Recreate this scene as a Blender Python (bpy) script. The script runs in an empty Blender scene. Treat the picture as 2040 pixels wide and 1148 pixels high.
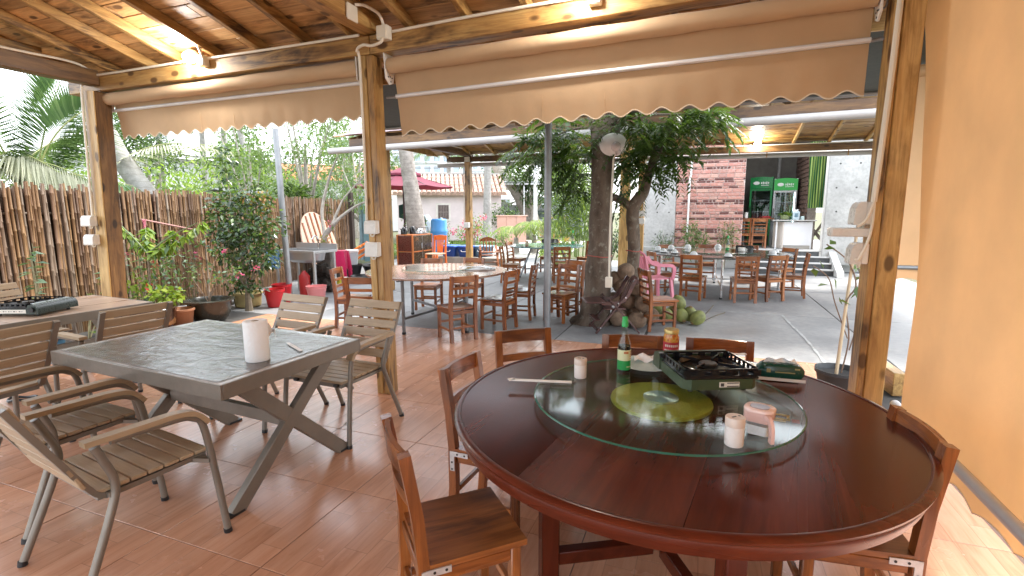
import bpy, bmesh, math, random
import numpy as np
from mathutils import Vector, Matrix, Euler, noise as mnoise

random.seed(7)
rng = np.random.default_rng(7)
C = bpy.context.scene.collection
SC = bpy.context.scene
PI = math.pi
R = math.radians

# ------------------------------------------------------------------ camera
cam_d = bpy.data.cameras.new('camera')
cam = bpy.data.objects.new('camera', cam_d)
C.objects.link(cam)
yaw, pitch, roll = -0.36428109, 0.15097757, 0.0032101
fw = Vector((math.sin(yaw) * math.cos(pitch), math.cos(yaw) * math.cos(pitch), -math.sin(pitch)))
rt = Vector((math.cos(yaw), -math.sin(yaw), 0))
dn = fw.cross(rt)
r2 = math.cos(roll) * rt + math.sin(roll) * dn
d2 = -math.sin(roll) * rt + math.cos(roll) * dn
mw = Matrix((r2, -d2, -fw)).transposed().to_4x4()
mw.translation = Vector((0, 0, 1.55))
cam.matrix_world = mw
cam_d.sensor_width = 36.0
cam_d.lens = 998.066 / 2040 * 36
cam_d.clip_start = 0.05
cam_d.clip_end = 2000
SC.camera = cam

# ------------------------------------------------------------------ sky, sun, exposure
W = bpy.data.worlds.new('World')
SC.world = W
W.use_nodes = True
wn = W.node_tree
wn.nodes.clear()
SUN_EL, SUN_AZ = R(58), R(40)          # azimuth measured from +y towards +x
sky = wn.nodes.new('ShaderNodeTexSky')
sky.sky_type = 'NISHITA'
sky.sun_disc = False
sky.sun_elevation = SUN_EL
sky.sun_rotation = SUN_AZ
sky.air_density = 1.3
sky.dust_density = 4.0
sky.ozone_density = 1.0
# thin overcast: cloud veil mixed over the sky
tc = wn.nodes.new('ShaderNodeTexCoord')
mp = wn.nodes.new('ShaderNodeMapping'); mp.inputs['Scale'].default_value = (1, 1, 2.6)
cn = wn.nodes.new('ShaderNodeTexNoise'); cn.inputs['Scale'].default_value = 2.2; cn.inputs['Detail'].default_value = 7; cn.inputs['Roughness'].default_value = .55
cr = wn.nodes.new('ShaderNodeValToRGB')
cr.color_ramp.elements[0].position = .34; cr.color_ramp.elements[0].color = (0.45, 0.45, 0.45, 1)
cr.color_ramp.elements[1].position = .62; cr.color_ramp.elements[1].color = (0.92, 0.92, 0.92, 1)
mx = wn.nodes.new('ShaderNodeMixRGB')
mx.inputs[2].default_value = (7.6, 7.9, 8.3, 1)
bg = wn.nodes.new('ShaderNodeBackground'); bg.inputs['Strength'].default_value = 0.15
wo = wn.nodes.new('ShaderNodeOutputWorld')
wn.links.new(tc.outputs['Generated'], mp.inputs['Vector'])
wn.links.new(mp.outputs['Vector'], cn.inputs['Vector'])
wn.links.new(cn.outputs['Fac'], cr.inputs['Fac'])
wn.links.new(cr.outputs['Color'], mx.inputs[0])
wn.links.new(sky.outputs['Color'], mx.inputs[1])
wn.links.new(mx.outputs['Color'], bg.inputs['Color'])
wn.links.new(bg.outputs['Background'], wo.inputs['Surface'])

sun_d = bpy.data.lights.new('sun', 'SUN')
sun_d.energy = 1.5
sun_d.angle = R(12)
sun_d.color = (1.0, 0.95, 0.88)
sun = bpy.data.objects.new('sun', sun_d)
C.objects.link(sun)
sd = Vector((math.sin(SUN_AZ) * math.cos(SUN_EL), math.cos(SUN_AZ) * math.cos(SUN_EL), math.sin(SUN_EL)))
sun.rotation_euler = sd.to_track_quat('Z', 'Y').to_euler()
sun.location = (0, 0, 20)

SC.view_settings.view_transform = 'Standard'
SC.view_settings.look = 'None'
SC.view_settings.gamma = 1
SC.view_settings.use_curve_mapping = False
SC.view_settings.exposure = 2.05
SC.render.engine = 'CYCLES'
SC.cycles.max_bounces = 10
SC.cycles.diffuse_bounces = 5
SC.cycles.transmission_bounces = 8
SC.cycles.transparent_max_bounces = 16
SC.cycles.glossy_bounces = 4
SC.cycles.sample_clamp_indirect = 6
SC.cycles.caustics_reflective = False
SC.cycles.caustics_refractive = False
try:
    SC.cycles.use_denoising = True
    SC.cycles.denoiser = 'OPENIMAGEDENOISE'
except Exception:
    pass

# ------------------------------------------------------------------ mesh builder
class MB:
    def __init__(s):
        s.v = []; s.f = []; s.m = []; s.cur = 0; s.M = None
    def add(s, vs, fs, mi=None):
        o = len(s.v)
        if s.M is not None:
            vs = [s.M @ Vector(p) for p in vs]
        s.v.extend([tuple(p) for p in vs])
        s.f.extend([[i + o for i in f] for f in fs])
        s.m.extend([s.cur if mi is None else mi] * len(fs))
        return s
    def box(s, c, d, rot=None, ch=0.0):
        hx, hy, hz = d[0] / 2, d[1] / 2, d[2] / 2
        c = Vector(c)
        if rot is None: rm = Matrix.Identity(3)
        elif isinstance(rot, (int, float)): rm = Matrix.Rotation(rot, 3, 'Z')
        elif isinstance(rot, Matrix): rm = rot
        else: rm = Euler(rot).to_matrix()
        ch = min(ch, hx * .45, hy * .45, hz * .45)
        if ch <= 0:
            vs = [(a * hx, b * hy, e * hz) for a in (-1, 1) for b in (-1, 1) for e in (-1, 1)]
            fs = [(0, 1, 3, 2), (4, 6, 7, 5), (0, 4, 5, 1), (2, 3, 7, 6), (0, 2, 6, 4), (1, 5, 7, 3)]
        else:
            vs = []; idx = {}
            for a in (-1, 1):
                for b in (-1, 1):
                    for e in (-1, 1):
                        idx[(a, b, e, 0)] = len(vs); vs.append((a * hx, b * (hy - ch), e * (hz - ch)))
                        idx[(a, b, e, 1)] = len(vs); vs.append((a * (hx - ch), b * hy, e * (hz - ch)))
                        idx[(a, b, e, 2)] = len(vs); vs.append((a * (hx - ch), b * (hy - ch), e * hz))
            I = idx; fs = []
            for a in (-1, 1):
                fs.append([I[(a, -1, -1, 0)], I[(a, 1, -1, 0)], I[(a, 1, 1, 0)], I[(a, -1, 1, 0)]][::a])
                fs.append([I[(-1, a, -1, 1)], I[(1, a, -1, 1)], I[(1, a, 1, 1)], I[(-1, a, 1, 1)]][::-a])
                fs.append([I[(-1, -1, a, 2)], I[(1, -1, a, 2)], I[(1, 1, a, 2)], I[(-1, 1, a, 2)]][::a])
            for a in (-1, 1):
                for b in (-1, 1):
                    fs.append([I[(a, b, -1, 0)], I[(a, b, 1, 0)], I[(a, b, 1, 1)], I[(a, b, -1, 1)]])
                    fs.append([I[(a, -1, b, 0)], I[(a, 1, b, 0)], I[(a, 1, b, 2)], I[(a, -1, b, 2)]])
                    fs.append([I[(-1, a, b, 1)], I[(1, a, b, 1)], I[(1, a, b, 2)], I[(-1, a, b, 2)]])
                    for e in (-1, 1):
                        fs.append([I[(a, b, e, 0)], I[(a, b, e, 1)], I[(a, b, e, 2)]])
        return s.add([c + rm @ Vector(p) for p in vs], fs)
    def bar(s, p0, p1, w, h, up=(0, 0, 1), ch=0.0):
        p0 = Vector(p0); p1 = Vector(p1); d = p1 - p0; L = d.length; x = d.normalized()
        u = Vector(up); y = u.cross(x)
        if y.length < 1e-4: y = Vector((0, 1, 0)).cross(x)
        y.normalize(); z = x.cross(y)
        rm = Matrix((x, y, z)).transposed()
        return s.box((p0 + p1) / 2, (L, w, h), rm, ch)
    def tube(s, pts, r, n=8, caps=True):
        pts = [Vector(p) for p in pts]; k = len(pts)
        rs = r if isinstance(r, (list, tuple)) else [r] * k
        t0 = (pts[1] - pts[0]).normalized()
        a = Vector((0, 0, 1)) if abs(t0.z) < .9 else Vector((1, 0, 0))
        u = t0.cross(a).normalized()
        vs = []
        for i in range(k):
            if i == 0: t = pts[1] - pts[0]
            elif i == k - 1: t = pts[-1] - pts[-2]
            else: t = (pts[i + 1] - pts[i]).normalized() + (pts[i] - pts[i - 1]).normalized()
            t.normalize()
            u = (u - t * u.dot(t)).normalized(); w = t.cross(u)
            for j in range(n):
                an = 2 * PI * j / n
                vs.append(pts[i] + (u * math.cos(an) + w * math.sin(an)) * rs[i])
        fs = []
        for i in range(k - 1):
            for j in range(n):
                fs.append([i * n + j, i * n + (j + 1) % n, (i + 1) * n + (j + 1) % n, (i + 1) * n + j])
        if caps:
            fs.append(list(range(n))[::-1]); fs.append([(k - 1) * n + j for j in range(n)])
        return s.add(vs, fs)
    def cyl(s, p0, p1, r0, r1=None, n=12, caps=True):
        return s.tube([p0, p1], [r0, r0 if r1 is None else r1], n, caps)
    def lathe(s, prof, n=24, c=(0, 0, 0), cap0=True, cap1=True, wob=0.0):
        vs = []; c = Vector(c)
        for r, z in prof:
            for j in range(n):
                an = 2 * PI * j / n
                rr = r * (1 + wob * math.sin(an * 8)) if wob else r
                vs.append(c + Vector((rr * math.cos(an), rr * math.sin(an), z)))
        fs = []
        for i in range(len(prof) - 1):
            for j in range(n):
                fs.append([i * n + j, i * n + (j + 1) % n, (i + 1) * n + (j + 1) % n, (i + 1) * n + j])
        if cap0 and prof[0][0] > 1e-4: fs.append(list(range(n))[::-1])
        if cap1 and prof[-1][0] > 1e-4: fs.append([(len(prof) - 1) * n + j for j in range(n)])
        return s.add(vs, fs)
    def ball(s, c, r, nu=12, nv=8, jit=0.0):
        if isinstance(r, (int, float)): r = (r, r, r)
        vs = []; fs = []; c = Vector(c)
        vs.append(c + Vector((0, 0, -r[2])))
        for i in range(1, nv):
            ph = -PI / 2 + PI * i / nv
            for j in range(nu):
                an = 2 * PI * j / nu
                k = 1 + jit * (random.random() - .5)
                vs.append(c + Vector((r[0] * math.cos(ph) * math.cos(an), r[1] * math.cos(ph) * math.sin(an), r[2] * math.sin(ph))) * k)
        vs.append(c + Vector((0, 0, r[2])))
        for j in range(nu): fs.append([0, 1 + (j + 1) % nu, 1 + j])
        for i in range(nv - 2):
            for j in range(nu):
                a = 1 + i * nu
                fs.append([a + j, a + (j + 1) % nu, a + nu + (j + 1) % nu, a + nu + j])
        a = 1 + (nv - 2) * nu; t = len(vs) - 1
        for j in range(nu): fs.append([a + j, a + (j + 1) % nu, t])
        # centre in place: ball() built around c already
        return s.add(vs, fs)
    def sheet(s, grid, thick=None):
        nr = len(grid); nc = len(grid[0]); vs = [p for row in grid for p in row]
        fs = [[i * nc + j, i * nc + j + 1, (i + 1) * nc + j + 1, (i + 1) * nc + j] for i in range(nr - 1) for j in range(nc - 1)]
        if thick:
            t = Vector(thick); k = len(vs)
            vs = vs + [Vector(p) + t for p in vs]
            fs2 = [[q + k for q in f][::-1] for f in fs]
            rim = []
            for j in range(nc - 1):
                rim.append([j + 1, j, j + k, j + 1 + k]); a = (nr - 1) * nc
                rim.append([a + j, a + j + 1, a + j + 1 + k, a + j + k])
            for i in range(nr - 1):
                rim.append([i * nc, (i + 1) * nc, (i + 1) * nc + k, i * nc + k]); b = nc - 1
                rim.append([(i + 1) * nc + b, i * nc + b, i * nc + b + k, (i + 1) * nc + b + k])
            fs = fs + fs2 + rim
        return s.add(vs, fs)
    def prism(s, poly, z0, z1):
        n = len(poly)
        vs = [(x, y, z0) for x, y in poly] + [(x, y, z1) for x, y in poly]
        fs = [list(range(n))[::-1], list(range(n, 2 * n))] + [[i, (i + 1) % n, n + (i + 1) % n, n + i] for i in range(n)]
        return s.add(vs, fs)
    def sweep(s, pts, w, h, up=(0, 0, 1)):
        pts = [Vector(p) for p in pts]; vs = []; k = len(pts); u0 = Vector(up)
        for i in range(k):
            t = (pts[min(i + 1, k - 1)] - pts[max(i - 1, 0)]).normalized()
            y = u0.cross(t).normalized(); z = t.cross(y)
            for a, b in ((-1, -1), (1, -1), (1, 1), (-1, 1)):
                vs.append(pts[i] + y * a * w / 2 + z * b * h / 2)
        fs = [[0, 1, 2, 3][::-1], [(k - 1) * 4 + j for j in range(4)]]
        for i in range(k - 1):
            for j in range(4):
                fs.append([i * 4 + j, i * 4 + (j + 1) % 4, (i + 1) * 4 + (j + 1) % 4, (i + 1) * 4 + j])
        return s.add(vs, fs)
    def mesh(s, name, mats, smooth=True, angle=40):
        me = bpy.data.meshes.new(name)
        me.from_pydata([tuple(p) for p in s.v], [], s.f)
        mats = mats if isinstance(mats, (list, tuple)) else [mats]
        for mt in mats: me.materials.append(mt)
        if len(mats) > 1:
            me.polygons.foreach_set('material_index', s.m)
        bm = bmesh.new(); bm.from_mesh(me)
        bmesh.ops.recalc_face_normals(bm, faces=bm.faces)
        bm.to_mesh(me); bm.free()
        if smooth:
            me.polygons.foreach_set('use_smooth', [True] * len(me.polygons))
            me.set_sharp_from_angle(angle=R(angle))
        me.update()
        return me
    def build(s, name, mats, parent=None, smooth=True, angle=40, loc=None):
        return link(name, s.mesh(name, mats, smooth, angle), parent, loc)

def link(name, me, parent=None, loc=None, rz=None):
    o = bpy.data.objects.new(name, me)
    C.objects.link(o)
    if parent is not None: o.parent = parent
    if loc is not None: o.location = loc
    if rz is not None: o.rotation_euler = (0, 0, rz)
    return o

def tag(o, label, cat, group=None):
    o['label'] = label; o['category'] = cat
    if group: o['group'] = group
    return o

def thing(name, label, cat, loc=(0, 0, 0), rz=0.0, group=None):
    o = bpy.data.objects.new(name, None); C.objects.link(o)
    o.empty_display_size = .1
    o.location = loc; o.rotation_euler = (0, 0, rz)
    return tag(o, label, cat, group)

def struct(o):
    o['kind'] = 'structure'
    return o

def dup(root, label=None, loc=None, rz=None, group=None):
    def cp(o, par):
        c = o.copy(); C.objects.link(c); c.parent = par
        for ch in KIDS.get(o.name, ()): cp(ch, c)
        return c
    KIDS = {}
    st = [root]
    while st:
        q = st.pop(); KIDS[q.name] = list(q.children); st.extend(q.children)
    r = cp(root, root.parent)
    if label: r['label'] = label
    if loc is not None: r.location = loc
    if rz is not None: r.rotation_euler = (0, 0, rz)
    if group: r['group'] = group
    return r

def bez(p0, p1, p2, n=8):
    p0, p1, p2 = Vector(p0), Vector(p1), Vector(p2)
    return [(1 - t) ** 2 * p0 + 2 * t * (1 - t) * p1 + t * t * p2 for t in [i / n for i in range(n + 1)]]

def catmull(P, n=6):
    P = [Vector(p) for p in P]; out = []
    for i in range(len(P) - 1):
        a = P[max(i - 1, 0)]; b = P[i]; c = P[i + 1]; d = P[min(i + 2, len(P) - 1)]
        for k in range(n):
            t = k / n
            out.append(.5 * ((2 * b) + (c - a) * t + (2 * a - 5 * b + 4 * c - d) * t * t + (3 * b - a - 3 * c + d) * t ** 3))
    out.append(P[-1]); return out

# ------------------------------------------------------------------ materials
class NT:
    def __init__(s, name):
        s.mat = bpy.data.materials.new(name); s.mat.use_nodes = True
        s.t = s.mat.node_tree; s.t.nodes.clear()
        s.out = s.t.nodes.new('ShaderNodeOutputMaterial')
    def n(s, typ, **kw):
        nd = s.t.nodes.new(typ)
        for k, v in kw.items():
            if k.startswith('_'): setattr(nd, k[1:], v)
            else: s.put(nd, k.replace('_', ' '), v)
        return nd
    def put(s, nd, k, v):
        sk = nd.inputs[int(k[1:])] if (k[0] == 'i' and k[1:].isdigit()) else nd.inputs[k]
        if isinstance(v, bpy.types.NodeSocket): s.t.links.new(v, sk)
        elif isinstance(v, bpy.types.Node): s.t.links.new(v.outputs[0], sk)
        else: sk.default_value = v
    def ramp(s, fac, stops, interp='LINEAR'):
        nd = s.t.nodes.new('ShaderNodeValToRGB'); el = nd.color_ramp.elements
        nd.color_ramp.interpolation = interp
        while len(el) < len(stops): el.new(.5)
        for e, (p, c) in zip(el, stops):
            e.position = p; e.color = (*c, 1) if len(c) == 3 else c
        s.put(nd, 'Fac', fac); return nd.outputs['Color']
    def coords(s, scale=(1, 1, 1), rot=(0, 0, 0), kind='Object', rand=True):
        tc = s.n('ShaderNodeTexCoord'); v = tc.outputs[kind]
        if rand:
            oi = s.n('ShaderNodeObjectInfo')
            cx = s.n('ShaderNodeVectorMath', _operation='SCALE'); s.put(cx, 'i0', (31.7, 17.3, 23.9)); s.put(cx, 'Scale', oi.outputs['Random'])
            ad = s.n('ShaderNodeVectorMath', _operation='ADD'); s.put(ad, 'i0', v); s.put(ad, 'i1', cx.outputs[0]); v = ad.outputs[0]
        m = s.n('ShaderNodeMapping'); s.put(m, 'Vector', v); s.put(m, 'Scale', scale); s.put(m, 'Rotation', rot)
        return m.outputs[0]
    def noise(s, vec, scale=5., detail=4., rough=.5, dist=0.):
        nd = s.n('ShaderNodeTexNoise', Vector=vec, Scale=scale, Detail=detail, Roughness=rough, Distortion=dist)
        return nd.outputs['Fac']
    def mix(s, fac, a, b, mode='MIX'):
        nd = s.n('ShaderNodeMixRGB', _blend_type=mode); s.put(nd, 'i0', fac); s.put(nd, 'i1', a if not (isinstance(a, tuple) and len(a) == 3) else (*a, 1)); s.put(nd, 'i2', b if not (isinstance(b, tuple) and len(b) == 3) else (*b, 1))
        return nd.outputs[0]
    def math(s, op, a, b=0.0, clamp=False):
        nd = s.n('ShaderNodeMath', _operation=op, _use_clamp=clamp); s.put(nd, 'i0', a); s.put(nd, 'i1', b); return nd.outputs[0]
    def bump(s, h, strength=.2, dist=.01):
        return s.n('ShaderNodeBump', Strength=strength, Distance=dist, Height=h).outputs[0]
    def pbr(s, color, rough=.5, metal=0., normal=None, **kw):
        b = s.n('ShaderNodeBsdfPrincipled')
        s.put(b, 'Base Color', color if not (isinstance(color, tuple) and len(color) == 3) else (*color, 1)); s.put(b, 'Roughness', rough); s.put(b, 'Metallic', metal)
        if normal is not None: s.put(b, 'Normal', normal)
        for k, v in kw.items(): s.put(b, k.replace('_', ' '), v)
        return b
    def done(s, shader):
        s.t.links.new(shader.outputs[0] if isinstance(shader, bpy.types.Node) else shader, s.out.inputs['Surface'])
        return s.mat

def plain(name, col, rough=.5, metal=0., var=.12, scale=6., bump=0., **kw):
    t = NT(name); v = t.coords()
    f = t.noise(v, scale, 5, .6)
    lo = tuple(c * (1 - var) for c in col); hi = tuple(min(1, c * (1 + var)) for c in col)
    c = t.ramp(f, [(.3, lo), (.7, hi)])
    f2 = t.noise(v, scale * 5, 3, .6)
    rr = t.ramp(f2, [(.3, (max(0, rough - .07),) * 3), (.7, (min(1, rough + .07),) * 3)])
    nm = t.bump(f2, bump, .004) if bump else None
    return t.done(t.pbr(c, rr, metal, nm, **kw))

AX = {'X': (.12, 1, 1), 'Y': (1, .12, 1), 'Z': (1, 1, .12)}
def wood(name, dark, mid, light, axis='X', freq=18., burn=0., burncol=(.05, .025, .012), rough=.45, coat=0., knots=False, bump=.15, tone=.25, spec=.5):
    t = NT(name); a = AX[axis]
    v = t.coords(a)
    warp = t.noise(v, 2.2, 3, .5)
    f1 = t.noise(v, freq, 6, .65, 1.2)
    f0 = t.noise(v, freq * .28, 4, .55, .8)
    g = t.math('ADD', t.math('MULTIPLY', f1, .55), t.math('MULTIPLY', f0, .45))
    c = t.ramp(g, [(.33, dark), (.5, mid), (.66, light)])
    fine = t.noise(t.coords((a[0] * .4 if axis == 'X' else 1, a[1] * .4 if axis == 'Y' else 1, a[2] * .4 if axis == 'Z' else 1)), freq * 7, 3, .6)
    c = t.mix(t.ramp(fine, [(.45, (0, 0, 0)), (.62, (.35,) * 3)]), c, dark)
    oi = t.n('ShaderNodeObjectInfo')
    hv = t.n('ShaderNodeHueSaturation'); t.put(hv, 'Value', t.math('ADD', 1 - tone / 2, t.math('MULTIPLY', oi.outputs['Random'], tone))); t.put(hv, 'Color', c); c = hv.outputs[0]
    if burn:
        b1 = t.noise(t.coords(tuple(.45 if q < 1 else 1 for q in a)), 3.3, 4, .62, .6)
        bm = t.ramp(b1, [(.47, (0, 0, 0)), (.62, (1, 1, 1))])
        streak = t.ramp(f1, [(.40, (1, 1, 1)), (.58, (.18,) * 3)])
        c = t.mix(t.math('MULTIPLY', t.math('MULTIPLY', bm, streak), burn), c, burncol)
    if knots:
        vo = t.n('ShaderNodeTexVoronoi', Scale=7.0, Randomness=1.0); t.put(vo, 'Vector', t.coords(tuple(.5 if q < 1 else 1 for q in a)))
        kd = t.math('ADD', vo.outputs['Distance'], t.math('MULTIPLY', warp, .06))
        c = t.mix(t.ramp(kd, [(.17, (.95,) * 3), (.24, (0, 0, 0))]), c, tuple(q * .45 for q in dark))
    nm = t.bump(f1, bump, .004) if bump else None
    rr = t.ramp(f0, [(.3, (max(.05, rough - .08),) * 3), (.7, (rough + .08,) * 3)])
    kw = dict(Coat_Weight=coat, Coat_Roughness=.12) if coat else {}
    kw['Specular_IOR_Level'] = spec
    return t.done(t.pbr(c, rr, 0, nm, **kw))

def leafmat(name, c0, c1, c2=None, rough=.45, trans=.35):
    t = NT(name)
    g = t.n('ShaderNodeNewGeometry')
    stops = [(0, c0), (1, c1)] if c2 is None else [(0, c0), (.6, c1), (1, c2)]
    c = t.ramp(g.outputs['Random Per Island'], stops)
    b = t.pbr(c, rough)
    tr = t.n('ShaderNodeBsdfTranslucent'); t.put(tr, 'Color', t.mix(.5, c, (.25, .4, .04), 'MIX'))
    m = t.n('ShaderNodeMixShader'); t.put(m, 'i0', trans); t.put(m, 'i1', b); t.put(m, 'i2', tr)
    return t.done(m)

def cloth(name, col, trans=.25, rough=.75, var=.06):
    t = NT(name); v = t.coords(rand=False)
    f = t.noise(v, 2.5, 5, .6)
    c = t.ramp(f, [(.3, tuple(q * (1 - var) for q in col)), (.7, tuple(min(1, q * (1 + var)) for q in col))])
    wv = t.noise(v, 160, 2, .5)
    nm = t.bump(t.math('ADD', t.math('MULTIPLY', wv, .1), t.noise(t.coords((1, 1, .5), rand=False), 4, 4, .6)), .35, .02)
    b = t.pbr(c, rough, 0, nm, Sheen_Weight=.15)
    tr = t.n('ShaderNodeBsdfTranslucent'); t.put(tr, 'Color', c)
    m = t.n('ShaderNodeMixShader'); t.put(m, 'i0', trans); t.put(m, 'i1', b); t.put(m, 'i2', tr)
    return t.done(m)

def thinglass(name, tint=(.9, .96, .94), rough=.02, refl=1.0):
    t = NT(name)
    tr = t.n('ShaderNodeBsdfTransparent'); t.put(tr, 'Color', (*tint, 1))
    gl = t.n('ShaderNodeBsdfGlossy'); t.put(gl, 'Roughness', rough); t.put(gl, 'Color', (1, 1, 1, 1))
    g_ = t.n('ShaderNodeNewGeometry'); fr = t.n('ShaderNodeFresnel'); t.put(fr, 'IOR', t.math('SUBTRACT', 1.5, t.math('MULTIPLY', g_.outputs['Backfacing'], 1.5 - 1 / 1.5)))
    m = t.n('ShaderNodeMixShader'); t.put(m, 'i0', t.math('MULTIPLY', fr.outputs[0], refl, True)); t.put(m, 'i1', tr); t.put(m, 'i2', gl)
    return t.done(m)

def emit(name, col, s):
    t = NT(name); e = t.n('ShaderNodeEmission', Strength=s); t.put(e, 'Color', (*col, 1)); return t.done(e)

PINE = {a: wood('burnt_pine_' + a, (.20, .09, .025), (.42, .235, .075), (.58, .38, .14), a, 16, burn=1.0, rough=.5, knots=True, coat=.15) for a in 'XYZ'}
DARKP = {a: wood('dark_pine_' + a, (.065, .029, .010), (.15, .074, .024), (.26, .14, .048), a, 14, burn=1.0, rough=.5, knots=True, coat=.1) for a in 'XYZ'}
PALE = {a: wood('pale_pine_' + a, (.28, .145, .042), (.52, .315, .105), (.64, .44, .19), a, 14, burn=.5, rough=.5, knots=True, coat=.15) for a in 'XYZ'}
BOARD = wood('roof_board', (.24, .11, .035), (.54, .30, .115), (.68, .43, .20), 'X', 12, burn=.85, rough=.55, knots=True, tone=.5)
CHW = {a: wood('chair_wood_' + a, (.11, .028, .008), (.29, .090, .021), (.45, .165, .044), a, 9, burn=.6, burncol=(.035, .010, .004), rough=.3, coat=.3, knots=False, bump=.05, tone=.4) for a in 'XYZ'}
TABW = {a: wood('table_wood_' + a, (.040, .007, .003), (.085, .014, .006), (.14, .027, .010), a, 5, burn=.0, burncol=(.02, .005, .003), rough=.22, coat=.1, bump=.03, tone=.2, spec=.32) for a in 'XYZ'}
TAN = {a: wood('slat_tan_' + a, (.30, .22, .135), (.38, .285, .185), (.44, .34, .23), a, 22, rough=.5, bump=.08, tone=.15) for a in 'XYZ'}
DKW = {a: wood('dark_plum_wood_' + a, (.03, .010, .010), (.065, .022, .02), (.10, .035, .03), a, 12, rough=.35, coat=.3, bump=.05) for a in 'XYZ'}
TAUPE = plain('taupe_metal', (.20, .178, .15), .42, .35, .08, 9, .03)
BLACK = plain('black_plastic', (.012, .012, .013), .4, 0, .2)
BLACKGLOSS = plain('black_enamel', (.010, .010, .012), .15, 0, .2)
WHITEP = plain('white_plastic', (.78, .77, .74), .35, 0, .04)
CREAMP = plain('cream_conduit', (.74, .70, .60), .4, 0, .05)
STEEL = plain('galvanised_steel', (.27, .285, .30), .45, .5, .2, 4, .02)
CHROME = plain('chrome', (.75, .76, .77), .15, 1.0, .06)
BRUSHED = plain('brushed_steel', (.55, .57, .58), .3, .9, .08)
TILE_SEED = 0
print('materials ready')
# ================================================================== GROUND AND FLOORS
t = NT('concrete')
v = t.coords()
f = t.noise(v, 1.3, 6, .6); f2 = t.noise(v, 14, 5, .65)
c = t.ramp(f, [(.28, (.165, .17, .178)), (.5, (.27, .275, .28)), (.72, (.36, .36, .355))])
c = t.mix(t.ramp(f2, [(.35, (.30,) * 3), (.6, (0, 0, 0))]), c, (.13, .135, .14))
CONC = t.done(t.pbr(c, t.ramp(f, [(.3, (.42,) * 3), (.7, (.7,) * 3)]), 0, t.bump(f2, .25, .004)))
t = NT('ground_soil')
v = t.coords(rand=False)
f = t.noise(v, .6, 6, .6); f2 = t.noise(v, 9, 5, .7)
c = t.ramp(f, [(.35, (.10, .085, .05)), (.6, (.07, .10, .03))])
c = t.mix(t.ramp(f2, [(.4, (.5,) * 3), (.6, (0, 0, 0))]), c, (.16, .14, .09))
SOIL = t.done(t.pbr(c, .95, 0, t.bump(f2, .6, .03)))

b = MB()
N = 26
xs = [-400, -150, -60, -30, -20, -14] + [-10 + i for i in range(0, 16)] + [8, 14, 30, 60, 150, 400]
ys = [-60, -30, -12, -6, 0, 5, 10, 14, 18, 24, 34, 60, 120, 300, 700]
b.sheet([[Vector((x, y, -.06)) for x in xs] for y in ys])
ground = struct(b.build('ground', SOIL, None, False))

b = MB(); b.box((-2.9, 10.0, -.04), (13.8, 9.3, .05)); b.box((-2.9, 2.0, -.041), (13.8, 7.0, .048))
bk = MB(); bk.box((-2.9, -9.0, -.04), (22, 14.8, .05)); struct(bk.build('bounce_paving', plain('bounce_concrete', (.36, .355, .34), .85, 0, .15, 2), None, False))  # unseen pale paving added behind the camera to bounce light up to the ceiling
paving = struct(b.build('pavement', plain('joint_dirt', (.075, .072, .068), .9), None, False))
slab_me = {}
for iy in range(8):
    for ix in range(-1, 6):
        x0 = -8.25 + ix * 1.32; y0 = 5.782 + iy * 1.3
        w, d = 1.32 - .014, 1.3 - .014
        if ix == 5: w = 1.0
        key = (round(w, 2))
        if key not in slab_me:
            q = MB(); q.box((0, 0, 0), (w, d, .03), None, .004); slab_me[key] = q.mesh('slab', CONC, False)
        o = link('slab', slab_me[key], paving, (x0 + w / 2, y0 + d / 2, -.0235 + random.uniform(-.0015, .0015)))
for iy in range(4):
    for ix in range(2):
        x0 = -.62 + ix * 2.5; y0 = 5.782 + iy * 2.6
        key = 'big'
        if key not in slab_me:
            q = MB(); q.box((0, 0, 0), (2.486, 2.586, .03), None, .004); slab_me[key] = q.mesh('slab', CONC, False)
        link('slab', slab_me[key], paving, (x0 + 1.25, y0 + 1.3, -.0235 + random.uniform(-.001, .001)))
b = MB()
pts = [(1.17, 8.36), (1.19, 7.7), (1.23, 7.0), (1.24, 6.4), (1.235, 5.79)]
gr = []
for i, (x, y) in enumerate(catmull([(a, q, 0) for a, q in pts], 5)[k][:2] for k in range(21)):
    w = .014 + .007 * math.sin(i * 2.1)
    gr.append([Vector((x - w, y, -.004)), Vector((x + w, y, -.004))])
b.sheet(gr)
struct(b.build('pavement_marking', plain('old_cement', (.40, .41, .41), .9, 0, .3, 20), paving, False))

# far sunlit path
b = MB()
L = [(-7.6, 14.6), (-8.2, 17), (-9.4, 21), (-13, 26)]; Rr = [(-4.6, 14.6), (-4.6, 17), (-5.0, 21), (-6, 27)]
b.sheet([[Vector((p[0] + (q[0] - p[0]) * k / 6, p[1] + (q[1] - p[1]) * k / 6, -.03)) for k in range(7)] for p, q in zip(L, Rr)])
struct(b.build('path', plain('pale_path', (.48, .46, .43), .85, 0, .2, 3), None, False))

# grout bed and printed wood tiles of the dining floor
b = MB(); b.box((-2.425, 1.36, -.033), (7.69, 8.82, .06))
floor = struct(b.build('floor', plain('grout', (.16, .10, .075), .8), None, False))
t = NT('wood_print_tile')
tc = t.n('ShaderNodeTexCoord'); oi = t.n('ShaderNodeObjectInfo')
sep = t.n('ShaderNodeSeparateXYZ', Vector=tc.outputs['Object'])
PW = .1285
xr = t.math('DIVIDE', t.math('ADD', sep.outputs[0], .3215), PW)
pid = t.math('FLOOR', xr)
pf = t.math('FRACT', xr)
rnd = t.n('ShaderNodeTexWhiteNoise', _noise_dimensions='2D')
cmb = t.n('ShaderNodeCombineXYZ', X=pid, Y=t.math('MULTIPLY', oi.outputs['Random'], 91.0)); t.put(rnd, 'Vector', cmb.outputs[0])
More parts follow.
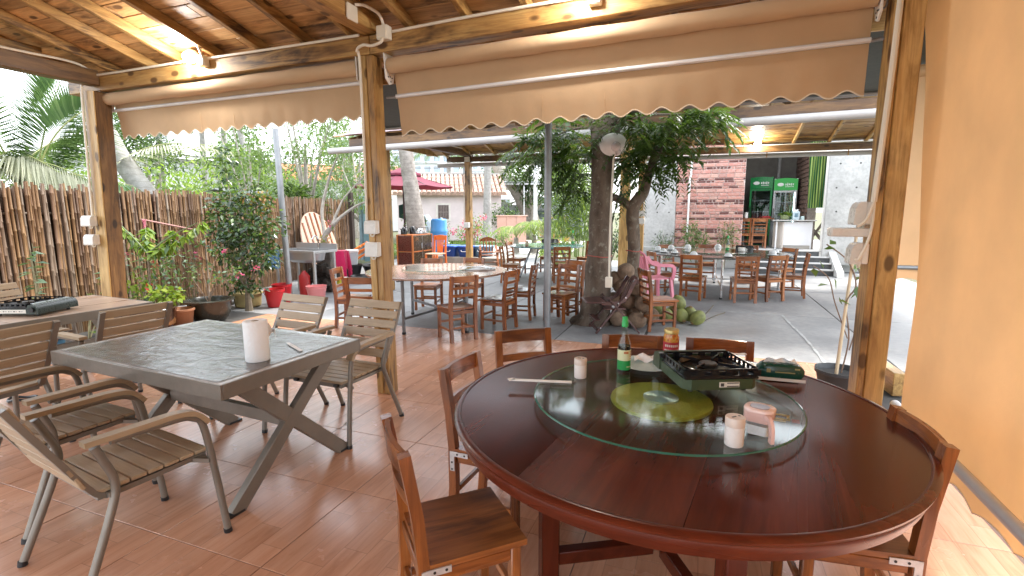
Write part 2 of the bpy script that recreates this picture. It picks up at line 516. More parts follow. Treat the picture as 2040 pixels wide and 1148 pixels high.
# joint across each plank at a random place
yj = t.math('MULTIPLY', t.math('SUBTRACT', rnd.outputs['Value'], .5), .5)
seg = t.math('GREATER_THAN', sep.outputs[1], yj)
rnd2 = t.n('ShaderNodeTexWhiteNoise', _noise_dimensions='3D')
cmb2 = t.n('ShaderNodeCombineXYZ', X=pid, Y=t.math('MULTIPLY', oi.outputs['Random'], 37.0), Z=seg); t.put(rnd2, 'Vector', cmb2.outputs[0])
tone = rnd2.outputs['Value']
vv = t.n('ShaderNodeVectorMath', _operation='MULTIPLY'); t.put(vv, 'i0', tc.outputs['Object']); t.put(vv, 'i1', (1, .09, 1))
off = t.n('ShaderNodeVectorMath', _operation='ADD'); t.put(off, 'i0', vv.outputs[0]); t.put(off, 'i1', t.n('ShaderNodeCombineXYZ', X=t.math('MULTIPLY', tone, 13.0), Y=t.math('MULTIPLY', oi.outputs['Random'], 7.0)).outputs[0])
g1 = t.noise(off.outputs[0], 26, 6, .65, 1.0); g2 = t.noise(off.outputs[0], 8, 4, .5, .6)
g = t.math('ADD', t.math('MULTIPLY', g1, .5), t.math('MULTIPLY', g2, .5))
c = t.ramp(g, [(.32, (.42, .195, .108)), (.5, (.57, .29, .175)), (.68, (.65, .37, .245))])
hv = t.n('ShaderNodeHueSaturation', Color=c, Value=t.math('ADD', .93, t.math('MULTIPLY', tone, .16))); c = hv.outputs[0]
edge = t.math('LESS_THAN', t.math('MINIMUM', pf, t.math('SUBTRACT', 1.0, pf)), .014)
ej = t.math('LESS_THAN', t.math('ABSOLUTE', t.math('SUBTRACT', sep.outputs[1], yj)), .0016)
c = t.mix(t.math('MULTIPLY', t.math('MAXIMUM', edge, ej), .32), c, (.10, .04, .02))
smud = t.noise(t.coords((1, 1, 1), rand=False, kind='Generated'), 3.0, 3, .5)
rr = t.ramp(smud, [(.2, (.20,) * 3), (.8, (.30,) * 3)])
TILE = t.done(t.pbr(c, rr, 0, t.bump(g1, .06, .002), Specular_IOR_Level=.85))
TS = .645; tile_me = {}
def ticks(a0, lo, hi):
    k = math.ceil((lo - a0) / TS - 1e-6); out = [lo]
    while a0 + k * TS < hi - 1e-4:
        if a0 + k * TS > lo + .02: out.append(a0 + k * TS)
        k += 1
    return out + [hi]
tx = ticks(-2.40, -6.25, 1.40); ty = ticks(1.475, -1.1, 5.765)
for i in range(len(tx) - 1):
    for j in range(len(ty) - 1):
        w = tx[i + 1] - tx[i] - .004; d = ty[j + 1] - ty[j] - .004; key = (round(w, 3), round(d, 3))
        if key not in tile_me:
            q = MB(); q.box((0, 0, 0), (w, d, .012), None, .0012); tile_me[key] = q.mesh('tile', TILE, False)
        link('tile', tile_me[key], floor, ((tx[i] + tx[i + 1]) / 2, (ty[j] + ty[j + 1]) / 2, -.006 + random.uniform(-.0005, .0005)))
# raised concrete edging the platform of the second building is built on comes later

# ================================================================== NEAR PAVILION
pav = thing('pavilion', 'open timber pavilion with scorched pine posts, rafters and board ceiling', 'pavilion')
def post(b, x, y, wx, wy, z0, z1, lean=0.0):
    b.box(((x) + 0, y, (z0 + z1) / 2), (wx, wy, z1 - z0), Matrix.Rotation(lean, 3, 'Y') if lean else None, .006)
def two_board_post(x, y, wx, wy, z1, lean=0.0, split=.5, axis='x', m0=None, m1=None):
    # post glued from two sticks, one pale and one burnt
    b = MB(); 
    if axis == 'x':
        post(b, x - wx * (1 - split) / 2, y, wx * split - .002, wy, 0, z1, lean); o = b.build('post', m0 or PALE['Z'], pav)
        b = MB(); post(b, x + wx * split / 2, y, wx * (1 - split) - .002, wy - .004, 0, z1 - .002, lean); b.build('post_board', m1 or PINE['Z'], o)
    else:
        post(b, x, y - wy * (1 - split) / 2, wx, wy * split - .002, 0, z1, lean); o = b.build('post', m0 or PALE['Z'], pav)
        b = MB(); post(b, x, y + wy * split / 2, wx - .004, wy * (1 - split) - .002, 0, z1 - .002, lean); b.build('post_board', m1 or PINE['Z'], o)
    return o
LEAN_L = .055
two_board_post(-5.91, 3.485, .155, .17, 2.765, LEAN_L, .08, 'y', PALE['Z'], DARKP['Z'])
two_board_post(-2.525, 3.53, .13, .13, 2.765, -.012, .5, 'x', PALE['Z'], PINE['Z'])
two_board_post(.98, 3.545, .145, .17, 2.765, .0, .28, 'x', PINE['Z'], PALE['Z'])
for x in (-5.9, -2.5, 1.0):
    b = MB(); post(b, x, -1.6, .14, .14, 0, 2.765); b.build('post', PALE['Z'], pav)
BT = 2.905
b = MB(); b.box((-4.376, 3.53, (2.768 + BT) / 2), (3.748, .13, BT - 2.768), None, .006); b.build('beam', PINE['X'], pav)
b = MB(); b.bar((-2.499, 3.53, (2.768 + BT) / 2), (1.25, 3.53, (2.768 + BT) / 2 + .075), .13, BT - 2.768, (0, 0, 1), .006); b.build('beam', PINE['X'], pav)
b = MB(); b.box((-2.5, -1.6, (2.768 + BT) / 2), (7.5, .13, BT - 2.768), None, .006); b.build('beam', PINE['X'], pav)
b = MB(); b.box((-5.80, .965, 2.885), (.13, 4.99, .145), None, .006); b.build('side_beam', DARKP['Y'], pav)
b = MB(); b.box((1.06, .965, 2.885), (.12, 4.99, .145), None, .006); b.build('side_beam', PINE['Y'], pav)
b = MB(); b.box((-2.50, .97, 3.0), (.135, 5.2, .17), None, .006); b.build('tie_beam', PINE['Y'], pav)
# roof: rafters rise from the eave to a ridge at y = .97
SL = .27; RY = .97
def rz_(y): return 2.935 + SL * (3.53 - y)            # underside of rafters
RIDGE = rz_(RY)
raf_x = [-6.2, -5.62, -5.08, -4.66, -4.20, -3.66, -3.18, -2.72, -2.18, -1.70, -1.22, -.74, -.26, .22, .70, 1.0, 1.5]
for x in raf_x:
    for s in (1, -1):
        e = 4.02 if s > 0 else -2.08
        y0, y1 = e, RY
        z0 = rz_(4.02); z1 = RIDGE
        b = MB(); b.bar((0, y0 - RY, z0 + .04), (0, 0, z1 + .04), .05, .08, (0, 0, 1), .004)
        o = b.build('rafter', PINE['Y'], pav); o.location = (x + random.uniform(-.01, .01), RY, 0)
# ceiling boards laid across the rafters
th = math.atan(SL); bw = .152; nrow = int((4.14 - RY) / math.cos(th) / bw)
board_me = {}
for s in (1, -1):
    for r in range(nrow):
        d = (r + .5) * bw
        y = RY + s * d * math.cos(th); z = RIDGE + .08 + .014 - d * math.sin(th) + .003
        xs_ = [-6.42]; 
        if s > 0:
            off_ = (r % 3) * .72
            xs_ += [-6.42 + 1.1 + off_ + 2.16 * k for k in range(4) if -6.42 + 1.1 + off_ + 2.16 * k < 1.4]
        xs_.append(1.75)
        for i in range(len(xs_) - 1):
            L_ = xs_[i + 1] - xs_[i] - .004
            b = MB(); b.box((0, 0, 0), (L_, bw - .006, .022), None, .003)
            o = b.build('roof_board', BOARD, pav); o.location = ((xs_[i] + xs_[i + 1]) / 2, y, z + random.uniform(0, .003)); o.rotation_euler = (-s * th, 0, 0)
# shingled covering, ridge board and fascia
b = MB()
for s in (1, -1):
    g0 = []
    for k in range(2):
        yy = RY + s * (3.3 * k) ; zz = RIDGE + .125 - 3.3 * k * SL
        g0.append([Vector((-6.5, yy, zz)), Vector((1.85, yy, zz))])
    b.sheet(g0, (0, 0, .02))
SHING = plain('shingle_felt', (.26, .19, .20), .9, 0, .3, 14, .4)
b.build('roof', SHING, pav, False)
for s in (1, -1):
    b = MB(); b.box((-2.33, RY + s * 3.22, RIDGE + .045 - 3.22 * SL), (8.3, .025, .14), None, .003); b.build('fascia', PINE['X'], pav)
# gable boards closing the left end
for k in range(4):
    z = 2.97 + k * .15; half = (RIDGE + .08 - z - .15) / SL
    if half < .2: break
    b = MB(); b.box((-6.0, RY, z + .072), (.02, half * 2, .144), None, .003); b.build('gable_board', PINE['Y'], pav)

# ================================================================== LAMPS, CONDUITS, BOXES on the near pavilion
LENS = emit('lamp_lens', (1.0, .97, .90), 22)
def bulkhead(x, label):
    th_ = thing('bulkhead_lamp', label, 'lamp', (x, 3.44, 2.94 + (.034 if x > -2 else 0)), 0, 'lit bulkhead lamps on the beam')
    b = MB()
    prof = [(0.0, -.02), (.062, -.02), (.066, 0), (.060, .02)]
    b.M = Matrix.Rotation(PI / 2 + .35, 4, 'X') @ Matrix.Diagonal((1.25, .9, 1, 1))
    b.lathe(prof, 24, cap1=False); b.build('housing', WHITEP, th_)
    b = MB(); b.M = Matrix.Rotation(PI / 2 + .35, 4, 'X') @ Matrix.Diagonal((1.25, .9, 1, 1))
    b.lathe([(.058, .015), (.055, .035), (.035, .052), (0, .058)], 24, cap0=True); b.build('lens', LENS, th_)
    ld = bpy.data.lights.new('bulb', 'POINT'); ld.energy = 7; ld.color = (1, .97, .92); ld.shadow_soft_size = .06
    lo = bpy.data.objects.new('bulb', ld); C.objects.link(lo); lo.parent = th_; lo.location = (0, -.16, -.03)
    return th_
bulkhead(-4.40, 'lit oval bulkhead lamp glowing beside junction box on beam over left awning')
bulkhead(-.78, 'lit bulkhead lamp at upper edge on beam over right awning')
def jbox(x, y, z, s, label, rz=0):
    b = MB(); b.box((0, 0, 0), s, None, .006); o = b.build('junction_box', CREAMP); o.location = (x, y, z); o.rotation_euler = (0, 0, rz)
    b = MB(); b.box((0, -s[1] / 2 - .004, 0), (s[0] * .86, .008, s[2] * .86), None, .003); b.build('cover', CREAMP, o)
    return tag(o, label, 'junction box', 'white junction boxes on the beams')
jbox(-4.245, 3.43, 2.885, (.085, .06, .09), 'square white junction box beside the lit lamp above left awning')
jbox(-5.80, 3.41, 2.92, (.10, .09, .085), 'white junction box in the corner over the left post')
jbox(-2.33, 3.42, 2.885, (.095, .07, .10), 'white junction box at top of center post, conduit looping into it')
jbox(-2.42, 3.17, 2.955, (.012, .11, .11), 'flat white box fixed to side of the tie beam above center post')
jbox(-.73, 3.43, 2.909, (.085, .06, .09), 'white junction box under the lamp above right awning')
def conduit(pts, label, r=.011, n=5):
    b = MB(); b.tube(catmull(pts, n), r, 8); o = b.build('conduit', CREAMP)
    return tag(o, label, 'conduit', 'cream cable conduits')
yb = 3.448
conduit([(-5.75, yb, BT + .008), (-5.2, yb, BT + .006), (-4.30, yb, BT + .008)], 'cream conduit along beam from left corner box to lit lamp')
conduit([(-4.20, yb, BT + .006), (-3.4, yb, BT + .002), (-2.58, yb, BT + .004)], 'cream conduit along beam between lit lamp and center post')
conduit([(-2.28, yb, BT - .006), (-1.6, yb, BT + .016), (-.78, yb, BT + .030)], 'cream conduit along beam above the right awning')
conduit([(-4.22, 3.40, 2.92), (-4.20, 3.34, 3.0), (-4.20, 3.2, 3.07), (-4.20, 2.3, 3.235)], 'cream conduit climbing the rafter above the lit lamp')
conduit([(-5.76, 3.38, 2.955), (-5.74, 3.2, 2.985), (-5.715, 2.6, 2.962), (-5.715, 1.2, 2.965)], 'cream conduit along the left side beam')
conduit([(-5.84, 3.385, 2.90), (-5.87, 3.375, 2.82), (-5.895, 3.372, 2.6), (-5.96, 3.372, 1.52)], 'cream conduit running down front of left post')
conduit([(-2.33, 3.40, 2.84), (-2.345, 3.385, 2.81), (-2.42, 3.38, 2.795), (-2.50, 3.385, 2.81), (-2.565, 3.395, 2.78), (-2.578, 3.44, 2.70), (-2.580, 3.448, 2.0), (-2.588, 3.450, 1.46)], 'cream conduit curling out of box and running down center post')
conduit([(-2.42, 3.20, 3.02), (-2.38, 3.26, 3.03), (-2.33, 3.36, 3.0), (-2.32, 3.40, 2.935)], 'thick cream conduit arching between two boxes over the center post')
conduit([(.925, 3.445, 2.76), (.915, 3.44, 2.2), (.895, 3.435, 1.60)], 'wide cream conduit running down front of right post', .016)
conduit([(.895, 3.43, 1.60), (.86, 3.40, 1.50), (.82, 3.40, 1.46)], 'white flex bending to upper socket on right post', .008)
conduit([(.897, 3.43, 1.60), (.885, 3.40, 1.42), (.845, 3.40, 1.28), (.83, 3.42, 1.27)], 'white flex looping to lower socket on right post', .008)

def socket(x, y, z, rz, label, kind='switch', cover=True, s=.1, dep=.055):
    th_ = thing('wall_socket', label, 'socket', (x, y, z), rz, 'weatherproof boxes on the posts')
    b = MB(); b.box((0, -.018, 0), (s, .036, s), None, .006); b.build('back_box', WHITEP, th_)
    b = MB()
    if cover:
        k_ = dep / .055; poly = [(0, -s * .52), (.052 * k_, -s * .52), (.058 * k_, -s * .44), (.052 * k_, s * .22), (.040 * k_, s * .43), (.028 * k_, s * .50), (0, s * .52)]
        b.M = Matrix(((0, 0, 1, 0), (-1, 0, 0, -.036), (0, 1, 0, 0), (0, 0, 0, 1)))
        b.prism(poly, -s * .52, s * .52)
        b.build('hood', thin_white, th_, False)
        b = MB(); b.box((0, -.037 - dep * .55, -s * .49), (s * .9, dep * .8, .006)); b.build('hood_lip', thin_white, th_)
        b = MB()
        for i in range(2):
            for j in range(3): b.box(((j - 1) * s * .26, -.04, (i - .5) * s * .32), (s * .05, .006, s * .14), None, 0)
        b.build('socket_slots', plain('slot_grey', (.35, .35, .36), .5), th_)
    b = MB(); b.tube(catmull([(-.02, -.03, -s * .5), (-.01, -.035, -s * .68), (.015, -.035, -s * .68), (.02, -.03, -s * .5)], 5), .006, 6); b.build('cable_loop', CREAMP, th_)
    return th_
thin_white = plain('hood_plastic', (.70, .69, .66), .3, 0, .04)
socket(-5.99, 3.39, 1.47, .25, 'upper white hooded socket on front of left post', s=.105)
socket(-5.985, 3.39, 1.275, .25, 'lower white hooded socket on front of left post', s=.105)
socket(-2.525, 3.462, 1.43, .0, 'upper white hooded box with switch on center post', s=.105, dep=.03)
socket(-2.522, 3.462, 1.25, .0, 'lower white hooded box with sockets on center post', s=.115, dep=.03)
socket(.905, 3.52, 1.535, -PI / 2, 'upper grey hooded box on side of right post', s=.13)
socket(.905, 3.52, 1.30, -PI / 2, 'lower grey hooded box on side of right post', s=.12)
b = MB(); b.box((.80, 3.49, 1.425), (.20, .12, .05), None, .006)
tag(b.build('open_socket_lid', thin_white), 'flat grey lid sticking out between two boxes on right post', 'socket lid')

# ================================================================== AWNINGS
AWN = cloth('awning_tan', (.64, .455, .275), .22)
AWNO = cloth('awning_orange', (.82, .60, .37), .5)
SEAM = plain('seam_thread', (.68, .48, .28), .8)
PIPING = plain('hem_cord', (.80, .72, .58), .7)
def awning(label, x0, x1, zc, rod_z, rod_y, hem_z, nsc, mat):
    a = thing('awning', label, 'awning', ((x0 + x1) / 2, 3.54, zc), 0, 'rolled tan awnings under the beam')
    L_ = x1 - x0; hx = L_ / 2
    b = MB(); k = 16; gr = []
    for i in range(25):
        x = -hx + L_ * i / 24; r = .058 + .003 * math.sin(i * 1.7)
        gr.append([Vector((x, r * math.cos(2 * PI * j / k), r * math.sin(2 * PI * j / k))) for j in range(k + 1)])
    b.sheet(gr); b.build('fabric_roll', mat, a)
    ry = rod_y - 3.54; rz = rod_z - zc
    # hanging cloth between roll and rod
    b = MB(); gr = []
    for i in range(49):
        x = -hx + L_ * i / 48; row = []
        for j in range(7):
            t_ = j / 6; sag = .016 * math.sin(PI * t_) + .0015 * math.sin(x * 4 + j)
            row.append(Vector((x, .055 + (ry - .055) * t_ , -.01 + (rz + .01) * t_ - sag * .5)) + Vector((0, .010 * math.sin(PI * t_) * mnoise.noise(Vector((x * 2.0, t_ * 2.0, 3 + L_))), 0)))
        gr.append(row)
    b.sheet(gr, (0, .003, .001)); b.build('fabric', mat, a)
    b = MB(); b.cyl((-hx, ry - .02, rz), (hx, ry - .02, rz), .0165, n=12); b.build('front_bar', STEEL_B, a)
    for s in (-1, 1):
        b = MB(); b.cyl((s * hx, ry, rz), (s * (hx + .10), ry - .01, rz + .003), .011, n=8); b.build('bar_end', STEEL, a)
    # scalloped valance
    b = MB(); gr = []; hz = hem_z - zc; M_ = nsc * 12; hem = []
    for i in range(M_ + 1):
        x = -hx + L_ * i / M_
        w = .040 * (.5 - .5 * math.cos(2 * PI * i / 12))
        ripple = .004 * math.sin(i * .083) + .003 * math.sin(i * .21)
        row = []
        for j in range(6):
            t_ = j / 5
            row.append(Vector((x - .0 , ry - .004 + (.03 + ripple) * t_ , rz - .012 + (hz + w - rz + .012) * t_)) + Vector((0, .014 * t_ * mnoise.noise(Vector((x * 1.7, t_ * 1.3, zc + L_))) + .010 * abs(mnoise.noise(Vector((x * 2.3 + t_ * 1.5, t_ * 3.5, 7 + L_)))), 0)))
        gr.append(row); hem.append(row[-1] + Vector((0, 0, 0)))
    b.sheet(gr, (0, .003, 0)); v_ = b.build('valance', mat, a)
    b = MB(); b.tube(hem, .0045, 6); b.build('hem_cord', PIPING, v_)
    for x in ([-.12, .02] if L_ > 3.05 else [-.30, -.26]):
        b = MB(); b.box((x * L_, ry + .008, rz * .5 + hz * .5), (.0022, .003, abs(hz - rz) * .8)); b.build('seam', SEAM, v_)
    for s in (-1, 1):
        b = MB(); poly = [(-.06, .085), (.07, .085), (.075, -.02), (.05, -.12), (.0, -.14), (-.05, -.10)]
        b.M = Matrix(((0, 0, 1, s * (hx + .012)), (1, 0, 0, 0), (0, 1, 0, 0), (0, 0, 0, 1)))
        b.prism(poly, -.005, .005); br = b.build('bracket', WHITEP, a, False)
        b = MB()
        for dy, dz in ((-.02, -.085), (.005, -.08), (.03, -.085), (.012, -.115)): b.cyl((s * (hx + .012) - .008, dy, dz), (s * (hx + .012) + .008, dy, dz), .006, n=8)
        b.build('bolt', BLACK, br)
    b = MB(); b.tube([Vector((hx + .03 + .02 * math.cos(q), .0, -.03 + .045 * math.sin(q))) for q in [2 * PI * i / 14 for i in range(15)]], .006, 6); b.build('crank_ring', STEEL, a)
    return a
STEEL_B = plain('bright_tube', (.74, .75, .76), .5, .25, .04)
awning('tan awning rolled up in left bay with scalloped hem and silver bar', -5.78, -2.66, 2.70, 2.60, 3.62, 2.32, 19, AWN)
aw_ = awning('tan awning rolled up in right bay with scalloped hem and silver bar', -2.37, .84, 2.69, 2.475, 3.63, 2.175, 18, AWN); aw_.rotation_euler = (0, -.017, 0); aw_.location.z += .022

# let-down side awning at the right edge
sa = thing('side_awning', 'orange awning let down on the right side behind the big round table', 'awning', (1.13, 1.6, -.03), 0, 'orange side awnings')
b = MB(); gr = []
for i in range(41):
    t_ = i / 40; row = []
    for j in range(25):
        u = j / 24
        ztop = 2.80; z = .45 + (ztop - .45) * u
        yend = 2.22 - .46 * (1 - u)
        y = -3.0 + (yend + 3.0) * t_
        row.append(Vector((.018 * math.sin(y * 3 + u * 2) + .03 * math.sin(PI * u) - .006 * math.sin(y * 11 + u * 7) + .012 * mnoise.noise(Vector((y * 1.6, u * 3.0, 5))), y, z)))
    gr.append(row)
b.sheet(gr, (.003, 0, 0)); b.build('fabric', AWNO, sa)
b = MB(); gr = []; hem = []
for i in range(12 * 18 + 1):
    y = -3.0 + 4.68 * i / (12 * 18); w = .03 * abs(math.sin(PI * i / 12)) ** .8
    row = [Vector((-.004 + .012 * math.sin(i * .2) * k / 3, y, .435 - (.115 - w) * k / 3)) for k in range(4)]
    gr.append(row); hem.append(row[-1])
b.sheet(gr, (.003, 0, 0)); vv_ = b.build('valance', AWNO, sa)
b = MB(); b.tube(hem, .003, 5); b.build('hem_cord', PIPING, vv_)
b = MB(); b.cyl((-.012, -3.0, .437), (-.012, 1.88, .437), .026, n=16); b.build('bottom_bar', plain('side_tube', (.56, .58, .61), .4, .25, .03), sa)
b = MB(); b.cyl((.0, -3.0, 2.84), (.0, 2.0, 2.84), .05, n=14); b.build('fabric_roll', AWNO, sa)
s2 = thing('side_awning', 'pale orange awning seen in the gap beyond the right post', 'awning', (2.4, 5.5, 0), 0, 'orange side awnings')
b = MB(); b.sheet([[Vector((-.78 + 1.9 * i / 12, .02 * math.sin(i * 1.3), 2.7 - 1.66 * j / 8)) for j in range(9)] for i in range(13)], (0, .003, 0)); b.build('fabric', AWNO, s2)
b = MB(); gr = []
for i in range(8 * 12 + 1):
    w = .03 * abs(math.sin(PI * i / 12)) ** .8
    gr.append([Vector((-.78 + 1.9 * i / 96, -.004, 1.03 - (.12 - w) * k / 2)) for k in range(3)])
b.sheet(gr, (0, .003, 0)); b.build('valance', AWNO, s2)
b = MB(); b.cyl((-.80, -.01, 1.04), (1.12, -.01, 1.04), .02, n=10); b.build('bottom_bar', STEEL, s2)
b = MB(); b.cyl((-.78, 0, 2.74), (1.12, 0, 2.74), .05, n=10); b.build('fabric_roll', AWNO, s2)

# dark green canopy held out by steel poles
GREEN = cloth('canopy_green', (.006, .016, .013), .01, .6)
cn_ = thing('canopy', 'dark green flat canopy stretched outside the right bay on steel pole', 'canopy', (-1.6, 5.0, 2.7))
b = MB(); gr = []
for i in range(21):
    x = -2.72 + 7.0 * i / 20
    gr.append([Vector((x, -1.05 + 2.34 * j / 10, .30 - .26 * j / 10 - .02 * math.sin(PI * j / 10))) for j in range(11)])
b.sheet(gr, (0, 0, .004)); b.build('fabric', GREEN, cn_)
b = MB(); b.cyl((-3.05, 1.29, .03), (4.28, 1.29, .03), .026, n=12); b.build('front_bar', STEEL, cn_)
b = MB(); b.cyl((-.30, 1.29, -2.7), (-.30, 1.29, .005), .047, n=16); b.build('pole', STEEL, cn_)
for s in (-2.70, 4.25):
    b = MB(); b.cyl((s, -1.05, .29), (s, 1.29, .03), .015, n=8); b.build('side_bar', STEEL, cn_)
b = MB(); b.cyl((-6.73, 6.72, -.02), (-6.86, 6.78, 2.95), .05, n=16)
o = b.build('steel_pole', STEEL); tag(o, 'grey steel pole standing on paving beside the leafy shrub and red bucket', 'pole')
# ================================================================== WOODEN CHAIRS
def chair_parts(kind):
    """seat faces +y; origin on the floor under the seat centre. returns list of (name, mesh)"""
    w, d, sh, bh = .37, .36, .41, .80
    out = []
    def put(name, b, m): out.append((name, b.mesh(name, m)))
    b = MB(); b.M = None
    vs = []; 
    gr = []
    for i in range(7):
        u = -1 + 2 * i / 6
        gr.append([Vector((u * w / 2, -d / 2 + .01 + (d + .01) * j / 5, sh - .022 - .006 * (1 - u * u) * math.sin(PI * j / 5))) for j in range(6)])
    b.sheet(gr, (0, 0, .022)); put('seat', b, CHW['Y'])
    for s in (-1, 1):
        b = MB(); b.box((s * (w / 2 - .022), d / 2 - .02, (sh - .022) / 2), (.038, .038, sh - .024), None, .004); put('leg', b, CHW['Z'])
    for s in (-1, 1):
        b = MB(); x = s * (w / 2 - .020)
        b.sweep([(x, -d / 2 - .005, 0), (x, -d / 2 + .012, .2), (x, -d / 2 + .012, sh), (x, -d / 2 - .002, .58), (x, -d / 2 - .035, bh - .012), (x, -d / 2 - .037, bh)], .038, .042, (1, 0, 0))
        put('back_post', b, CHW['Z'])
    def yb_(z): return -d / 2 + .012 - .049 * max(0, (z - .42) / .38) ** 1.3
    def rail(name, z, h, th_=.02, bow=.018):
        b = MB(); gr = []
        for i in range(9):
            u = -1 + 2 * i / 8; x = u * (w / 2 - .038)
            y = yb_(z) - bow * (1 - u * u)
            gr.append([Vector((x, y + th_ / 2, z - h / 2)), Vector((x, y + th_ / 2 - .003, z + h / 2))])
        b.sheet(gr, (0, -th_, 0)); put(name, b, CHW['X'])
    rail('top_rail', bh - .040, .078)
    if kind == 'ladder':
        rail('back_slat', .645, .034); rail('back_slat', .555, .034); rail('back_slat', .470, .03)
    elif kind == 'grid':
        rail('back_slat', .655, .028); rail('back_slat', .565, .034)
        for s in (-.055, .055):
            b = MB(); b.bar((s, yb_(.55) - .016, .55), (s, yb_(.74) - .016, .745), .022, .014, (0, 1, 0), .002); put('back_spindle', b, CHW['Z'])
    else:
        rail('back_slat', .625, .045)
    for s in (-1, 1):
        b = MB(); b.box((s * (w / 2 - .022), 0, .14), (.02, d - .07, .028), None, .003); put('stretcher', b, CHW['Y'])
        b = MB(); b.box((s * (w / 2 - .022), 0, sh - .055), (.02, d - .07, .045), None, .003); put('apron', b, CHW['Y'])
    b = MB(); b.box((0, d / 2 - .02, .20), (w - .08, .02, .028), None, .003); put('stretcher', b, CHW['X'])
    b = MB(); b.box((0, -d / 2 + .012, .17), (w - .08, .02, .028), None, .003); put('stretcher', b, CHW['X'])
    b = MB(); b.box((0, d / 2 - .018, sh - .055), (w - .08, .02, .045), None, .003); put('apron', b, CHW['X'])
    b = MB(); b.box((0, -d / 2 + .012, sh - .055), (w - .08, .02, .045), None, .003); put('apron', b, CHW['X'])
    return out
CHAIRS = {k: chair_parts(k) for k in ('ladder', 'grid', 'plain')}
BRK = plain('zinc_plate', (.62, .63, .64), .4, .5, .15, 30)
def wchair(kind, x, y, rz, label, group, bracket=None, z=0):
    c = thing('wooden_chair', label, 'chair', (x, y, z), R(rz), group)
    for n, me in CHAIRS[kind]: link(n, me, c)
    if bracket:
        for s in bracket:
            b = MB(); x_ = s * .1875; y0 = -.165
            b.box((x_, y0, .345), (.004, .024, .10)); b.box((x_ + s * .0015, y0 + .045, .385), (.004, .085, .024))
            o = b.build('angle_bracket', BRK, c, False)
            b = MB()
            for p in ((y0, .305), (y0, .34), (y0 + .03, .385), (y0 + .07, .385)): b.cyl((x_ - .004, p[0], p[1]), (x_ + s * .005, p[0], p[1]), .005, n=8)
            b.build('screw', BLACK, o)
    return c
G1 = 'wooden chairs round the big lacquered table'
wchair('plain', -.80, 1.52, -46, 'wooden chair nearest the camera with its grained seat turned to the big table', G1, (1,))
wchair('plain', -.92, 2.22, -93, 'wooden chair with zinc angle bracket at left rim of the big table', G1, (-1, 1))
wchair('plain', -.93, 2.80, -143, 'wooden chair with open back behind left end of the big table', G1)
wchair('plain', -.33, 2.85, -168, 'wooden chair behind the soy sauce bottle, only its top rail showing', G1)
wchair('plain', .13, 2.91, -177, 'wooden chair behind the gas stove, curved top rail showing', G1)
wchair('plain', .54, 2.06, 97, 'wooden chair between the big table and orange side awning', G1, (-1, 1))
G2 = 'wooden chairs round the steel legged table'
wchair('grid', -2.80, 5.43, 54, 'wooden grid backed chair, back to us on tiles, front right of steel legged table', G2)
wchair('ladder', -2.52, 6.10, 84, 'wooden ladder back chair in profile with film wrapped seat at right of steel legged table', G2)
wchair('ladder', -2.48, 6.86, 96, 'wooden chair with cloudy plastic on its dark seat, beyond the profile one', G2)
wchair('ladder', -4.10, 6.98, -168, 'wooden chair behind steel legged table below the orange cabinet', G2)
wchair('ladder', -3.52, 7.28, -178, 'wooden chair behind steel legged table below the blue bins', G2)
wchair('ladder', -4.46, 5.56, -72, 'wooden chair seen edge on at left end of steel legged table', G2)
wchair('ladder', -3.78, 4.99, 14, 'wooden ladder back chair half hidden behind the center post', G2)
b = MB(); gr = [[Vector((-.16 + .34 * i / 10, -.13 + .30 * j / 10, .416 + .012 * random.random())) for j in range(11)] for i in range(11)]
b.sheet(gr, (0, 0, .002)); o = b.build('plastic_film', plain('cloudy_film', (.75, .78, .82), .18, 0, .1), None, True, 80); o.location = (-2.52, 6.10, 0); o.rotation_euler = (0, 0, R(84))
tag(o, 'shiny plastic film laid on seat of the profile chair', 'plastic film')
b = MB(); b.sheet(gr, (0, 0, .002)); b.ball((0.02, .03, .45), (.09, .07, .035), 10, 6, .3)
o = b.build('plastic_bag', plain('cloudy_bag', (.75, .78, .80), .25, 0, .1), None, True, 80); o.location = (-2.48, 6.86, 0); o.rotation_euler = (0, 0, R(96))
tag(o, 'crumpled clear plastic bag on dark chair seat', 'plastic bag')
G3 = 'wooden chairs round the teal glass table'
wchair('ladder', -3.98, 10.35, -78, 'wooden chair in profile at front left of the teal glass table', G3)
wchair('ladder', -4.35, 11.75, -95, 'wooden chair at left of the teal glass table with bright path behind', G3)
wchair('ladder', -3.72, 12.45, 176, 'wooden chair beyond the teal glass table, facing us beside the gas stove', G3)
wchair('ladder', -2.93, 10.72, 22, 'wooden chair with green seat pad just right of the steel pole', G3)
wchair('ladder', -2.75, 12.55, 150, 'wooden chair at far right of the teal glass table near the bamboo', G3)
wchair('ladder', -2.38, 11.55, 88, 'wooden chair between the teal glass table and the tree trunk', G3)
G4 = 'wooden chairs round the dish laden table'
wchair('ladder', -.13, 9.43, -14, 'wooden ladder back chair behind the pink plastic chair, at dish laden table', G4)
wchair('grid', .68, 9.42, 9, 'wooden grid backed chair facing away at front of the dish laden table', G4)
wchair('grid', 1.10, 9.74, 34, 'wooden chair angled right of the grid backed one at dish laden table', G4)
wchair('ladder', 1.56, 10.28, 86, 'wooden chair in profile in front of the steps', G4)
wchair('ladder', -.72, 9.85, -62, 'wooden chair at left end of dish laden table behind pink armchair', G4)
wchair('ladder', 1.50, 11.45, 128, 'wooden chair at far right of dish laden table before the white counter', G4)
wchair('ladder', .90, 12.05, 163, 'wooden chair beyond the stove on dish laden table', G4)
wchair('ladder', .10, 12.05, -176, 'wooden chair beyond dish laden table facing us below brick wall', G4)
wchair('ladder', -.68, 11.75, -150, 'wooden chair at far left of dish laden table below concrete pillar', G4)
G5 = 'spare wooden chairs by the tree'
